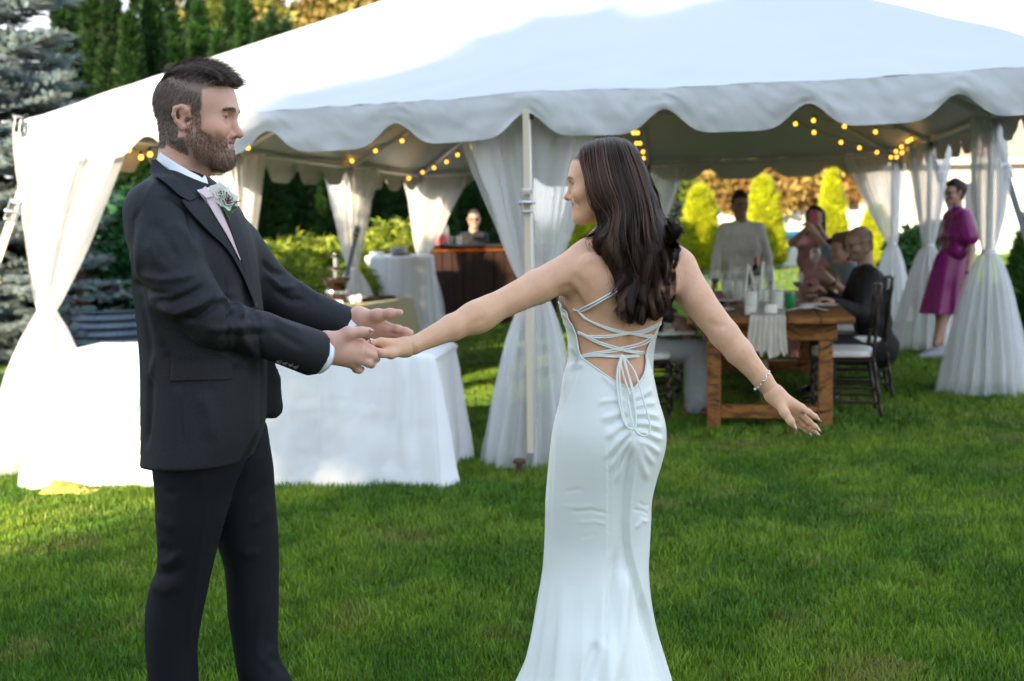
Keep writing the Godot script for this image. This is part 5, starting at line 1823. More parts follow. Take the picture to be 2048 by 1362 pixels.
func bar() -> void:
	var p := spot(866, 16.9)
	var t := thing("bar_counter", "dark wooden bar with amber light strip under its top", "bar", p, -0.05)
	var wd := 1.75
	for k in 12:
		var m := MB.new()
		m.box(Vector3(k * wd / 12 + 0.003, 0.06, -0.01 * (k % 2) - 0.03), Vector3((k + 1) * wd / 12 - 0.003, 1.06, 0.0 - 0.004 * (k % 3)), 0.006)
		part("front_board", m, M.bar_wood, t)
	var b := MB.new()
	b.box(Vector3(0, 0.02, -0.55), Vector3(wd, 1.06, -0.04), 0.01)
	part("body", b, M.bar_wood, t)
	b = MB.new()
	b.box(Vector3(-0.04, 1.10, -0.6), Vector3(wd + 0.04, 1.15, 0.06), 0.008)
	part("bar_top", b, M.black_lacquer, t)
	for y in [1.07, 0.16]:
		var l := MB.new()
		for k in 56:
			l.box(Vector3(0.02 + k * wd / 57, y, 0.012), Vector3(0.02 + k * wd / 57 + 0.018, y + 0.016, 0.022), 0.003)
		part("light_strip", l, M.led_amber, t)
	var d := thing("drink_dispenser", "glass drink dispenser half full of red punch on the left end of the bar", "dispenser", spot(884, 16.75, 1.15))
	b = MB.new()
	b.lathe([Vector2(0.10, 0.0), Vector2(0.12, 0.02), Vector2(0.125, 0.2), Vector2(0.11, 0.27), Vector2(0.085, 0.29), Vector2(0.09, 0.31)], 24)
	part("jar", b, M.glass, d)
	b = MB.new()
	b.lathe([Vector2(0, 0.004), Vector2(0.098, 0.004), Vector2(0.117, 0.024), Vector2(0.120, 0.15), Vector2(0, 0.15)], 24)
	part("punch", b, M.red_punch, d)
	b = MB.new()
	b.lathe([Vector2(0, 0.34), Vector2(0.09, 0.335), Vector2(0.095, 0.31), Vector2(0.0, 0.31)], 20)
	part("lid", b, M.steel, d)
	var g := MB.new()
	g.lathe([Vector2(0, 0.0), Vector2(0.036, 0.0), Vector2(0.043, 0.12), Vector2(0.041, 0.12), Vector2(0.034, 0.006), Vector2(0, 0.006)], 14)
	var first := single("tumbler", g, M.glass, "clear tumbler standing beside the red drink dispenser", "glass", spot(904, 16.8, 1.15), 0.0, "tumblers on the bar")
	copy(first, spot(921, 16.8, 1.15), 0, "clear tumbler nearest the bartender's arm")

func fountain(c: Vector3) -> void:
	var t := thing("chocolate_fountain", "dark tiered chocolate fountain on the cream table", "fountain", c)
	var b := MB.new()
	b.lathe([Vector2(0, 0.0), Vector2(0.10, 0.0), Vector2(0.105, 0.02), Vector2(0.10, 0.10), Vector2(0.085, 0.16), Vector2(0, 0.16)], 24)
	part("base", b, M.chocolate, t)
	b = MB.new()
	b.lathe([Vector2(0.103, 0.085), Vector2(0.106, 0.095), Vector2(0.106, 0.11), Vector2(0.10, 0.118)], 24)
	part("steel_band", b, M.steel, t)
	b = MB.new()
	b.lathe([Vector2(0, 0.16), Vector2(0.10, 0.165), Vector2(0.135, 0.215), Vector2(0.138, 0.225), Vector2(0.13, 0.222), Vector2(0.10, 0.19), Vector2(0, 0.185)], 28)
	part("bowl", b, M.chocolate, t)
	b = MB.new()
	b.lathe([Vector2(0.018, 0.18), Vector2(0.016, 0.44), Vector2(0, 0.45)], 12)
	part("column", b, M.steel, t)
	for q in [[0.31, 0.078], [0.42, 0.055]]:
		var d := MB.new()
		d.lathe([Vector2(0.016, q[0] + 0.012), Vector2(q[1] * 0.8, q[0] + 0.006), Vector2(q[1], q[0] - 0.012), Vector2(q[1] * 0.8, q[0] - 0.006), Vector2(0.016, q[0] - 0.004)], 22)
		part("tier", d, M.chocolate, t)

func farm_table() -> void:
	var o := Vector3(FT.x, gy(FT.x), FT.z)
	var t := thing("farm_table", "long brown plank farm table laid with candles and glasses", "table", o, -TYAW)
	var W := 1.06
	var L := 3.0
	for k in 5:
		var m := MB.new()
		m.t = Transform3D(Basis(Vector3.RIGHT, Vector3.UP, Vector3.BACK), Vector3.ZERO)
		m.box(Vector3(-W / 2 + k * W / 5 + 0.002, 0.72, -L), Vector3(-W / 2 + (k + 1) * W / 5 - 0.002, 0.765 - 0.002 * (k % 2), 0.004 * (k % 3)), 0.006)
		part("top_plank", m, M.farm_wood, t)
	var x := W / 2 - 0.17
	for q in [[-x, -0.19], [x, -0.19], [-x, -L + 0.19], [x, -L + 0.19]]:
		var m := MB.new()
		m.box(Vector3(q[0] - 0.045, 0, q[1] - 0.045), Vector3(q[0] + 0.045, 0.60, q[1] + 0.045), 0.006)
		part("leg", m, M.farm_wood, t)
	for z in [-0.19, -L + 0.19]:
		var m := MB.new()
		m.box(Vector3(-x - 0.07, 0.60, z - 0.05), Vector3(x + 0.07, 0.72, z + 0.05), 0.006)
		part("apron", m, M.farm_wood, t)
		m = MB.new()
		m.box(Vector3(-x + 0.045, 0.08, z - 0.04), Vector3(x - 0.045, 0.165, z + 0.04), 0.006)
		part("stretcher", m, M.farm_wood, t)
	for s in [-1, 1]:
		var m := MB.new()
		m.box(Vector3(s * x - 0.03, 0.61, -L + 0.24), Vector3(s * x + 0.03, 0.72, -0.24), 0.006)
		part("apron", m, M.farm_wood, t)
	var br := MB.new()
	br.box(Vector3(-0.045, 0.085, -L + 0.23), Vector3(0.045, 0.16, -0.23), 0.006)
	part("stretcher", br, M.farm_wood, t)
	# gauze runner: over the table and down the front
	var g := MB.new()
	g.grid(40, 90, func(u: float, w: float) -> Vector3:
		var s := w * 3.2
		var xx := (u - 0.5) * 0.25 * (1.0 + 0.10 * sin(w * 19.0)) + 0.02 * sin(w * 6.0)
		var rip := 0.007 * sin(u * 46.0 + 2.0 * nz.get_noise_2d(u * 4.0, w * 3.0)) + 0.010 * nz.get_noise_2d(u * 9.0, w * 30.0)
		if s < 2.9: return Vector3(xx, 0.776 + absf(rip), -2.9 + s)
		var d := s - 2.9
		return Vector3(xx * (1.0 + d * 0.25) - 0.06 * d, 0.776 - d * (0.82 + 0.25 * nz.get_noise_1d(u * 5.0 + 3.0)), 0.028 + rip * (1.0 + d * 3.0)))
	var ru := single("table_runner", g, M.gauze, "cream gauze runner hanging over the front of the farm table", "runner", o, -TYAW)
	ru.set_meta("label", "cream gauze runner hanging over the front of the farm table")

func table_things() -> void:
	fountain(on_ground_table(673, 10.9, 0.765))
	# trays on the cream table
	var tr := MB.new()
	tr.box(Vector3(-0.12, 0, -0.08), Vector3(0.12, 0.022, 0.08), 0.008)
	var t1 := single("serving_tray", tr, M.black_plastic, "black tray at the right end of the cream table", "tray", on_ground_table(764, 11.35, 0.765), 0.4, "trays on the cream table")
	copy(t1, on_ground_table(738, 11.1, 0.765), 0.7, "black tray beside the row of small dessert cups")
	var wt := MB.new()
	wt.box(Vector3(-0.14, 0, -0.1), Vector3(0.14, 0.05, 0.1), 0.015)
	single("dessert_box", wt, M.porcelain, "white box of treats in front of the chocolate fountain", "box", on_ground_table(654, 10.45, 0.765), 0.3)
	var dc := MB.new()
	dc.lathe([Vector2(0, 0), Vector2(0.022, 0), Vector2(0.034, 0.05), Vector2(0.02, 0.062), Vector2(0, 0.066)], 12)
	var d0 := single("dessert_cup", dc, M.wax, "small cream dessert cup right of the chocolate fountain", "cup", on_ground_table(708, 10.8, 0.765), 0.0, "dessert cups on the cream table")
	copy(d0, on_ground_table(720, 10.95, 0.765), 0, "second small dessert cup from the chocolate fountain")
	# on the round table
	var rp := spot(802, 15.8)
	var pl := MB.new()
	for k in 8: pl.lathe([Vector2(0, k * 0.012), Vector2(0.07, k * 0.012), Vector2(0.115, k * 0.012 + 0.012), Vector2(0.115, k * 0.012 + 0.0145), Vector2(0.07, k * 0.012 + 0.004), Vector2(0, k * 0.012 + 0.004)], 22)
	single("plate_stack", pl, M.porcelain, "stack of white plates on the round table left of the bar", "plates", rp + Vector3(0.0, 1.062, 0.05))
	var nk := MB.new()
	for k in 4: nk.box(Vector3(-0.08, k * 0.012, -0.07), Vector3(0.08, k * 0.012 + 0.011, 0.07), 0.004)
	single("napkin_pile", nk, M.porcelain, "pile of white napkins on the left of the round table", "napkins", rp + Vector3(-0.28, 1.062, 0.1), 0.3)
	single("serving_tray", tr, M.black_plastic, "black tray in front of the plate stack on the round table", "tray", rp + Vector3(0.05, 1.062, 0.24), 0.0)
	# glasses and candles on the farm table
	var wg := MB.new()
	wg.lathe([Vector2(0.0, 0.0), Vector2(0.034, 0.0), Vector2(0.034, 0.003), Vector2(0.006, 0.008), Vector2(0.004, 0.02), Vector2(0.004, 0.085), Vector2(0.012, 0.098), Vector2(0.034, 0.118), Vector2(0.043, 0.145), Vector2(0.041, 0.175), Vector2(0.034, 0.212)], 20)
	var wn := MB.new()
	wn.lathe([Vector2(0.0, 0.099), Vector2(0.012, 0.101), Vector2(0.033, 0.120), Vector2(0.041, 0.143), Vector2(0.0, 0.143)], 18)
	var wgm := wg.mesh()
	var wnm := wn.mesh()
	for q in [[1598, 9.1, 1, "glass of red wine left of the hands of the man in black"], [1432, 10.0, 1, "glass of red wine on the left half of the farm table"], [1407, 9.3, 1, "glass of red wine nearest the bride's right shoulder"], [1454, 9.6, 0, "empty wine glass behind the sunglasses"], [1470, 10.4, 0, "empty wine glass before the man in the white shirt"], [1534, 10.6, 0, "empty wine glass right of the dark wine bottle"], [1577, 10.3, 0, "empty wine glass near the woman in pink"], [1415, 8.7, 0, "empty wine glass at the left front of the farm table"], [1458, 8.4, 0, "empty wine glass left of the tall pillar candle"]]:
		var g := thing("wine_glass", q[3], "wine glass", on_table(q[0], q[1]), 0.0, "wine glasses on the farm table")
		put("bowl", wgm, M.glass, g)
		if q[2]: put("wine", wnm, M.wine, g)
	var hg := thing("wine_glass", "wine glass held up by the man in the light blue shirt", "wine glass", at(1631, 548, 9.75), 0.0, "wine glasses on the farm table")
	put("bowl", wgm, M.glass, hg)
	for q in [[1504, 8.25, 0.040, 0.135, 0.185, "tall white pillar candle in a glass left of the tapers"], [1557, 8.35, 0.040, 0.125, 0.17, "white pillar candle in a glass left of the green can"], [1503, 7.98, 0.038, 0.060, 0.0, "short white candle in front of the tall pillar candle"], [1544, 7.90, 0.040, 0.072, 0.0, "short white candle nearest the front edge above the runner"], [1478, 9.4, 0.036, 0.15, 0.26, "ivory candle in a tall glass before the man in the white shirt"], [1530, 9.0, 0.034, 0.10, 0.20, "white candle in a tall glass behind the tapers"]]:
		var cd := thing("pillar_candle", q[5], "candle", on_table(q[0], q[1]), 0.0, "white candles on the farm table")
		var m := MB.new()
		m.lathe([Vector2(0, 0), Vector2(q[2], 0), Vector2(q[2], q[3] - 0.004), Vector2(q[2] - 0.004, q[3]), Vector2(q[2] * 0.5, q[3] - 0.006), Vector2(0, q[3] - 0.008)], 20)
		m.tube([Vector3(0, q[3] - 0.01, 0), Vector3(0.001, q[3] + 0.008, 0)], [0.0012], 5)
		part("wax", m, M.wax, cd)
		if q[4] > 0.0:
			var h := MB.new()
			h.lathe([Vector2(0, -0.001), Vector2(q[2] + 0.012, -0.001), Vector2(q[2] + 0.013, q[4])], 22)
			part("glass_cylinder", h, M.glass, cd)
	for q in [[1522, 8.45, 0.27, 0.02, "white taper candle between the two pillar candles"], [1550, 8.7, 0.22, -0.01, "white taper candle behind the right pillar candle"], [1490, 8.8, 0.24, 0.03, "slightly leaning taper candle left of the wine bottle"], [1514, 9.3, 0.2, -0.05, "leaning taper candle in front of the wine bottle"]]:
		var cd := thing("taper_candle", q[4], "candle", on_table(q[0], q[1]), 0.0, "white candles on the farm table")
		var m := MB.new()
		m.tube([Vector3(0, 0.05, 0), Vector3(q[3], 0.06 + q[2], 0)], [0.0115, 0.009], 10)
		part("taper", m, M.wax, cd)
		m = MB.new()
		m.lathe([Vector2(0, 0), Vector2(0.036, 0.0), Vector2(0.034, 0.008), Vector2(0.009, 0.02), Vector2(0.012, 0.04), Vector2(0.018, 0.06), Vector2(0.015, 0.06), Vector2(0, 0.048)], 14)
		part("holder", m, M.glass, cd)
	var bo := MB.new()
	bo.lathe([Vector2(0, 0), Vector2(0.036, 0), Vector2(0.038, 0.01), Vector2(0.038, 0.18), Vector2(0.03, 0.215), Vector2(0.0145, 0.24), Vector2(0.0145, 0.30), Vector2(0, 0.30)], 18)
	var bt := thing("wine_bottle", "dark wine bottle with red foil cap in the middle of the farm table", "bottle", on_table(1513, 10.2))
	part("bottle", bo, M.dark_glass, bt)
	var fo := MB.new()
	fo.lathe([Vector2(0.0152, 0.245), Vector2(0.0155, 0.30), Vector2(0.0, 0.303)], 14)
	part("foil_cap", fo, M.foil_red, bt)
	var lb := MB.new()
	lb.lathe([Vector2(0.0384, 0.05), Vector2(0.0386, 0.06), Vector2(0.0386, 0.13), Vector2(0.0384, 0.14)], 18)
	part("paper_label", lb, M.porcelain, bt)
	var ca := thing("drink_can", "green drink can beside the folded napkins", "can", on_table(1583, 8.35))
	var cm := MB.new()
	cm.lathe([Vector2(0, 0), Vector2(0.024, 0.0), Vector2(0.0325, 0.012), Vector2(0.0325, 0.098), Vector2(0.026, 0.112)], 20)
	part("can_body", cm, M.green_can, ca)
	cm = MB.new()
	cm.lathe([Vector2(0.026, 0.112), Vector2(0.027, 0.116), Vector2(0.0245, 0.114), Vector2(0, 0.111)], 18)
	part("lid", cm, M.steel, ca)
	var pt := MB.new()
	pt.lathe([Vector2(0, 0.0), Vector2(0.08, 0.0), Vector2(0.135, 0.014), Vector2(0.137, 0.018), Vector2(0.08, 0.006), Vector2(0, 0.006)], 28)
	var p1 := single("plate", pt, M.porcelain, "white dinner plate before the man in black", "plate", on_table(1640, 8.45), 0.0, "plates on the farm table")
	for q in [[1650, 9.3, "white dinner plate before the man in the light blue shirt"], [1432, 8.35, "white dinner plate at the left front of the farm table"], [1450, 9.2, "white dinner plate on the left side of the farm table"]]:
		copy(p1, on_table(q[0], q[1]), 0, q[2])
	var np := MB.new()
	np.grid(30, 16, func(u: float, w: float) -> Vector3:
		var h := 0.016 + 0.02 * absf(sin(u * 7.0 + w * 2.0)) * (1.0 - absf(w - 0.5)) + 0.012 * nz.get_noise_2d(u * 5.0, w * 5.0)
		return Vector3((u - 0.5) * 0.28, h * sin(PI * clampf(u * 1.1, 0, 1)) + 0.004, (0.5 - w) * 0.13 + 0.02 * sin(u * 5.0)))
	single("napkin", np, M.porcelain, "crumpled white napkin at the front of the farm table beside the can", "napkin", on_table(1618, 8.12), -0.1)
	var sg := thing("sunglasses", "dark sunglasses lying on the left of the farm table", "sunglasses", on_table(1436, 8.62))
	for s in [-1, 1]:
		var m := MB.new()
		m.t = Transform3D(Basis(Vector3.RIGHT, Vector3(0, 0.3, 1).normalized(), Vector3(0, -1, 0.3).normalized()), Vector3(s * 0.034, 0.026, 0))
		m.lathe([Vector2(0, -0.002), Vector2(0.027, -0.002), Vector2(0.028, 0.0), Vector2(0.026, 0.003), Vector2(0, 0.004)], 16)
		part("lens", m, M.lens_black, sg)
		m = MB.new()
		m.tube([Vector3(s * 0.06, 0.035, 0), Vector3(s * 0.06, 0.03, -0.10), Vector3(s * 0.058, 0.012, -0.135)], [0.003], 5)
		part("temple", m, M.lens_black, sg)

func on_ground_table(px: float, depth: float, h: float) -> Vector3:
	return spot(px, depth, h)

func row(py: float, xl: float, xr: float, zc: float, back: float, front: float, e := 2.0, off := 0.0) -> Array:
	var c := at((xl + xr) / 2.0, py, zc)
	var h := (xr - xl) / 2.0 * zc / LENS + off
	return [c.y, c.x, c.z, h, h, front + off, back + off, e]

func bride() -> void:
	var Z := 3.36
	var foot := at(1180, 1460, Z)
	var th := person_at("bride in white satin backless gown turning to hold the groom's hands", Vector3(foot.x, gy(foot.x), -Z))
	var skin := Color(0.69, 0.395, 0.245)
	# ---- body
	var tor_rows := [row(462, 1207, 1263, 3.37, 0.052, 0.055), row(480, 1192, 1290, 3.37, 0.062, 0.062), row(500, 1160, 1345, 3.365, 0.075, 0.08), row(522, 1146, 1368, 3.36, 0.088, 0.095), row(550, 1136, 1362, 3.36, 0.098, 0.108),
		row(585, 1130, 1346, 3.365, 0.103, 0.115), row(620, 1127, 1333, 3.37, 0.100, 0.115), row(665, 1137, 1311, 3.37, 0.094, 0.10), row(705, 1141, 1293, 3.37, 0.089, 0.09), row(750, 1133, 1301, 3.37, 0.100, 0.09), row(800, 1126, 1311, 3.37, 0.115, 0.09), row(880, 1110, 1322, 3.37, 0.13, 0.09)]
	var f := Field.new()
	f.loft(Loft.new(tor_rows), Transform3D(), 0.03)
	f.cone(at(1236, 455, 3.375), at(1176, 503, 3.36), 0.040, 0.036, 0.04)
	f.cone(at(1236, 455, 3.375), at(1336, 508, 3.36), 0.040, 0.036, 0.04)
	f.ball(at(1190, 556, 3.279), Vector3(0.050, 0.072, 0.022), 0.03)
	f.ball(at(1316, 562, 3.279), Vector3(0.050, 0.072, 0.022), 0.03)
	var l_arm := [at(1163, 530, 3.345), at(1075, 574, 3.30), at(985, 617, 3.245), at(905, 655, 3.19), at(826, 691, 3.13), at(806, 695, 3.12)]
	f.chain(l_arm, [0.052, 0.046, 0.0375, 0.0345, 0.0225, 0.022], 0.035)
	f.ball(at(955, 636, 3.23), Vector3(0.04, 0.036, 0.038), 0.04)
	var r_arm := [at(1357, 538, 3.345), at(1392, 596, 3.31), at(1449, 669, 3.28), at(1478, 703, 3.265), at(1524, 758, 3.25), at(1552, 792, 3.245)]
	f.chain(r_arm, [0.051, 0.0455, 0.0395, 0.0365, 0.0255, 0.0225], 0.035)
	f.cone(at(1246, 500, 3.262), at(1256, 770, 3.262), 0.012, 0.016, 0.035)
	f.cut()
	var b := MB.new()
	var ya := at(1200, 800, Z).y
	f.build(0.0075, Vector3(at(795, 600, 3.1).x, ya, -3.52), Vector3(at(1580, 600, 3.2).x, at(1200, 440, Z).y, -2.98), b)
	creases(b, [[[1228, 600, 1244, 650, 1240, 705], 9, 0.004], [[1276, 600, 1268, 650, 1270, 705], 9, 0.004], [[1172, 520, 1205, 545, 1222, 590], 12, -0.003], [[1110, 592, 1130, 575, 1150, 572], 7, -0.006], [[1404, 640, 1440, 655, 1460, 650], 5, -0.003], [[1140, 545, 1165, 570, 1172, 610], 9, -0.004], [[1205, 520, 1228, 550, 1236, 600, 1225, 630], 10, -0.004], [[1240, 560, 1254, 640, 1257, 770], 7, -0.007], [[942, 652, 960, 640, 975, 640], 7, -0.003]])
	# ---- hands
	var lh := Field.new()
	var w0 := at(812, 694, 3.125)
	lh.cone(at(850, 682, 3.147), w0, 0.0195, 0.0232, 0.015, Vector3(0, 0.3, 1), 0.94)
	var mcp := [at(762, 684, 3.085), at(764, 690, 3.10), at(768, 697, 3.115), at(775, 704, 3.125)]
	for q in 4: lh.cone(w0, mcp[q], 0.0165, 0.0115, 0.018)
	lh.chain([mcp[0], at(742, 685, 3.075), at(729, 690, 3.072), at(720, 696, 3.075)], [0.0098, 0.0082, 0.0074, 0.006], 0.006)
	lh.chain([mcp[1], at(741, 692, 3.092), at(726, 698, 3.092), at(716, 705, 3.095)], [0.0098, 0.0083, 0.0075, 0.006], 0.006)
	lh.chain([mcp[2], at(747, 701, 3.11), at(733, 707, 3.11), at(724, 713, 3.112)], [0.0095, 0.008, 0.0072, 0.006], 0.006)
	lh.chain([mcp[3], at(758, 709, 3.125), at(748, 714, 3.125)], [0.0085, 0.0072, 0.006], 0.006)
	lh.chain([at(803, 702, 3.105), at(782, 708, 3.085), at(765, 707, 3.07), at(752, 700, 3.062)], [0.0135, 0.0112, 0.0088, 0.0072], 0.014)
	lh.build(0.0026, at(850, 740, 3.2) - Vector3(0.19, 0.01, 0.02), at(850, 640, 3.02) + Vector3(0, 0, 0.02), b)
	var rh := Field.new()
	var w1 := at(1549, 789, 3.245)
	rh.cone(at(1528, 763, 3.25), w1, 0.0200, 0.0226, 0.015, Vector3(0.3, 0.2, 1), 0.95)
	var k2 := [at(1602, 815, 3.225), at(1598, 825, 3.235), at(1592, 833, 3.245), at(1585, 837, 3.255)]
	for q in 4: rh.cone(w1, k2[q], 0.0180, 0.0108, 0.018)
	rh.chain([k2[0], at(1617, 824, 3.21), at(1630, 833, 3.205), at(1637, 839, 3.203)], [0.0094, 0.0080, 0.0066, 0.0042], 0.006)
	rh.chain([k2[1], at(1617, 843, 3.225), at(1630, 853, 3.22), at(1638, 860, 3.218)], [0.0094, 0.0080, 0.0066, 0.0042], 0.006)
	rh.chain([k2[2], at(1609, 850, 3.24), at(1624, 860, 3.235), at(1636, 868, 3.232)], [0.0090, 0.0078, 0.0064, 0.0042], 0.006)
	rh.chain([k2[3], at(1601, 852, 3.255), at(1612, 860, 3.25), at(1621, 868, 3.248)], [0.0082, 0.0070, 0.0058, 0.0040], 0.006)
	rh.chain([at(1557, 806, 3.225), at(1570, 826, 3.205), at(1581, 842, 3.195), at(1591, 856, 3.19)], [0.0145, 0.0112, 0.0088, 0.0048], 0.014)
	rh.build(0.0026, at(1520, 890, 3.28) - Vector3(0, 0, 0.02), at(1660, 750, 3.15) + Vector3(0, 0, 0.02), b)
	var head_from := b.v.size()
	# ---- head
	var hx := Transform3D(Basis(Vector3(-cos(0.13), -0.02, -sin(0.13)).normalized(), Vector3.UP, Vector3.UP).orthonormalized(), at(1208, 366, 3.37))
	var fx := Vector3(-cos(0.13), -0.03, -sin(0.13)).normalized()
	var ux := (Vector3.UP - fx * fx.y).normalized()
	hx.basis = Basis(fx, ux, fx.cross(ux))
	var hs := 0.915
	var hf := Field.new()
	head_field(hf, hx, hs, false, at(1236, 480, 3.375), 0.050, {"nose": 1.25})
	var hb := head_box(hx, hs)
	hf.build(0.0034, hb[0] - Vector3(0, 0.03, 0), hb[1], b)
	var hi := hx.affine_inverse()
	for q in b.v.size():
		if q >= head_from:
			b.c[q] = skin_color(face_color((hi * b.v[q]) / hs, skin, Color(0.36, 0.13, 0.12), skin, Color(0.03, 0.018, 0.013), false), b.v[q], 0.06)
		else:
			b.c[q] = skin_color(skin, b.v[q])
	wpart("body", b, M.skin, th)
	# ---- nails
	var nl := MB.new()
	for q in [[1635, 837, 3.200, 1643, 843], [1635, 857, 3.214, 1643, 864], [1633, 866, 3.229, 1641, 872], [1618, 866, 3.245, 1624, 872], [1588, 851, 3.186, 1594, 861]]:
		var p0 := at(q[0], q[1], q[2] - 0.003)
		var p1 := at(q[3], q[4], q[2] - 0.003)
		nl.tube([p0, p0.lerp(p1, 0.6), p1], [0.0036, 0.0036, 0.0014], 7, true, 0.5)
	wpart("fingernails", nl, M.nail, th)
	# ---- gown
	var rows := [row(560, 1122, 1344, 3.37, 0.107, 0.12), row(590, 1117, 1342, 3.37, 0.108, 0.125), row(620, 1120, 1335, 3.37, 0.105, 0.125), row(665, 1133, 1312, 3.37, 0.099, 0.11), row(700, 1136, 1297, 3.37, 0.095, 0.10), row(716, 1136, 1297, 3.37, 0.095, 0.10), row(750, 1126, 1307, 3.37, 0.107, 0.10), row(800, 1118, 1318, 3.37, 0.128, 0.105), row(850, 1105, 1332, 3.37, 0.145, 0.11), row(890, 1099, 1333, 3.37, 0.146, 0.11), row(930, 1095, 1324, 3.37, 0.136, 0.11), row(960, 1092, 1315, 3.37, 0.126, 0.11), row(1000, 1089, 1306, 3.37, 0.115, 0.11), row(1045, 1088, 1304, 3.37, 0.105, 0.11), row(1090, 1086, 1302, 3.37, 0.10, 0.11), row(1140, 1082, 1300, 3.37, 0.11, 0.12), row(1204, 1070, 1304, 3.37, 0.14, 0.14), row(1262, 1059, 1313, 3.37, 0.18, 0.16), row(1330, 1043, 1331, 3.37, 0.22, 0.18), row(1362, 1031, 1340, 3.37, 0.25, 0.2), row(1420, 1003, 1354, 3.36, 0.31, 0.22), row(1474, 975, 1372, 3.34, 0.36, 0.25)]
	var lo := Loft.new(rows)
	var hem := gy(foot.x) + 0.006
	var top_tab := [[1119, 580], [1127, 588], [1137, 609], [1145, 625], [1151, 655], [1157, 702], [1162, 716], [1195, 737], [1234, 764], [1256, 779], [1273, 762], [1286, 744], [1292, 728], [1295, 690], [1299, 655]]
	var ymid := at(1216, 700, Z).y
	var yside := at(1120, 582, Z).y
	var g := MB.new()
	var nu := 300
	var nv := 260
	var tops := PackedFloat32Array()
	for u in nu:
		var an := TAU * u / nu
		var yt := yside
		if sin(an) > -0.12:
			var s := seen(lo.at(ymid, an))
			var py: float = top_tab[-1][1]
			for q in top_tab.size() - 1:
				if s.x <= top_tab[q + 1][0]:
					py = lerpf(top_tab[q][1], top_tab[q + 1][1], clampf((s.x - top_tab[q][0]) / (top_tab[q + 1][0] - top_tab[q][0]), 0, 1))
					break
			yt = at(1216, py, 3.28).y
		tops.append(minf(yt, yside + 0.01))
	for vv in nv + 1:
		var w := float(vv) / nv
		for u in nu:
			var y := lerpf(hem, tops[u], 1.0 - pow(1.0 - w, 1.0))
			var p := lo.at(y, TAU * u / nu)
			var low := clampf((at(1216, 1150, Z).y - y) / 0.5, 0, 1)
			var an := TAU * u / nu
			var fl := 0.016 * low * sin(an * 9.0 + 1.0 + 2.0 * nz.get_noise_2d(an * 1.3, 4.0)) + 0.01 * low * sin(an * 17.0 + 3.0)
			var dir := Vector3(cos(an), 0, sin(an))
			p += dir * fl
			g.add(p, Vector2(float(u) / nu, w))
	for vv in nv:
		for u in nu:
			var u2 := (u + 1) % nu
			g.quad(vv * nu + u, (vv + 1) * nu + u, (vv + 1) * nu + u2, vv * nu + u2)
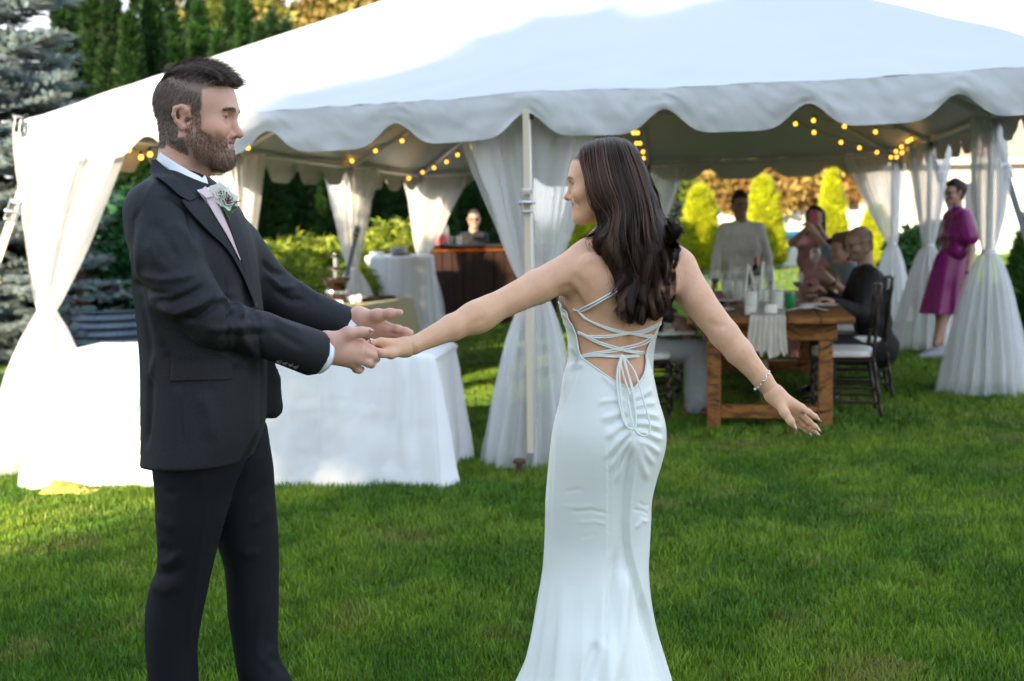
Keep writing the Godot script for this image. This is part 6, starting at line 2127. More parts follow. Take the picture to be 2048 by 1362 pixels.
	var cr := [
		# the ruched seam down the back
		[[1258, 782, 1264, 815, 1268, 845, 1270, 880], 5, -0.010],
		[[1262, 800, 1285, 790, 1306, 775], 5, 0.0055], [[1264, 815, 1288, 808, 1314, 806], 5, 0.006], [[1266, 830, 1290, 827, 1322, 835], 5, 0.0065], [[1268, 846, 1292, 848, 1328, 858], 5, 0.0065], [[1270, 862, 1296, 868, 1330, 884], 5.5, 0.0065], [[1272, 876, 1300, 892, 1326, 912], 6, 0.006],
		[[1264, 807, 1288, 799, 1310, 790], 3.5, -0.004], [[1266, 838, 1292, 838, 1324, 846], 3.5, -0.004], [[1270, 855, 1296, 858, 1330, 870], 3.5, -0.004],
		[[1254, 800, 1226, 800, 1190, 806], 5, 0.005], [[1260, 822, 1232, 828, 1196, 842], 5.5, 0.006], [[1264, 843, 1236, 856, 1208, 880], 6, 0.0065], [[1266, 858, 1238, 882, 1205, 922], 6.5, 0.008], [[1268, 868, 1244, 902, 1216, 950], 6.5, 0.008], [[1269, 876, 1252, 918, 1232, 975], 6, 0.007],
		[[1262, 832, 1236, 842, 1204, 860], 4, -0.004], [[1266, 864, 1242, 892, 1212, 936], 4, -0.005], [[1268, 872, 1250, 910, 1224, 964], 4, -0.005],
		[[1272, 872, 1290, 905, 1312, 935], 6, 0.006], [[1272, 880, 1282, 925, 1298, 965], 7, 0.006],
		# the seam and the overlapping flare below it
		[[1271, 878, 1266, 930, 1258, 990, 1255, 1045, 1256, 1085, 1263, 1120, 1280, 1175, 1302, 1245, 1325, 1315, 1345, 1380, 1362, 1440], 5, -0.024, 1],
		[[1270, 885, 1262, 950, 1254, 1020, 1252, 1080], 5, 0.006],
		[[1240, 1085, 1226, 1150, 1218, 1230, 1208, 1310, 1190, 1400], 9, -0.014], [[1262, 1130, 1252, 1200, 1240, 1290, 1225, 1400], 14, 0.012],
		[[1196, 1280, 1176, 1330, 1150, 1400], 10, -0.010], [[1215, 1270, 1196, 1340, 1172, 1420], 10, 0.009],
		[[1130, 984, 1150, 980, 1172, 979], 2.5, -0.0015], [[1140, 1025, 1180, 1020, 1230, 1030], 3, -0.0020], [[1150, 1046, 1190, 1043, 1220, 1050], 3, 0.0016], [[1160, 1075, 1180, 1072, 1195, 1065], 3, -0.0012], [[1120, 1010, 1160, 1016, 1200, 1012], 3, 0.0012],
		[[1275, 1005, 1290, 1012, 1300, 1008], 3, -0.002], [[1262, 1018, 1285, 1022, 1300, 1030], 3, -0.002], [[1270, 1060, 1284, 1040, 1300, 1046], 4, 0.003],
		[[1160, 720, 1150, 760, 1132, 800, 1118, 850], 3, -0.0015], [[1150, 722, 1136, 752, 1122, 790], 4, 0.002],
		[[1108, 870, 1103, 950, 1098, 1050, 1094, 1140], 4, -0.0025],
		# gathers of the bodice
		[[1117, 600, 1130, 604, 1142, 622], 4, 0.004], [[1118, 614, 1132, 618, 1146, 636], 4, 0.004], [[1121, 628, 1134, 634, 1148, 650], 4, 0.004], [[1124, 642, 1136, 650, 1150, 664], 4, 0.0035], [[1117, 607, 1131, 611, 1144, 629], 3, -0.003], [[1120, 621, 1133, 626, 1147, 643], 3, -0.003], [[1136, 690, 1146, 700, 1157, 706], 4, 0.003], [[1128, 740, 1150, 730, 1175, 730], 5, 0.003], [[1200, 745, 1225, 770, 1245, 790], 5, 0.003], [[1290, 740, 1275, 765, 1262, 785], 5, 0.003]]
	creases(g, cr)
	wpart("gown", g, M.satin, th)
	# piping along the open back
	var pip := MB.new()
	var edge := []
	for u in nu:
		var an := TAU * u / nu
		if sin(an) > -0.1: edge.append([g.v[nv * nu + u], an])
	edge.sort_custom(func(a, c): return fposmod(a[1] + 0.5, TAU) < fposmod(c[1] + 0.5, TAU))
	var ep := []
	for e in edge: ep.append(e[0])
	pip.tube(ep, [0.0024], 6)
	wpart("gown_edge", pip, M.satin, th)
	# ---- straps: laid on the back at the depth of the skin
	var sk := f
	var lay := func(pts: Array, lift: float) -> Array:
		var out := []
		for q in pts.size() / 2:
			var d := ray(pts[q * 2], pts[q * 2 + 1]).normalized()
			var o := Vector3(0, EYE, 0)
			var t := sk.depth_along(o, d, 3.0, 3.7, lift)
			if t < 0.0: t = 3.36 * ray(pts[q * 2], pts[q * 2 + 1]).length()
			out.append(o + d * t)
		return out
	var sp := MB.new()
	var lines := [[1146, 619, 1152, 621, 1158, 622], [1158, 621, 1172, 613, 1196, 601, 1226, 583, 1252, 563], [1159, 625, 1176, 613.5 + 4, 1198, 605, 1228, 587, 1254, 566],
		[1158, 624, 1176, 640, 1201, 653, 1226, 662, 1250, 667, 1268, 668, 1286, 666, 1306, 658, 1322, 648], [1156, 622, 1170, 637.5, 1200, 650, 1226, 658.5, 1252, 664, 1272, 664, 1290, 661, 1306, 654.5, 1322, 645],
		[1156, 664, 1165, 668, 1174, 673, 1192, 675.5, 1214, 675, 1240, 671, 1262, 666.5, 1286, 660, 1305, 652, 1322, 644], [1174, 672, 1196, 672, 1216, 671.5, 1240, 668, 1260, 664],
		[1262, 668, 1276, 671, 1290, 674, 1299, 675, 1306, 672], [1262, 664, 1278, 668, 1292, 671, 1304, 670],
		[1156, 666, 1172, 674, 1186, 682, 1202, 689, 1226, 697, 1250, 702.5, 1272, 706, 1296, 708], [1158, 664, 1176, 673, 1190, 680, 1206, 686.5, 1230, 694, 1252, 699.5, 1274, 703, 1296, 705],
		[1306, 673, 1296, 684, 1284, 690, 1264, 695.5, 1240, 701, 1216, 705, 1196, 707.5, 1178, 710, 1160, 714], [1304, 671, 1290, 682, 1272, 689, 1250, 694, 1228, 699, 1206, 703, 1190, 705, 1174, 708.5, 1160, 711],
		[1160, 713, 1180, 710, 1202, 710, 1226, 711.5, 1244, 712, 1268, 711, 1296, 707], [1160, 715, 1180, 712.5, 1202, 712.5, 1226, 714, 1244, 715, 1268, 714, 1296, 710]]
	for l in lines: cord(sp, lay.call(l, 0.0035), 0.0027, 26)
	wpart("laced_straps", sp, M.satin, th)
	# bow and its tails hang in front of the gown
	var bw := MB.new()
	for l in [[1243, 713, 1237, 730, 1234, 754, 1236, 790, 1242, 822, 1250, 848, 1262, 858, 1270, 856, 1272, 838, 1268, 800, 1258, 755, 1248, 716], [1246, 713, 1258, 726, 1272, 750, 1284, 790, 1294, 825, 1300, 850, 1297, 868, 1288, 872, 1276, 866, 1266, 850, 1256, 800], [1241, 714, 1239, 745, 1241, 790, 1247, 830, 1254, 852], [1246, 715, 1252, 735, 1262, 765, 1268, 790, 1271, 815], [1244, 716, 1242, 728, 1246, 746, 1250, 760, 1260, 790]]:
		var pts := []
		for q in l.size() / 2:
			var y: float = l[q * 2 + 1]
			pts.append(at(l[q * 2], y, 3.262 - clampf((y - 713.0) / 150.0, 0, 1) * 0.048))
		cord(bw, pts, 0.0027, 44)
	bw.t = Transform3D(Basis(), at(1244, 714, 3.266))
	bw.lathe([Vector2(0, -0.007), Vector2(0.006, -0.004), Vector2(0.007, 0.0), Vector2(0.006, 0.005), Vector2(0, 0.008)], 10)
	wpart("strap_bow", bw, M.satin, th)
	# halter strap at the neck
	var hs2 := MB.new()
	cord(hs2, [at(1196, 470, 3.33), at(1207, 464, 3.318), at(1224, 465, 3.315), at(1240, 468, 3.32)], 0.0035, 12)
	wpart("neck_strap", hs2, M.satin, th)
	# ---- hair
	rng.seed = 4711
	var G := []
	for l in [
		[1165, 301, 3.372, 1163, 322, 3.325, 1174, 358, 3.302, 1192, 405, 3.298, 1208, 448, 3.30, 1203, 474, 3.295, 1212, 498, 3.27, 1236, 514, 3.265],
		[1177, 293, 3.372, 1180, 326, 3.312, 1192, 378, 3.29, 1209, 428, 3.285, 1218, 468, 3.285, 1220, 505, 3.265, 1244, 536, 3.255, 1255, 578, 3.25],
		[1192, 288, 3.375, 1194, 328, 3.303, 1206, 380, 3.28, 1221, 430, 3.275, 1232, 480, 3.265, 1238, 530, 3.25, 1250, 582, 3.25, 1248, 626, 3.255],
		[1206, 284, 3.40, 1214, 330, 3.30, 1226, 380, 3.27, 1241, 440, 3.26, 1252, 500, 3.25, 1258, 560, 3.245, 1266, 610, 3.25, 1262, 644, 3.255],
		[1224, 282, 3.39, 1238, 328, 3.295, 1252, 380, 3.27, 1266, 440, 3.26, 1278, 500, 3.25, 1280, 560, 3.245, 1288, 608, 3.25, 1286, 646, 3.255],
		[1240, 284, 3.39, 1260, 332, 3.30, 1276, 388, 3.275, 1291, 448, 3.265, 1301, 500, 3.255, 1303, 552, 3.25, 1312, 600, 3.255, 1312, 638, 3.26],
		[1254, 289, 3.40, 1276, 338, 3.31, 1294, 396, 3.29, 1309, 452, 3.28, 1321, 500, 3.265, 1325, 550, 3.26, 1332, 592, 3.265, 1328, 628, 3.27],
		[1264, 298, 3.41, 1287, 345, 3.335, 1306, 400, 3.315, 1322, 450, 3.305, 1334, 492, 3.29, 1347, 520, 3.275, 1343, 566, 3.275, 1336, 612, 3.28],
		[1268, 306, 3.43, 1292, 352, 3.37, 1311, 400, 3.36, 1326, 446, 3.34, 1336, 480, 3.32, 1356, 502, 3.295, 1350, 545, 3.285, 1342, 590, 3.285]]:
		var gpts := []
		for q in l.size() / 3:
			if q == 1: gpts.append(at(lerpf(l[0], l[3], 0.3), lerpf(l[1], l[4], 0.22), lerpf(l[2], l[5], 0.72) - 0.006))
			gpts.append(at(l[q * 3], l[q * 3 + 1] - (3.0 if q == 0 else 0.0), l[q * 3 + 2] - 0.006))
		G.append(gpts)
	var base := Field.new()
	base.ball(hx * (Vector3(-0.012, 0.034, 0) * hs), Vector3(0.097, 0.0935, 0.080) * hs, 0.02, hx.basis)
	for q in G.size():
		for j in range(2, 8):
			base.cone(G[q][j] + Vector3(0, 0, -0.036), G[q][j + 1] + Vector3(0, 0, -0.034 if j < 6 else -0.022), (0.025 if q > 1 and q < 7 else 0.011), (0.025 if q > 1 and q < 7 else 0.010) if j < 6 else 0.010, 0.02)
	base.ball(hx * (Vector3(0.112, -0.040, 0) * hs), Vector3(0.074, 0.112, 0.11) * hs, 0.01, hx.basis)
	base.cut()
	var bm := MB.new()
	base.build(0.007, at(1140, 690, 3.45) - Vector3(0, 0, 0.06), at(1380, 270, 3.2) + Vector3(0, 0.02, 0.06), bm)
	for q in bm.v.size():
		bm.c[q] = Color(0.012, 0.007, 0.005)
	var core := hx * (Vector3(-0.02, -0.06, 0))
	strands(bm, G, 6500, 26, 0.00085, 0.0062, 0.0065, 0.031, 2.9, 3, Color(0.016, 0.0095, 0.0075), Color(0.17, 0.088, 0.055), core)
	# the hair behind the head on the far side, and fine loose hairs
	var G2 := []
	for l in [[1200, 286, 3.43, 1212, 330, 3.46, 1240, 390, 3.45, 1265, 450, 3.42, 1290, 505, 3.36, 1312, 560, 3.30], [1240, 288, 3.44, 1272, 335, 3.45, 1296, 390, 3.43, 1316, 445, 3.40, 1330, 490, 3.33, 1336, 560, 3.275], [1262, 300, 3.43, 1290, 350, 3.41, 1310, 400, 3.39, 1328, 448, 3.37, 1340, 488, 3.31, 1344, 550, 3.265]]:
		var gpts := []
		for q in l.size() / 3: gpts.append(at(l[q * 3], l[q * 3 + 1], l[q * 3 + 2]))
		G2.append(gpts)
	strands(bm, G2, 1500, 22, 0.0009, 0.010, 0.012, 0.026, 2.8, 3, Color(0.02, 0.012, 0.009), Color(0.20, 0.10, 0.06), core)
	var G3 := []
	for l in [[1166, 312, 3.40, 1176, 372, 3.305, 1196, 436, 3.30, 1192, 462, 3.30, 1172, 468, 3.29, 1160, 476, 3.285], [1180, 330, 3.33, 1196, 400, 3.29, 1204, 452, 3.29, 1190, 470, 3.28, 1178, 482, 3.275, 1186, 488, 3.27]]:
		var gpts := []
		for q in l.size() / 3: gpts.append(at(l[q * 3], l[q * 3 + 1], l[q * 3 + 2]))
		G3.append(gpts)
	strands(bm, G3, 90, 22, 0.0006, 0.004, 0.006, 0.004, 1.2, 3, Color(0.012, 0.007, 0.005), Color(0.04, 0.02, 0.012), core)
	strands(bm, G, 160, 24, 0.0004, 0.004, 0.024, 0.016, 2.4, 5, Color(0.012, 0.007, 0.005), Color(0.07, 0.035, 0.02), core)
	wpart("hair", bm, M.hair, th)
	# ---- jewellery
	var br := thing("bracelet", "thin silver chain bracelet with small stones on the bride's right wrist", "bracelet", at(1524, 763, 3.25))
	var bc := MB.new()
	var axis := (at(1552, 792, 3.245) - at(1500, 730, 3.258)).normalized()
	var s1 := axis.cross(Vector3(0, 0, 1)).normalized()
	var s2 := s1.cross(axis)
	var ring := []
	for q in 33:
		var an := TAU * q / 32.0
		ring.append(at(1524, 761, 3.25) + s1 * cos(an) * 0.0305 + s2 * sin(an) * 0.0305 + axis * (0.004 * sin(an * 8.0) + 0.007 * cos(an)))
	bc.tube(ring, [0.0012], 6)
	wpart("chain", bc, M.silver, br)
	var stn := MB.new()
	stn.lathe([Vector2(0, -0.0032), Vector2(0.0028, -0.0015), Vector2(0.0028, 0.0015), Vector2(0, 0.0032)], 7)
	var stm := stn.mesh()
	for q in range(0, 32, 2):
		var o := put("stone", stm, M.silver, br)
		o.position = ring[q] - br.position
	var rg := MB.new()
	var rp := at(744, 684, 3.072)
	var rr := []
	for q in 17:
		var an := TAU * q / 16.0
		rr.append(rp + Vector3(0.1, 1, 0).normalized() * cos(an) * 0.0098 + Vector3(0, 0, 1) * sin(an) * 0.0098)
	rg.tube(rr, [0.0012], 6)
	rg.t = Transform3D(Basis(), at(741, 679.5, 3.066))
	rg.lathe([Vector2(0, -0.002), Vector2(0.0032, 0.0), Vector2(0.0022, 0.003), Vector2(0, 0.0034)], 8)
	var rmesh := put(numbered("ring"), rg.mesh(rp), M.silver, self)
	rmesh.position = rp
	tag(rmesh, "sparkling silver engagement ring on the bride's left hand", "ring")

# a sheet of cloth lying on a surface between two lines of the photograph, with thickness
func patch(m: MB, f: Field, la: Array, lb: Array, lift: float, thick: float, nu := 8, nv := 24, from := 2.3, to := 3.4, fallback := 2.9) -> void:
	var a := []
	var b := []
	for q in la.size() / 2: a.append(Vector3(la[q * 2], la[q * 2 + 1], 0))
	for q in lb.size() / 2: b.append(Vector3(lb[q * 2], lb[q * 2 + 1], 0))
	var base := m.v.size()
	var eye := Vector3(0, EYE, 0)
	var cols := nu + 3
	for w in nv + 1:
		var pa := catmull(a, float(w) / nv)
		var pb := catmull(b, float(w) / nv)
		var line := []
		var last := fallback
		for u in nu + 1:
			var p := pa.lerp(pb, float(u) / nu)
			var d := ray(p.x, p.y).normalized()
			var t := f.depth_along(eye, d, from, to, lift)
			if t < 0.0: t = last
			last = t
			line.append(eye + d * t)
		var d0: Vector3 = (line[0] - eye).normalized() * thick
		var d1: Vector3 = (line[nu] - eye).normalized() * thick
		m.add(line[0] + d0)
		for p in line: m.add(p)
		m.add(line[nu] + d1)
	for w in nv:
		for u in cols - 1:
			var i0 := base + w * cols + u
			m.quad(i0, i0 + 1, i0 + cols + 1, i0 + cols)

func cuff(m: MB, c: Vector3, dir: Vector3, up_: Vector3, r: float, flat: float, len: float) -> void:
	var path := [c, c + dir * len * 0.9, c + dir * len, c + dir * len * 0.98, c + dir * len * 0.2]
	m.tube(path, [r, r, r * 0.985, r * 0.94, r * 0.90], 28, false, flat)

func groom() -> void:
	var Z := 2.97
	var foot := at(420, 1600, Z)
	var th := person_at("groom in charcoal suit with pink tie holding the bride's hand", Vector3(foot.x, gy(foot.x), -Z))
	var skin := Color(0.60, 0.340, 0.248)
	var b := MB.new()
	# ---- hands
	var R := func(q: Array) -> Vector3: return at(q[0], q[1], q[2])
	var rh := Field.new()
	var w0 := at(652, 694, 3.005)
	rh.cone(at(628, 702, 2.99), w0, 0.031, 0.0285, 0.012, Vector3(0, 0, 1), 0.82)
	var kn := [at(722, 688, 3.03), at(722, 703, 3.012), at(717, 718, 3.01), at(708, 729, 3.02)]
	for q in 4: rh.cone(w0 + Vector3(0, (1.5 - q) * 0.010, 0), kn[q], 0.0235, 0.0135 - 0.0008 * q, 0.022)
	rh.chain([kn[0], at(744, 700, 3.05), at(752, 706, 3.085), at(757, 708, 3.11)], [0.0125, 0.0105, 0.0092, 0.008], 0.008)
	rh.chain([kn[1], at(746, 712, 3.04), at(752, 717, 3.075), at(755, 718, 3.10)], [0.0125, 0.0105, 0.0092, 0.008], 0.008)
	rh.chain([kn[2], at(737, 726, 3.03), at(743, 729, 3.06), at(746, 728, 3.085)], [0.0120, 0.0102, 0.0088, 0.0078], 0.008)
	rh.chain([kn[3], at(712, 738, 3.03), at(719, 740, 3.035), at(724, 738, 3.045)], [0.0110, 0.0088, 0.0078, 0.007], 0.008)
	rh.chain([at(668, 682, 2.995), at(697, 666, 3.0), at(722, 664, 3.01), at(738, 663, 3.015)], [0.0210, 0.0150, 0.0115, 0.0105], 0.016)
	rh.build(0.0027, at(615, 765, 3.13) - Vector3(0, 0, 0.01), at(775, 640, 2.93) + Vector3(0, 0, 0.01), b)
	var lh := Field.new()
	var w1 := at(712, 643, 3.19)
	lh.cone(at(696, 648, 3.195), w1, 0.030, 0.028, 0.012, Vector3(0, 0, 1), 0.85)
	var kl := [at(775, 655, 3.165), at(772, 666, 3.175), at(766, 676, 3.185), at(758, 684, 3.195)]
	for q in 4: lh.cone(w1 + Vector3(0.01, (1.5 - q) * 0.011, 0), kl[q], 0.0225, 0.0130, 0.022)
	lh.chain([kl[0], at(796, 658, 3.155), at(811, 662, 3.15), at(822, 665, 3.15)], [0.0118, 0.0100, 0.0088, 0.0075], 0.008)
	lh.chain([kl[1], at(796, 670, 3.165), at(811, 673, 3.155), at(822, 675, 3.15)], [0.0120, 0.0102, 0.009, 0.0078], 0.008)
	lh.chain([kl[2], at(790, 681, 3.175), at(804, 685, 3.165), at(814, 686, 3.16)], [0.0115, 0.0098, 0.0088, 0.0076], 0.008)
	lh.chain([kl[3], at(776, 691, 3.19), at(787, 695, 3.18), at(795, 697, 3.175)], [0.0105, 0.009, 0.008, 0.007], 0.008)
	lh.chain([at(728, 638, 3.175), at(755, 630, 3.155), at(780, 627, 3.145), at(800, 625.5, 3.14)], [0.0220, 0.0150, 0.0118, 0.0092], 0.016)
	lh.build(0.0027, at(675, 715, 3.24) - Vector3(0, 0, 0.01), at(840, 605, 3.09) + Vector3(0, 0, 0.01), b)
	# ---- hidden body that joins them
	var hid := Field.new()
	hid.chain([at(355, 352, Z), at(370, 500, Z), at(400, 880, Z)], [0.05, 0.10, 0.10], 0.05)
	hid.chain([at(355, 400, Z), at(318, 430, 2.82), at(385, 605, 2.76), at(640, 698, 3.0)], [0.05, 0.045, 0.04, 0.028], 0.03)
	hid.chain([at(385, 430, Z), at(462, 508, 3.10), at(523, 568, 3.165), at(588, 614, 3.2), at(700, 648, 3.19)], [0.05, 0.042, 0.04, 0.035, 0.026], 0.03)
	hid.chain([at(380, 880, 2.93), at(360, 1180, 2.90), at(350, 1560, 2.90)], [0.06, 0.045, 0.035], 0.03)
	hid.chain([at(450, 880, 3.04), at(505, 1180, 3.05), at(545, 1540, 3.0)], [0.06, 0.045, 0.035], 0.03)
	hid.build(0.022, Vector3(-1.2, -0.05, -3.4), Vector3(-0.3, 1.7, -2.5), b)
	var hand_end := b.v.size()
	var tri0 := b.i.size()
	# ---- head
	var fx := Vector3(cos(0.07), -0.03, sin(0.07)).normalized()
	var ux := (Vector3.UP - fx * fx.y).normalized()
	var hx := Transform3D(Basis(fx, ux, fx.cross(ux)), at(386, 236, Z))
	var hf := Field.new()
	head_field(hf, hx, 1.0, true, at(362, 352, 2.98), 0.060, {"nose": 1.35})
	var hb := head_box(hx, 1.0)
	hf.build(0.0034, hb[0] - Vector3(0, 0.0, 0), hb[1], b)
	var hi := hx.affine_inverse()
	var hairc := Color(0.030, 0.021, 0.016)
	for q in b.v.size():
		if q >= hand_end:
			b.c[q] = skin_color(face_color(hi * b.v[q], skin, Color(0.34, 0.16, 0.14), Color(0.34, 0.20, 0.15), Color(0.17, 0.125, 0.10), true), b.v[q], 0.09)
		else:
			b.c[q] = skin_color(skin * 1.04, b.v[q])
	wpart("body", b, M.skin, th)
	# ---- hair and beard
	rng.seed = 815
	var hm := MB.new()
	fuzz(hm, b, tri0, b.i.size(), hi, 1.0, 15000, 0.00055, func(l: Vector3, n: Vector3, probe: bool) -> Variant:
		if absf(l.z) > 0.0725 and l.x < 0.022 and l.x > -0.028 and l.y < 0.029 and l.y > -0.05: return null
		var mk := scalp_mask(l, true)
		if mk < 0.4: return null
		if probe: return [0, Vector3.UP, 1.0]
		var top := smoothstep(0.070, 0.094, l.y + 0.12 * l.x - 0.02 * smoothstep(0.0, -0.07, l.x))
		if top > rng.randf():
			var fr := smoothstep(-0.07, 0.08, l.x)
			var d0 := n * (0.9 - 0.15 * fr) + Vector3(0.35 * fr - 0.15, 0.1, rnd(-0.25, 0.25))
			var d1 := Vector3(1.0, 0.25 - 0.55 * smoothstep(0.05, 0.095, l.x), 0.35 * sin(l.z * 60.0) + rnd(-0.3, 0.3)) if fr > 0.15 else Vector3(-0.6, -0.1, rnd(-0.3, 0.3)) + n * 0.4
			var len := lerpf(0.016, 0.036, fr) * rnd(0.75, 1.2) * lerpf(0.7, 1.0, top)
			return [len, d0, 1.0, d1, Color(0.05, 0.037, 0.03).lerp(Color(0.22, 0.155, 0.115), pow(rng.randf(), 1.8))]
		var c := Color(0.055, 0.041, 0.034).lerp(Color(0.22, 0.165, 0.13), pow(rng.randf(), 1.5))
		var len2 := lerpf(0.005, 0.011, smoothstep(-0.03, 0.06, l.y)) * rnd(0.7, 1.2)
		return [len2, n * 0.30 + Vector3(-0.55, -0.8, 0), 1.0, n * 0.1 + Vector3(-0.5, -1.0, 0), c])
	var qg := []
	for k in 9:
		var zz := (k - 4) / 4.0
		var dome := sqrt(maxf(0.0, 1.0 - pow(zz * 0.86, 2)))
		var line := []
		for q in [[-0.062, 0.098], [-0.040, 0.117], [-0.005, 0.130], [0.035, 0.134], [0.066, 0.124], [0.090, 0.109], [0.104, 0.095], [0.106, 0.083]]:
			line.append(hx * Vector3(q[0] * (0.75 + 0.25 * dome) - 0.012 * (1.0 - dome), 0.045 + (q[1] - 0.045) * (0.42 + 0.58 * dome), zz * (0.040 if q[0] < -0.05 else 0.052 if q[0] < -0.02 else 0.061)))
		qg.append(line)
	strands(hm, qg, 3000, 12, 0.0007, 0.004, 0.005, 0.006, 1.2, 4, Color(0.045, 0.033, 0.028), Color(0.22, 0.16, 0.12), hx.origin, 0.65)
	wpart("hair", hm, M.hair, th)
	var bm := MB.new()
	fuzz(bm, b, tri0, b.i.size(), hi, 1.0, 6000, 0.0005, func(l: Vector3, n: Vector3, probe: bool) -> Variant:
		var az := absf(l.z)
		var bl := 0.0165 + 0.0035 * sin(clampf((az - 0.012) / 0.036, 0, 1) * PI)
		if l.x > 0.06 and az > 0.012 and az < 0.049 and absf(l.y - bl) < 0.0050:
			if probe: return [0, Vector3.UP, 1.6]
			return [0.0062, n * 0.3 + Vector3(-0.2, 0.15, signf(l.z) * 0.9), 1.0, Vector3(-0.3, -0.1, signf(l.z)) + n * 0.1, Color(0.12, 0.08, 0.06) * rnd(0.5, 1.6)]
		if l.y > 0.015 or l.y < -0.125 or l.x < 0.006: return null
		if l.x > 0.07 and az < 0.022 and l.y < -0.0515 and l.y > -0.0725: return null
		var edge := 0.007 - 0.75 * l.x
		if l.x > 0.072: edge = lerpf(-0.058, -0.0475, clampf((l.x - 0.072) / 0.014, 0, 1))
		var side := l.x < 0.042 and l.x > 0.020
		if l.y > edge + 0.012 * nz.get_noise_3d(l.x * 160.0, l.y * 160.0, l.z * 160.0) + rnd(-0.004, 0.004) and not side: return null
		if l.x > 0.088 and l.y > -0.046: return null
		if l.x < 0.018 and l.y < -0.070: return null
		if l.x < 0.045 and l.y < -0.098: return null
		var dens := 1.0
		if side and l.y > -0.03: dens = 0.7
		if l.x > 0.06 and az > 0.03 and l.y > -0.055: dens = 0.45
		if probe: return [0, Vector3.UP, dens]
		var c := Color(0.075, 0.045, 0.032).lerp(Color(0.28, 0.165, 0.11), pow(rng.randf(), 1.3))
		var len := 0.0055 * rnd(0.6, 1.4) * (1.25 if l.y < -0.085 else 1.0)
		if l.x > 0.075 and l.y > -0.06: len *= 0.75
		return [len, n * 0.5 + Vector3(0.15 + rnd(-0.3, 0.3), -0.8, rnd(-0.3, 0.3)), 1.0, Vector3(0.1 + rnd(-0.4, 0.4), -1.0, rnd(-0.4, 0.4)) + n * 0.15, c])
	wpart("beard", bm, M.hair, th)
	# ---- jacket
	var jr := [row(334, 326, 384, Z, 0.045, 0.05), row(350, 308, 408, Z, 0.088, 0.10), row(372, 285, 437, Z, 0.15, 0.16), row(400, 268, 462, Z, 0.185, 0.19), row(440, 257, 486, Z, 0.20, 0.2), row(500, 252, 506, Z, 0.2, 0.2), row(560, 259, 515, Z, 0.195, 0.19), row(620, 271, 522, Z, 0.185, 0.18, 2.2), row(680, 281, 527, Z, 0.18, 0.18, 2.3), row(740, 286, 529, Z, 0.18, 0.18, 2.4), row(800, 287, 529, Z, 0.185, 0.18, 2.4), row(860, 285, 525, Z, 0.19, 0.18, 2.4), row(911, 283, 508, Z, 0.195, 0.18, 2.4)]
	var jl := Loft.new(jr)
	var f := Field.new()
	f.loft(jl, Transform3D(), 0.02)
	f.chain([at(520, 680, 3.07), at(534, 760, 3.075), at(543, 814, 3.075)], [0.022, 0.033, 0.031], 0.02, Vector3(0, 0, 1), 0.5)
	var sl := [at(316, 428, 2.815), at(333, 510, 2.77), at(366, 582, 2.755), at(424, 641, 2.775), at(525, 669, 2.875), at(628, 706, 2.985)]
	f.chain(sl, [0.079, 0.078, 0.073, 0.058, 0.0525, 0.0585], 0.035)
	var dr: Vector3 = (sl[5] - sl[4]).normalized()
	f.ball(sl[5] + dr * 0.30, Vector3.ONE * 0.30, 0.003)
	f.cut()
	var ll := [at(470, 500, 3.10), at(523, 566, 3.165), at(588, 612, 3.2), at(642, 634, 3.21), at(700, 656, 3.2)]
	f.chain(ll, [0.074, 0.067, 0.060, 0.054, 0.053], 0.04)
	var dl: Vector3 = (ll[4] - ll[3]).normalized()
	f.ball(ll[4] + dl * 0.30, Vector3.ONE * 0.30, 0.003)
	f.cut()
	var jm := MB.new()
	f.build(0.0066, Vector3(at(225, 500, 2.7).x, at(400, 925, Z).y, -3.32), Vector3(at(735, 500, 3.2).x, at(350, 305, Z).y, -2.62), jm)
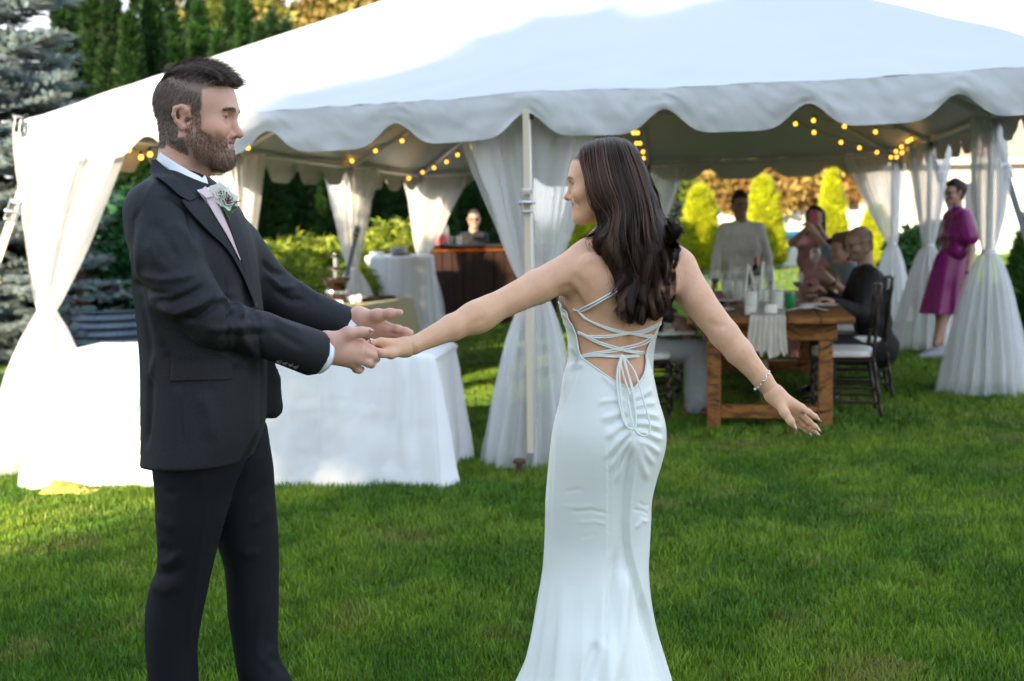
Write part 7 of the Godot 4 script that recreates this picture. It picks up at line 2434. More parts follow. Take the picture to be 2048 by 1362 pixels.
	creases(jm, [
		# sleeve head and armhole
		[[312, 398, 345, 395, 375, 420, 386, 470, 384, 520], 5, -0.0068], [[270, 560, 262, 500, 266, 440, 290, 402], 5, -0.0059],
		# near sleeve
		[[262, 560, 300, 585, 350, 590], 6, -0.0085], [[275, 545, 320, 560, 370, 555, 400, 540], 7, 0.0085], [[300, 600, 340, 605, 380, 590, 420, 565], 6, -0.0102], [[310, 612, 350, 625, 395, 610, 432, 585], 7, 0.0102], [[350, 640, 390, 640, 425, 615, 440, 590], 6, -0.0102],
		[[428, 600, 446, 598, 462, 612, 470, 630], 5, 0.0119], [[448, 588, 462, 606, 465, 628, 455, 648], 5, -0.0119], [[470, 605, 482, 620, 484, 640], 5, 0.0102], [[510, 622, 518, 636, 512, 655], 5, -0.0068], [[395, 650, 440, 660, 500, 650, 560, 655], 8, 0.0068], [[430, 670, 480, 672, 540, 668], 7, -0.0068], [[538, 632, 575, 652, 610, 664], 6, 0.0051], [[540, 655, 580, 680, 615, 700], 8, -0.0051],
		[[335, 440, 375, 470, 400, 520], 9, 0.0068], [[300, 440, 330, 470, 360, 530], 10, -0.0068], [[288, 480, 310, 520, 345, 545], 8, 0.0051],
		# far sleeve
		[[520, 520, 545, 545, 580, 550], 5, -0.0085], [[530, 545, 560, 575, 600, 575], 6, 0.0085], [[545, 575, 580, 600, 620, 600], 6, -0.0085], [[590, 560, 620, 585, 650, 600], 6, 0.0051],
		# body of the jacket
		[[513, 614, 521, 690, 525, 780, 521, 850, 508, 892, 490, 908], 3.2, -0.006], [[451, 540, 454, 620, 456, 712], 2.6, -0.0051], [[366, 764, 366, 830, 366, 906], 2.6, -0.0051], [[302, 740, 300, 820, 292, 905], 5, -0.0136], [[306, 700, 303, 760, 300, 820, 296, 906], 4, 0.0051],
		[[268, 560, 290, 620, 300, 690, 302, 740], 6, -0.0051], [[290, 590, 310, 650, 330, 700], 10, 0.0068], [[420, 690, 460, 720, 500, 725], 10, 0.0068], [[490, 560, 500, 620, 512, 690], 8, -0.0068], [[470, 640, 495, 690, 520, 720], 8, 0.0068], [[495, 740, 500, 800, 500, 880], 12, 0.0068], [[400, 780, 420, 830, 425, 890], 14, 0.0051], [[478, 650, 472, 690, 462, 712], 6, -0.0051], [[330, 700, 350, 740, 360, 790], 12, -0.0051],
		[[285, 440, 275, 500, 274, 560], 8, 0.0051], [[335, 330, 322, 350, 300, 380, 280, 420], 5, 0.0034]])
	wpart("jacket", jm, M.suit_wool, th)
	# lapels, collar and flap
	var lp := MB.new()
	var fc := Field.new()
	fc.loft(jl, Transform3D(), 0.02)
	fc.cone(at(368, 296, 2.98), at(357, 362, 2.985), 0.073, 0.100, 0.03)
	fc.chain(sl.slice(0, 2), [0.079, 0.078], 0.035)
	patch(lp, fc, [304, 319, 301, 334, 300, 347, 314, 354, 334, 369, 352, 386, 364, 393], [313, 319, 330, 334, 350, 352, 371, 372, 388, 388, 394, 396, 380, 402], 0.010, 0.010)
	wpart("jacket_collar", lp, M.suit_wool, th)
	var lp2 := MB.new()
	patch(lp2, f, [363, 399, 366, 406, 383, 428, 418, 465, 455, 500, 482, 545, 500, 585, 511, 612], [394, 394, 412, 405, 430, 430, 446, 458, 468, 497, 490, 542, 506, 582, 516, 612], 0.0075, 0.008, 8, 34)
	wpart("lapel", lp2, M.suit_wool, th)
	var lp3 := MB.new()
	patch(lp3, f, [424, 374, 434, 398, 446, 425, 458, 453, 476, 506, 494, 555, 510, 602], [436, 372, 452, 394, 474, 424, 486, 455, 497, 500, 506, 550, 514, 600], 0.0065, 0.008, 8, 34)
	wpart("lapel", lp3, M.suit_wool, th)
	var fl := MB.new()
	patch(fl, f, [343, 719, 341, 740, 340, 757, 341, 761], [464, 717, 465, 738, 466, 754, 464, 758], 0.005, 0.006, 16, 8)
	patch(fl, f, [343, 715, 343, 718], [464, 713, 464, 716], 0.004, 0.004, 16, 3)
	wpart("pocket_flap", fl, M.suit_wool, th)
	# shirt, tie
	var sh := MB.new()
	patch(sh, f, [394, 380, 412, 404, 430, 430, 446, 458, 468, 497, 490, 542, 500, 570], [428, 372, 437, 398, 450, 425, 460, 453, 478, 506, 494, 550, 502, 572], 0.002, 0.004, 8, 26)
	wpart("shirt_front", sh, M.shirt_white, th)
	var cf := Field.new()
	cf.cone(at(368, 290, 2.98), at(360, 355, 2.985), 0.064, 0.072, 0.01)
	cf.ball(at(392, 372, 2.955), Vector3(0.05, 0.04, 0.07), 0.05)
	var cm := MB.new()
	patch(cm, cf, [320, 304, 334, 314, 356, 328, 380, 342, 402, 354, 411, 366], [312, 320, 324, 330, 346, 346, 366, 362, 384, 376, 395, 386], 0.004, 0.012, 6, 22)
	patch(cm, cf, [410, 350, 414, 358, 417, 370], [404, 356, 408, 364, 410, 372], 0.003, 0.006, 3, 6)
	wpart("shirt_collar", cm, M.shirt_white, th)
	var ti := MB.new()
	patch(ti, f, [396, 384, 404, 390, 411, 396], [411, 372, 419, 382, 427, 392], 0.017, 0.010, 6, 8)
	patch(ti, f, [410, 396, 420, 415, 436, 442, 452, 468, 470, 500, 480, 520], [427, 392, 432, 405, 448, 436, 461, 464, 474, 500, 482, 520], 0.009, 0.008, 6, 26)
	wpart("tie", ti, M.tie_pink, th)
	var ck := MB.new()
	cuff(ck, sl[5] - dr * 0.05, dr, Vector3.UP, 0.0535, 0.9, 0.074)
	wpart("shirt_cuff", ck, M.shirt_white, th)
	var ck2 := MB.new()
	cuff(ck2, ll[4] - dl * 0.05, dl, Vector3.UP, 0.0485, 0.9, 0.074)
	wpart("shirt_cuff", ck2, M.shirt_white, th)
	var bt := MB.new()
	bt.lathe([Vector2(0, 0.0), Vector2(0.0068, 0.0), Vector2(0.0072, 0.0015), Vector2(0.0062, 0.003), Vector2(0.0045, 0.0022), Vector2(0, 0.002)], 14)
	var btm := bt.mesh()
	for q in [[558, 722], [569.5, 725.5], [581, 729], [591.5, 733]]:
		var d := ray(q[0], q[1]).normalized()
		var t := f.depth_along(Vector3(0, EYE, 0), d, 2.4, 3.3, 0.0)
		if t < 0: continue
		var o := put("sleeve_button", btm, M.button_horn, th)
		o.transform = Transform3D(Basis(Vector3.RIGHT, Vector3(0, 0.25, 1).normalized(), Vector3.RIGHT.cross(Vector3(0, 0.25, 1).normalized())), Vector3(0, EYE, 0) + d * t - th.position)
	var tn := MB.new()
	tn.tube([at(740, 661, 3.003), at(744, 661, 3.006), at(747, 662, 3.012)], [0.005, 0.0058, 0.0035], 8, true, 0.7)
	wpart("thumbnail", tn, M.nail_man, th)
	# ---- trousers
	var tf := Field.new()
	var hipz := 2.97
	tf.loft(Loft.new([row(860, 300, 520, 2.93, 0.10, 0.13), row(900, 301, 506, 2.92, 0.105, 0.12), row(940, 306, 485, 2.91, 0.10, 0.10), row(989, 311, 464, 2.905, 0.095, 0.095), row(1040, 313, 450, 2.90, 0.09, 0.09), row(1087, 316, 437, 2.90, 0.085, 0.085), row(1130, 315, 427, 2.90, 0.08, 0.08), row(1165, 302, 419, 2.90, 0.078, 0.08), row(1200, 294, 412, 2.90, 0.075, 0.08), row(1237, 290, 404, 2.90, 0.075, 0.078), row(1294, 292, 395, 2.90, 0.072, 0.075), row(1362, 297, 397, 2.90, 0.068, 0.07), row(1470, 300, 402, 2.90, 0.066, 0.066), row(1618, 302, 412, 2.90, 0.066, 0.066)]), Transform3D(), 0.012)
	tf.loft(Loft.new([row(850, 330, 533, 3.03, 0.10, 0.12), row(900, 360, 541, 3.04, 0.10, 0.11), row(936, 380, 547, 3.05, 0.10, 0.10), row(1000, 412, 551, 3.06, 0.092, 0.09), row(1075, 432, 557, 3.06, 0.085, 0.085), row(1128, 448, 558, 3.06, 0.08, 0.08), row(1177, 453, 558, 3.055, 0.076, 0.078), row(1226, 456, 558, 3.05, 0.074, 0.075), row(1275, 464, 556, 3.045, 0.072, 0.072), row(1320, 471, 560, 3.035, 0.07, 0.07), row(1362, 478, 582, 3.03, 0.068, 0.07), row(1470, 496, 604, 3.0, 0.066, 0.066), row(1575, 512, 626, 2.98, 0.066, 0.066)]), Transform3D(), 0.012)
	var tm := MB.new()
	tf.build(0.009, Vector3(at(280, 1300, 2.85).x, gy(-0.8) + 0.015, -3.22), Vector3(at(640, 1300, 3.1).x, at(400, 845, Z).y, -2.78), tm)
	creases(tm, [[[305, 960, 330, 985, 360, 990], 8, -0.005], [[312, 1030, 330, 1050, 350, 1060], 7, 0.006], [[318, 1090, 335, 1105, 350, 1100], 7, -0.007], [[316, 1128, 340, 1125, 370, 1100], 7, 0.007], [[306, 1148, 335, 1150, 375, 1135], 7, -0.006], [[300, 1170, 330, 1180, 370, 1165], 10, 0.005], [[500, 890, 470, 960, 445, 1030, 430, 1100], 6, 0.005], [[440, 930, 415, 1000, 400, 1100, 380, 1250, 375, 1360], 5, 0.004], [[505, 900, 480, 950, 462, 1000], 6, -0.005], [[530, 905, 500, 930, 485, 960], 7, 0.004], [[535, 960, 510, 990, 495, 1000], 7, -0.004], [[545, 1010, 520, 1040, 500, 1050], 8, 0.004], [[520, 1100, 500, 1110, 480, 1105], 8, 0.005], [[535, 1180, 520, 1230, 515, 1300, 520, 1350], 8, 0.005], [[362, 930, 356, 945, 364, 955], 5, -0.005], [[420, 880, 405, 930, 395, 990], 10, 0.004], [[545, 1290, 530, 1320, 545, 1350], 7, 0.006], [[552, 1310, 560, 1335, 575, 1355], 5, -0.005]])
	wpart("trousers", tm, M.trouser_wool, th)
	for q in [[350, 2.90, 0.14], [565, 2.98, 0.16]]:
		var sf := Field.new()
		var p := at(q[0], 1600, q[1])
		p.y = gy(p.x)
		sf.chain([p + Vector3(-0.04, 0.045, 0), p + Vector3(0.08, 0.04, 0.005), p + Vector3(0.20, 0.03, 0.012)], [0.045, 0.042, 0.032], 0.02)
		var sm := MB.new()
		sf.build(0.01, p + Vector3(-0.12, 0.001, -0.09), p + Vector3(0.28, 0.12, 0.09), sm)
		wpart("shoe", sm, M.shoe_black, th)
	# ---- boutonniere
	var bp := at(452, 398, 2.80)
	var dd := f.depth_along(Vector3(0, EYE, 0), ray(452, 400).normalized(), 2.3, 3.4, 0.02)
	if dd > 0: bp = Vector3(0, EYE, 0) + ray(452, 400).normalized() * dd
	var bo := thing("boutonniere", "white rose boutonniere with green stems on the groom's lapel", "boutonniere", bp)
	var off := func(px: float, py: float, dz: float) -> Vector3: return (at(px, py, -bp.z) - at(452, 400, -bp.z)) + Vector3(0, 0, dz)
	for rs in [[441, 386, 0.010, 0.0175], [461, 401, 0.014, 0.0155]]:
		var pm := MB.new()
		var c: Vector3 = off.call(rs[0], rs[1], rs[2])
		for ring in 4:
			var cnt := 3 + ring
			for k in cnt:
				var an := TAU * k / cnt + ring * 0.7
				var rad: float = rs[3] * (0.28 + 0.24 * ring)
				pm.t = Transform3D(Basis(Vector3(0.25, 0.15, 1).normalized(), an), c)
				pm.grid(6, 5, func(u: float, w: float) -> Vector3:
					var a2 := (u - 0.5) * 2.0
					var open := 0.25 + 0.22 * ring
					return Vector3(a2 * rad * 0.85 * sin(PI * (0.25 + 0.6 * w)), rad * (0.35 + w * open * 1.3 - 0.25 * a2 * a2), (0.006 + rad * 0.9 * w * (1.0 - open * 0.75) - 0.004 * ring) - 0.25 * rad * w * w * w))
		part("rose", pm, M.petal, bo)
	var bs := MB.new()
	for k in 16:
		var o: Vector3 = off.call(452 + rnd(-10, 14), 392 + rnd(-10, 12), 0.02 + rnd(0, 0.012))
		bs.t = Transform3D(Basis(), o)
		bs.lathe([Vector2(0, -0.0024), Vector2(0.0024, 0), Vector2(0, 0.0024)], 6)
		bs.t = Transform3D()
		bs.tube([o, off.call(452, 412, 0.008)], [0.0006], 4, false)
	part("berry", bs, M.berry, bo)
	var gs := MB.new()
	for k in 6:
		gs.tube([off.call(450 + rnd(-6, 8), 402, 0.008), off.call(454 + rnd(-4, 5), 418, 0.012), off.call(458 + rnd(-3, 4), 440 - rnd(0, 6), 0.006)], [0.0022], 5)
	for k in 20:
		var o: Vector3 = off.call(450 + rnd(-4, 24), 412 + rnd(-10, 10), 0.012)
		var e := o + Vector3(rnd(0.004, 0.022), rnd(-0.012, 0.012), rnd(0, 0.01))
		gs.tube([o, o.lerp(e, 0.5) + Vector3(0, 0.002, 0), e], [0.0012, 0.0034, 0.0006], 5, false, 0.3)
	gs.tube([off.call(462, 415, 0.01), off.call(472, 413, 0.016), off.call(482, 416, 0.012)], [0.001, 0.006, 0.001], 6, false, 0.25)
	part("stems", gs, M.stem_green, bo)

# ---------------------------------------------------------------- guests
func hand(f: Field, w: Vector3, dir: Vector3, palm: Vector3, s := 1.0, curl := 0.5) -> void:
	# wrist, the way the fingers point, the way the palm faces
	var d := dir.normalized()
	var p := (palm - d * palm.dot(d)).normalized()
	var side := d.cross(p)
	for q in 4:
		var k: Vector3 = w + (d * 0.088 + side * (0.030 - 0.020 * q)) * s
		f.cone(w + side * (0.012 - 0.008 * q) * s, k, 0.021 * s, 0.0125 * s, 0.016)
		var l: float = [0.9, 1.0, 0.93, 0.75][q] * s
		var a: Vector3 = k + (d * (1.0 - 0.4 * curl) + p * 0.5 * curl).normalized() * 0.042 * l
		var b: Vector3 = a + (d * (1.0 - 1.1 * curl) + p * curl).normalized() * 0.026 * l
		f.chain([k, a, b, b + (d * (0.7 - 1.2 * curl) + p * (0.3 + curl)).normalized() * 0.02 * l], [0.0105 * s, 0.0092 * s, 0.0084 * s, 0.007 * s], 0.006)
	f.chain([w + d * 0.02 * s + side * 0.018 * s, w + (d * 0.055 + side * 0.045 + p * 0.015) * s, w + (d * 0.09 + side * 0.055 + p * 0.03) * s], [0.017 * s, 0.0125 * s, 0.009 * s], 0.012)

# J: joints as [px, py, depth]; o: what the guest wears
func guest(label: String, J: Dictionary, o: Dictionary) -> Node3D:
	var P := {}
	for k in J:
		if J[k] is Array and J[k].size() == 3: P[k] = at(J[k][0], J[k][1], J[k][2])
	var base: Vector3 = P.get("foot", P.hip)
	var th := person_at(label, Vector3(base.x, gy(base.x), base.z))
	var s: float = o.get("s", 1.0)
	var male: bool = o.get("male", true)
	var skin: Color = o.get("skin", Color(0.46, 0.28, 0.21))
	var fd: Vector3 = J.face.normalized()
	var ux := (Vector3.UP - fd * fd.y).normalized()
	var hx := Transform3D(Basis(fd, ux, fd.cross(ux)), P.head)
	var nk: Vector3 = P.sL.lerp(P.sR, 0.5) + Vector3(0, 0.06, 0)
	var b := MB.new()
	var body := Field.new()
	body.chain([nk, nk.lerp(P.hip, 0.4), P.hip], [0.05, 0.075 * s, 0.085 * s], 0.05)
	for a in ["L", "R"]:
		body.chain([nk, P["s" + a], P["e" + a], P["w" + a]], [0.045, 0.047 * s, 0.039 * s, 0.025 * s], 0.03)
		if P.has("k" + a): body.chain([P.hip, P["k" + a], P["a" + a]], [0.08 * s, 0.055 * s, 0.038 * s], 0.04)
	var lo := Vector3.ONE * 1e3
	var hi_ := -lo
	for k in P:
		lo = lo.min(P[k]); hi_ = hi_.max(P[k])
	body.build(0.014, lo - Vector3.ONE * 0.16, hi_ + Vector3.ONE * 0.16, b)
	for a in ["L", "R"]:
		var hf := Field.new()
		var dir: Vector3 = P.get("h" + a, P["w" + a] * 2.0 - P["e" + a]) - P["w" + a]
		hf.cone(P["w" + a] - dir.normalized() * 0.02, P["w" + a], 0.025 * s, 0.024 * s, 0.01)
		hand(hf, P["w" + a], dir, o.get("palm" + a, Vector3(0, -1, 0)), s * (1.0 if male else 0.9), o.get("curl", 0.5))
		hf.build(0.0055, P["w" + a] - Vector3.ONE * 0.2, P["w" + a] + Vector3.ONE * 0.2, b)
	var n0 := b.v.size()
	var t0 := b.i.size()
	var hs: float = o.get("head", 0.98 if male else 0.92)
	var f := Field.new()
	head_field(f, hx, hs, male, nk + Vector3(0, 0.02, 0), 0.060 if male else 0.048)
	var hb := head_box(hx, hs)
	f.build(0.0056, hb[0], hb[1], b)
	var inv := hx.affine_inverse()
	var hc: Color = o.get("hair", Color(0.03, 0.02, 0.015))
	for q in b.v.size():
		if q >= n0: b.c[q] = face_color((inv * b.v[q]) / hs, skin, Color(0.34, 0.15, 0.13), hc.lerp(skin, 0.35) if o.get("beard", false) else skin, hc.lerp(skin, o.get("bald", 0.0)), male)
		else: b.c[q] = skin
	wpart("body", b, M.skin, th)
	# hair
	var hm := MB.new()
	if o.has("hairdo"):
		var hf := Field.new()
		hf.ball(hx * (Vector3(-0.012, 0.036, 0) * hs), Vector3(0.098, 0.098, 0.084) * hs, 0.02, hx.basis)
		for q in o.hairdo: hf.cone(hx * (q[0] * hs), hx * (q[1] * hs), q[2], q[3], 0.03)
		hf.ball(hx * (Vector3(0.115, -0.040, 0) * hs), Vector3(0.075, 0.115, 0.12) * hs, 0.012, hx.basis)
		hf.cut()
		hf.build(0.009, P.head - Vector3.ONE * 0.42, P.head + Vector3.ONE * 0.2, hm)
		for q in hm.v.size():
			hm.v[q] += Vector3(1, 0, 1) * 0.004 * nz.get_noise_3d(hm.v[q].x * 60.0, hm.v[q].y * 9.0, hm.v[q].z * 60.0)
			hm.c[q] = hc
	if o.get("bald", 0.0) < 0.5 or true:
		fuzz(hm, b, t0, b.i.size(), inv, hs, int(o.get("fuzz", 2600)), 0.0012, func(l: Vector3, n: Vector3, probe: bool) -> Variant:
			if scalp_mask(l, male) < 0.5 or (absf(l.z) > 0.0725 and l.y < 0.03): return null
			if o.get("bald", 0.0) > 0.5 and l.y > 0.075: return null
			if probe: return [0, Vector3.UP, 1.0]
			return [0.014 * rnd(0.6, 1.3) * o.get("len", 1.0), n * 0.6 + Vector3(-0.3, 0.1, rnd(-0.3, 0.3)), 1.0, n * 0.2 + Vector3(-0.6, -0.3, rnd(-0.4, 0.4)), hc * rnd(0.7, 1.5)])
	wpart("hair", hm, M.hair, th)
	# upper garment
	var top := Field.new()
	var girth: float = o.get("girth", 1.0)
	var across: Vector3 = (P.sR - P.sL).normalized()
	var fw := across.cross(Vector3.UP)
	for q in [[0.20, 0.085, 0.098], [0.42, 0.085, 0.108], [0.68, 0.070, 0.108], [0.98, 0.070, 0.118]]:
		if o.has("skirt") and q[0] > 0.9: continue
		var c: Vector3 = nk.lerp(P.hip, q[0])
		top.cone(c - across * q[1] * s, c + across * q[1] * s, q[2] * girth * s * (0.9 if not male else 1.0), q[2] * girth * s * (0.9 if not male else 1.0), 0.05, fw, 0.95)
	for a in ["L", "R"]:
		top.cone(nk + Vector3(0, -0.005, 0), P["s" + a], 0.050, 0.058 * s, 0.035)
		var sleeve: float = o.get("sleeve", 2.0)
		var e: Vector3 = P["e" + a]
		var wv: Vector3 = P["w" + a]
		var r := o.get("loose", 1.0) * s as float
		if sleeve < 1.0: top.chain([P["s" + a], P["s" + a].lerp(e, sleeve)], [0.060 * r, 0.056 * r * o.get("flare", 1.0)], 0.03)
		else: top.chain([P["s" + a], e, e.lerp(wv, minf(sleeve - 1.0, 0.97))], [0.062 * r, 0.052 * r, 0.042 * r], 0.03)
	var tm := MB.new()
	top.build(0.0115, lo - Vector3.ONE * 0.25, hi_ + Vector3.ONE * 0.2, tm)
	for q in tm.v.size():
		var v := tm.v[q]
		tm.v[q] += Vector3(nz.get_noise_3d(v.x * 9.0, v.y * 5.0, v.z * 9.0), 0, nz.get_noise_3d(v.z * 9.0 + 5.0, v.y * 5.0, v.x * 9.0)) * 0.010
	wpart(o.get("top_name", "shirt"), tm, M[o.top], th)
	# lower garment
	if o.has("skirt"):
		var sk := MB.new()
		var y0: float = at(1024, o.skirt, -P.hip.z).y
		var ct: Vector3 = P.hip + Vector3(0, 0.17, 0)
		var tilt: Vector3 = (P.kL + P.kR) / 2.0 - P.hip
		sk.grid(80, 24, func(u: float, w: float) -> Vector3:
			var an := TAU * u
			var y := lerpf(ct.y, y0, w)
			var rr := lerpf(0.128, o.get("hem", 0.24), pow(w, 0.6)) * (1.0 + 0.10 * w * sin(an * 8.0 + 2.0 * nz.get_noise_1d(an)))
			return Vector3(ct.x + tilt.x * w * 0.8 + cos(an) * rr, y, ct.z + tilt.z * w * 0.8 - sin(an) * rr * 0.8), true)
		for q in range(0, sk.i.size(), 3):
			var tmp := sk.i[q]
			sk.i[q] = sk.i[q + 1]; sk.i[q + 1] = tmp
		wpart("skirt", sk, M[o.top], th)
	elif P.has("kL"):
		var lf := Field.new()
		lf.cone(P.hip - across * 0.07, P.hip + across * 0.07, 0.125 * girth * s, 0.125 * girth * s, 0.08)
		for a in ["L", "R"]:
			lf.chain([P.hip + across * (0.09 if a == "R" else -0.09), P["k" + a], P["k" + a].lerp(P["a" + a], 0.96)], [0.10 * s, 0.076 * s, 0.062 * s], 0.05)
		var lm := MB.new()
		lf.build(0.012, lo - Vector3.ONE * 0.2, hi_ + Vector3.ONE * 0.2, lm)
		for q in lm.v.size():
			var v := lm.v[q]
			lm.v[q] += Vector3(1, 0.4, 0.6) * nz.get_noise_3d(v.x * 7.0, v.y * 11.0, v.z * 7.0) * 0.008
		wpart("trousers", lm, M[o.trousers], th)
	for a in ["L", "R"]:
		if not P.has("a" + a): continue
		var tip: Vector3 = o.toe
		var ank: Vector3 = P["a" + a]
		var sf := Field.new()
		var g := Vector3(ank.x, gy(ank.x) + 0.042, ank.z)
		sf.chain([g - tip * 0.05, g + tip * 0.09, g + tip * 0.17 + Vector3(0, -0.012, 0)], [0.042 * s, 0.040 * s, 0.028 * s], 0.02)
		var sm := MB.new()
		sf.build(0.01, g - Vector3(0.3, 0.041, 0.3), g + Vector3(0.3, 0.1, 0.3), sm)
		wpart("shoe", sm, M[o.shoe], th)
		if o.has("sock"):
			var so := MB.new()
			so.tube([g, ank + (P["k" + a] - ank).normalized() * 0.10], [0.043, 0.044], 14)
			wpart("sock", so, M[o.sock], th)
	if o.has("glasses"):
		var gm := MB.new()
		for z in [-1.0, 1.0]:
			gm.t = hx * Transform3D(Basis(Vector3(0, 0, 1), Vector3(1, 0, 0), Vector3(0, 1, 0)), Vector3(0.098, -0.001, z * 0.033) * hs)
			if o.glasses == "dark": gm.lathe([Vector2(0, -0.002), Vector2(0.023, -0.002), Vector2(0.024, 0.002), Vector2(0, 0.003)], 14)
			else:
				var rp := []
				for q in 15: rp.append(Vector3(cos(TAU * q / 14.0) * 0.023, 0, sin(TAU * q / 14.0) * 0.019))
				gm.tube(rp, [0.0022], 5)
			gm.t = hx
			gm.tube([Vector3(0.098, 0.006, z * 0.056) * hs, Vector3(0.08, 0.008, z * 0.074) * hs, Vector3(-0.01, 0.006, z * 0.079) * hs], [0.0025], 5)
		gm.tube([Vector3(0.101, 0.004, -0.012) * hs, Vector3(0.101, 0.004, 0.012) * hs], [0.0022], 5)
		wpart("glasses", gm, M.lens_black, th)
	if o.has("watch"):
		var wm := MB.new()
		var w: Vector3 = P["w" + o.watch]
		var d: Vector3 = (w - P["e" + o.watch]).normalized()
		wm.tube([w - d * 0.035, w - d * 0.012], [0.029 * s], 16)
		wpart("watch", wm, M.lens_black, th)
	return th

func guests() -> void:
	var left := Vector3(-1, -0.12, 0.1)
	guest("seated man in black with cropped hair and glasses, right of the farm table", {"head": [1722, 486, 9.12], "face": Vector3(-1, -0.22, 0.12), "sL": [1738, 552, 8.95], "sR": [1722, 552, 9.32], "eL": [1722, 628, 8.86], "eR": [1690, 618, 9.3], "wL": [1668, 606, 8.78], "wR": [1648, 588, 9.15], "hip": [1752, 694, 9.15], "kL": [1650, 690, 8.98], "kR": [1640, 690, 9.32], "aL": [1655, 806, 8.95], "aR": [1640, 800, 9.35], "foot": [1752, 800, 9.15]},
		{"top": "black_cloth", "top_name": "jacket", "trousers": "black_cloth", "shoe": "shoe_black", "toe": Vector3(-1, 0, 0.1), "glasses": "clear", "hair": Color(0.16, 0.12, 0.10), "bald": 0.6, "beard": true, "girth": 1.22, "s": 1.06, "sleeve": 1.95, "loose": 1.2, "palmL": Vector3(0, -1, 0), "palmR": Vector3(0, -1, 0.3), "head": 1.02, "fuzz": 2200, "len": 0.5})
	guest("seated man in light blue shirt holding up a wine glass", {"head": [1688, 500, 10.05], "face": Vector3(-1, -0.05, 0.1), "sL": [1708, 548, 9.9], "sR": [1694, 546, 10.2], "eL": [1702, 592, 9.75], "eR": [1652, 500, 10.3], "wL": [1662, 562, 9.72], "wR": [1632, 468, 10.35], "hip": [1730, 655, 10.05], "foot": [1730, 770, 10.05]},
		{"top": "blue_shirt", "trousers": "grey_trouser", "shoe": "shoe_brown", "toe": Vector3(-1, 0, 0), "hair": Color(0.13, 0.085, 0.055), "sleeve": 1.12, "watch": "L", "palmL": Vector3(0.2, 0.3, -1), "curl": 0.75, "hairdo": [[Vector3(0.05, 0.10, 0), Vector3(-0.06, 0.10, 0), 0.05, 0.06]], "fuzz": 3200, "len": 1.6})
	guest("seated woman with long brown hair in a tan dress", {"head": [1668, 502, 10.9], "face": Vector3(-1, -0.1, 0.2), "sL": [1680, 546, 10.78], "sR": [1660, 546, 11.05], "eL": [1664, 592, 10.62], "eR": [1642, 588, 11.05], "wL": [1640, 578, 10.45], "wR": [1622, 570, 10.9], "hip": [1690, 640, 10.9], "foot": [1690, 740, 10.9]},
		{"top": "tan_cloth", "top_name": "dress", "male": false, "sleeve": 0.5, "s": 0.92, "hair": Color(0.05, 0.028, 0.016), "hairdo": [[Vector3(-0.05, 0.03, 0.05), Vector3(-0.06, -0.24, 0.06), 0.05, 0.03], [Vector3(-0.05, 0.03, -0.05), Vector3(-0.06, -0.24, -0.06), 0.05, 0.03], [Vector3(-0.07, 0.0, 0), Vector3(-0.09, -0.26, 0), 0.06, 0.04]]})
	var ph := guest("standing woman in a dusty pink dress photographing with a red phone", {"head": [1630, 436, 11.5], "face": Vector3(-0.35, -0.05, 1), "sL": [1650, 484, 11.45], "sR": [1608, 484, 11.5], "eL": [1666, 500, 11.15], "eR": [1584, 486, 11.2], "wL": [1640, 458, 11.05], "wR": [1614, 456, 11.05], "hip": [1632, 590, 11.5], "kL": [1640, 680, 11.45], "kR": [1622, 680, 11.45], "aL": [1640, 745, 11.5], "aR": [1622, 745, 11.5], "foot": [1632, 750, 11.5], "hL": [1632, 440, 11.04], "hR": [1620, 440, 11.04]},
		{"top": "pink_cloth", "top_name": "dress", "male": false, "skirt": 720.0, "hem": 0.26, "sleeve": 0.45, "s": 0.95, "shoe": "shoe_grey", "toe": Vector3(-0.3, 0, 1), "palmL": Vector3(-1, 0, 0.2), "palmR": Vector3(1, 0, 0.2), "curl": 0.7, "skin": Color(0.40, 0.24, 0.18), "hair": Color(0.02, 0.012, 0.01), "hairdo": [[Vector3(-0.05, 0.03, 0.05), Vector3(-0.05, -0.2, 0.07), 0.05, 0.035], [Vector3(-0.05, 0.03, -0.05), Vector3(-0.05, -0.2, -0.07), 0.05, 0.035]]})
	ph.set_meta("label", "standing woman in a dusty pink dress photographing with a red phone")
	var pm := MB.new()
	pm.box(Vector3(-0.038, -0.078, -0.005), Vector3(0.038, 0.078, 0.005), 0.004)
	single("phone", pm, M.phone_red, "dark red phone held up before the face of the woman in pink", "phone", at(1627, 436, 11.0), 0.1)
	guest("standing man in an untucked ivory shirt behind the farm table", {"head": [1480, 408, 11.9], "face": Vector3(0.05, -0.12, 1), "sL": [1516, 459, 11.9], "sR": [1450, 459, 11.9], "eL": [1534, 514, 11.95], "eR": [1434, 514, 11.95], "wL": [1539, 566, 11.8], "wR": [1429, 566, 11.8], "hip": [1484, 562, 11.95], "kL": [1500, 660, 11.9], "kR": [1468, 660, 11.9], "aL": [1500, 728, 11.95], "aR": [1468, 728, 11.95], "foot": [1484, 740, 11.95]},
		{"top": "ivory_shirt", "trousers": "grey_trouser", "shoe": "shoe_brown", "toe": Vector3(0, 0, 1), "girth": 0.98, "s": 1.03, "sleeve": 1.9, "loose": 1.05, "palmL": Vector3(-1, 0, 0), "palmR": Vector3(1, 0, 0), "skin": Color(0.30, 0.17, 0.12), "hair": Color(0.04, 0.025, 0.018), "hairdo": [[Vector3(0.02, 0.09, 0), Vector3(-0.05, 0.09, 0), 0.05, 0.05]]})
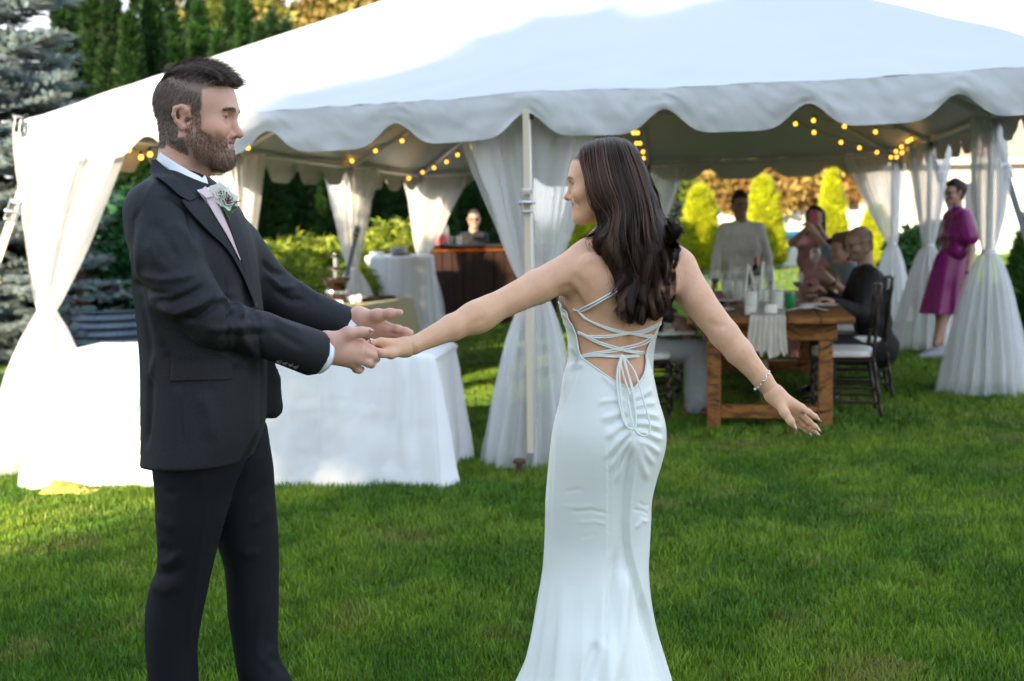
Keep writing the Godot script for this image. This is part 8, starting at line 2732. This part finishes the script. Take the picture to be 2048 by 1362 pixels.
	guest("woman in a magenta dress with short dark hair standing by the right tulle", {"head": [1911, 386, 11.5], "face": Vector3(-1, -0.05, 0.25), "sL": [1930, 432, 11.35], "sR": [1900, 434, 11.65], "eL": [1944, 500, 11.3], "eR": [1890, 500, 11.7], "wL": [1936, 552, 11.2], "wR": [1888, 556, 11.65], "hip": [1903, 540, 11.5], "kL": [1892, 622, 11.42], "kR": [1882, 622, 11.58], "aL": [1872, 686, 11.40], "aR": [1880, 684, 11.62], "foot": [1876, 692, 11.5], "hL": [1926, 575, 11.1]},
		{"top": "magenta_satin", "top_name": "dress", "male": false, "skirt": 640.0, "hem": 0.23, "girth": 1.06, "sleeve": 0.62, "loose": 1.1, "flare": 1.4, "shoe": "shoe_grey", "toe": Vector3(-1, 0, 0.35), "glasses": "clear", "watch": "L", "palmL": Vector3(-1, 0, 0), "palmR": Vector3(0, 0, 1), "curl": 0.35, "hair": Color(0.022, 0.014, 0.012), "hairdo": [[Vector3(0.0, 0.09, 0), Vector3(-0.06, 0.05, 0), 0.05, 0.06], [Vector3(0.06, 0.10, 0.02), Vector3(0.0, 0.11, 0.0), 0.025, 0.04]], "fuzz": 3000})
	guest("bartender in a black polo and sunglasses behind the bar", {"head": [948, 438, 17.5], "face": Vector3(0.05, -0.05, 1), "sL": [968, 474, 17.5], "sR": [926, 474, 17.5], "eL": [974, 512, 17.45], "eR": [920, 512, 17.45], "wL": [966, 530, 17.25], "wR": [928, 530, 17.25], "hip": [948, 560, 17.55], "kL": [954, 610, 17.5], "kR": [940, 610, 17.5], "aL": [954, 644, 17.5], "aR": [940, 644, 17.5], "foot": [948, 650, 17.5]},
		{"top": "black_cloth", "top_name": "polo_shirt", "trousers": "black_cloth", "shoe": "shoe_black", "toe": Vector3(0, 0, 1), "sleeve": 0.6, "glasses": "dark", "head": 1.06, "hair": Color(0.04, 0.025, 0.018), "fuzz": 1500, "palmL": Vector3(0, -1, 0), "palmR": Vector3(0, -1, 0)})
	guest("seated man in grey trousers and blue socks behind the bride", {"head": [1326, 474, 8.62], "face": Vector3(1, -0.1, 0.05), "sL": [1312, 546, 8.78], "sR": [1304, 548, 8.42], "eL": [1326, 618, 8.85], "eR": [1320, 622, 8.34], "wL": [1362, 640, 8.7], "wR": [1352, 646, 8.42], "hip": [1290, 702, 8.6], "kL": [1396, 694, 8.72], "kR": [1388, 700, 8.48], "aL": [1402, 818, 8.74], "aR": [1388, 818, 8.46], "foot": [1300, 830, 8.6]},
		{"top": "black_cloth", "top_name": "shirt", "trousers": "grey_trouser", "shoe": "shoe_brown", "sock": "sock_blue", "toe": Vector3(1, 0, 0.25), "hair": Color(0.04, 0.025, 0.018), "sleeve": 1.5, "palmL": Vector3(0, -1, 0), "palmR": Vector3(0, -1, 0), "s": 1.05})
	var bk := MB.new()
	bk.box(Vector3(-0.13, 0.0, -0.09), Vector3(0.13, 0.018, 0.09), 0.004)
	single("notebook", bk, M.porcelain, "white booklet on the lap of the man in grey trousers", "booklet", at(1348, 668, 8.45), 0.2)

func people() -> void:
	var t := Time.get_ticks_msec()
	bride()
	groom()
	print("couple ", Time.get_ticks_msec() - t)
	t = Time.get_ticks_msec()
	guests()
	print("guests ", Time.get_ticks_msec() - t)
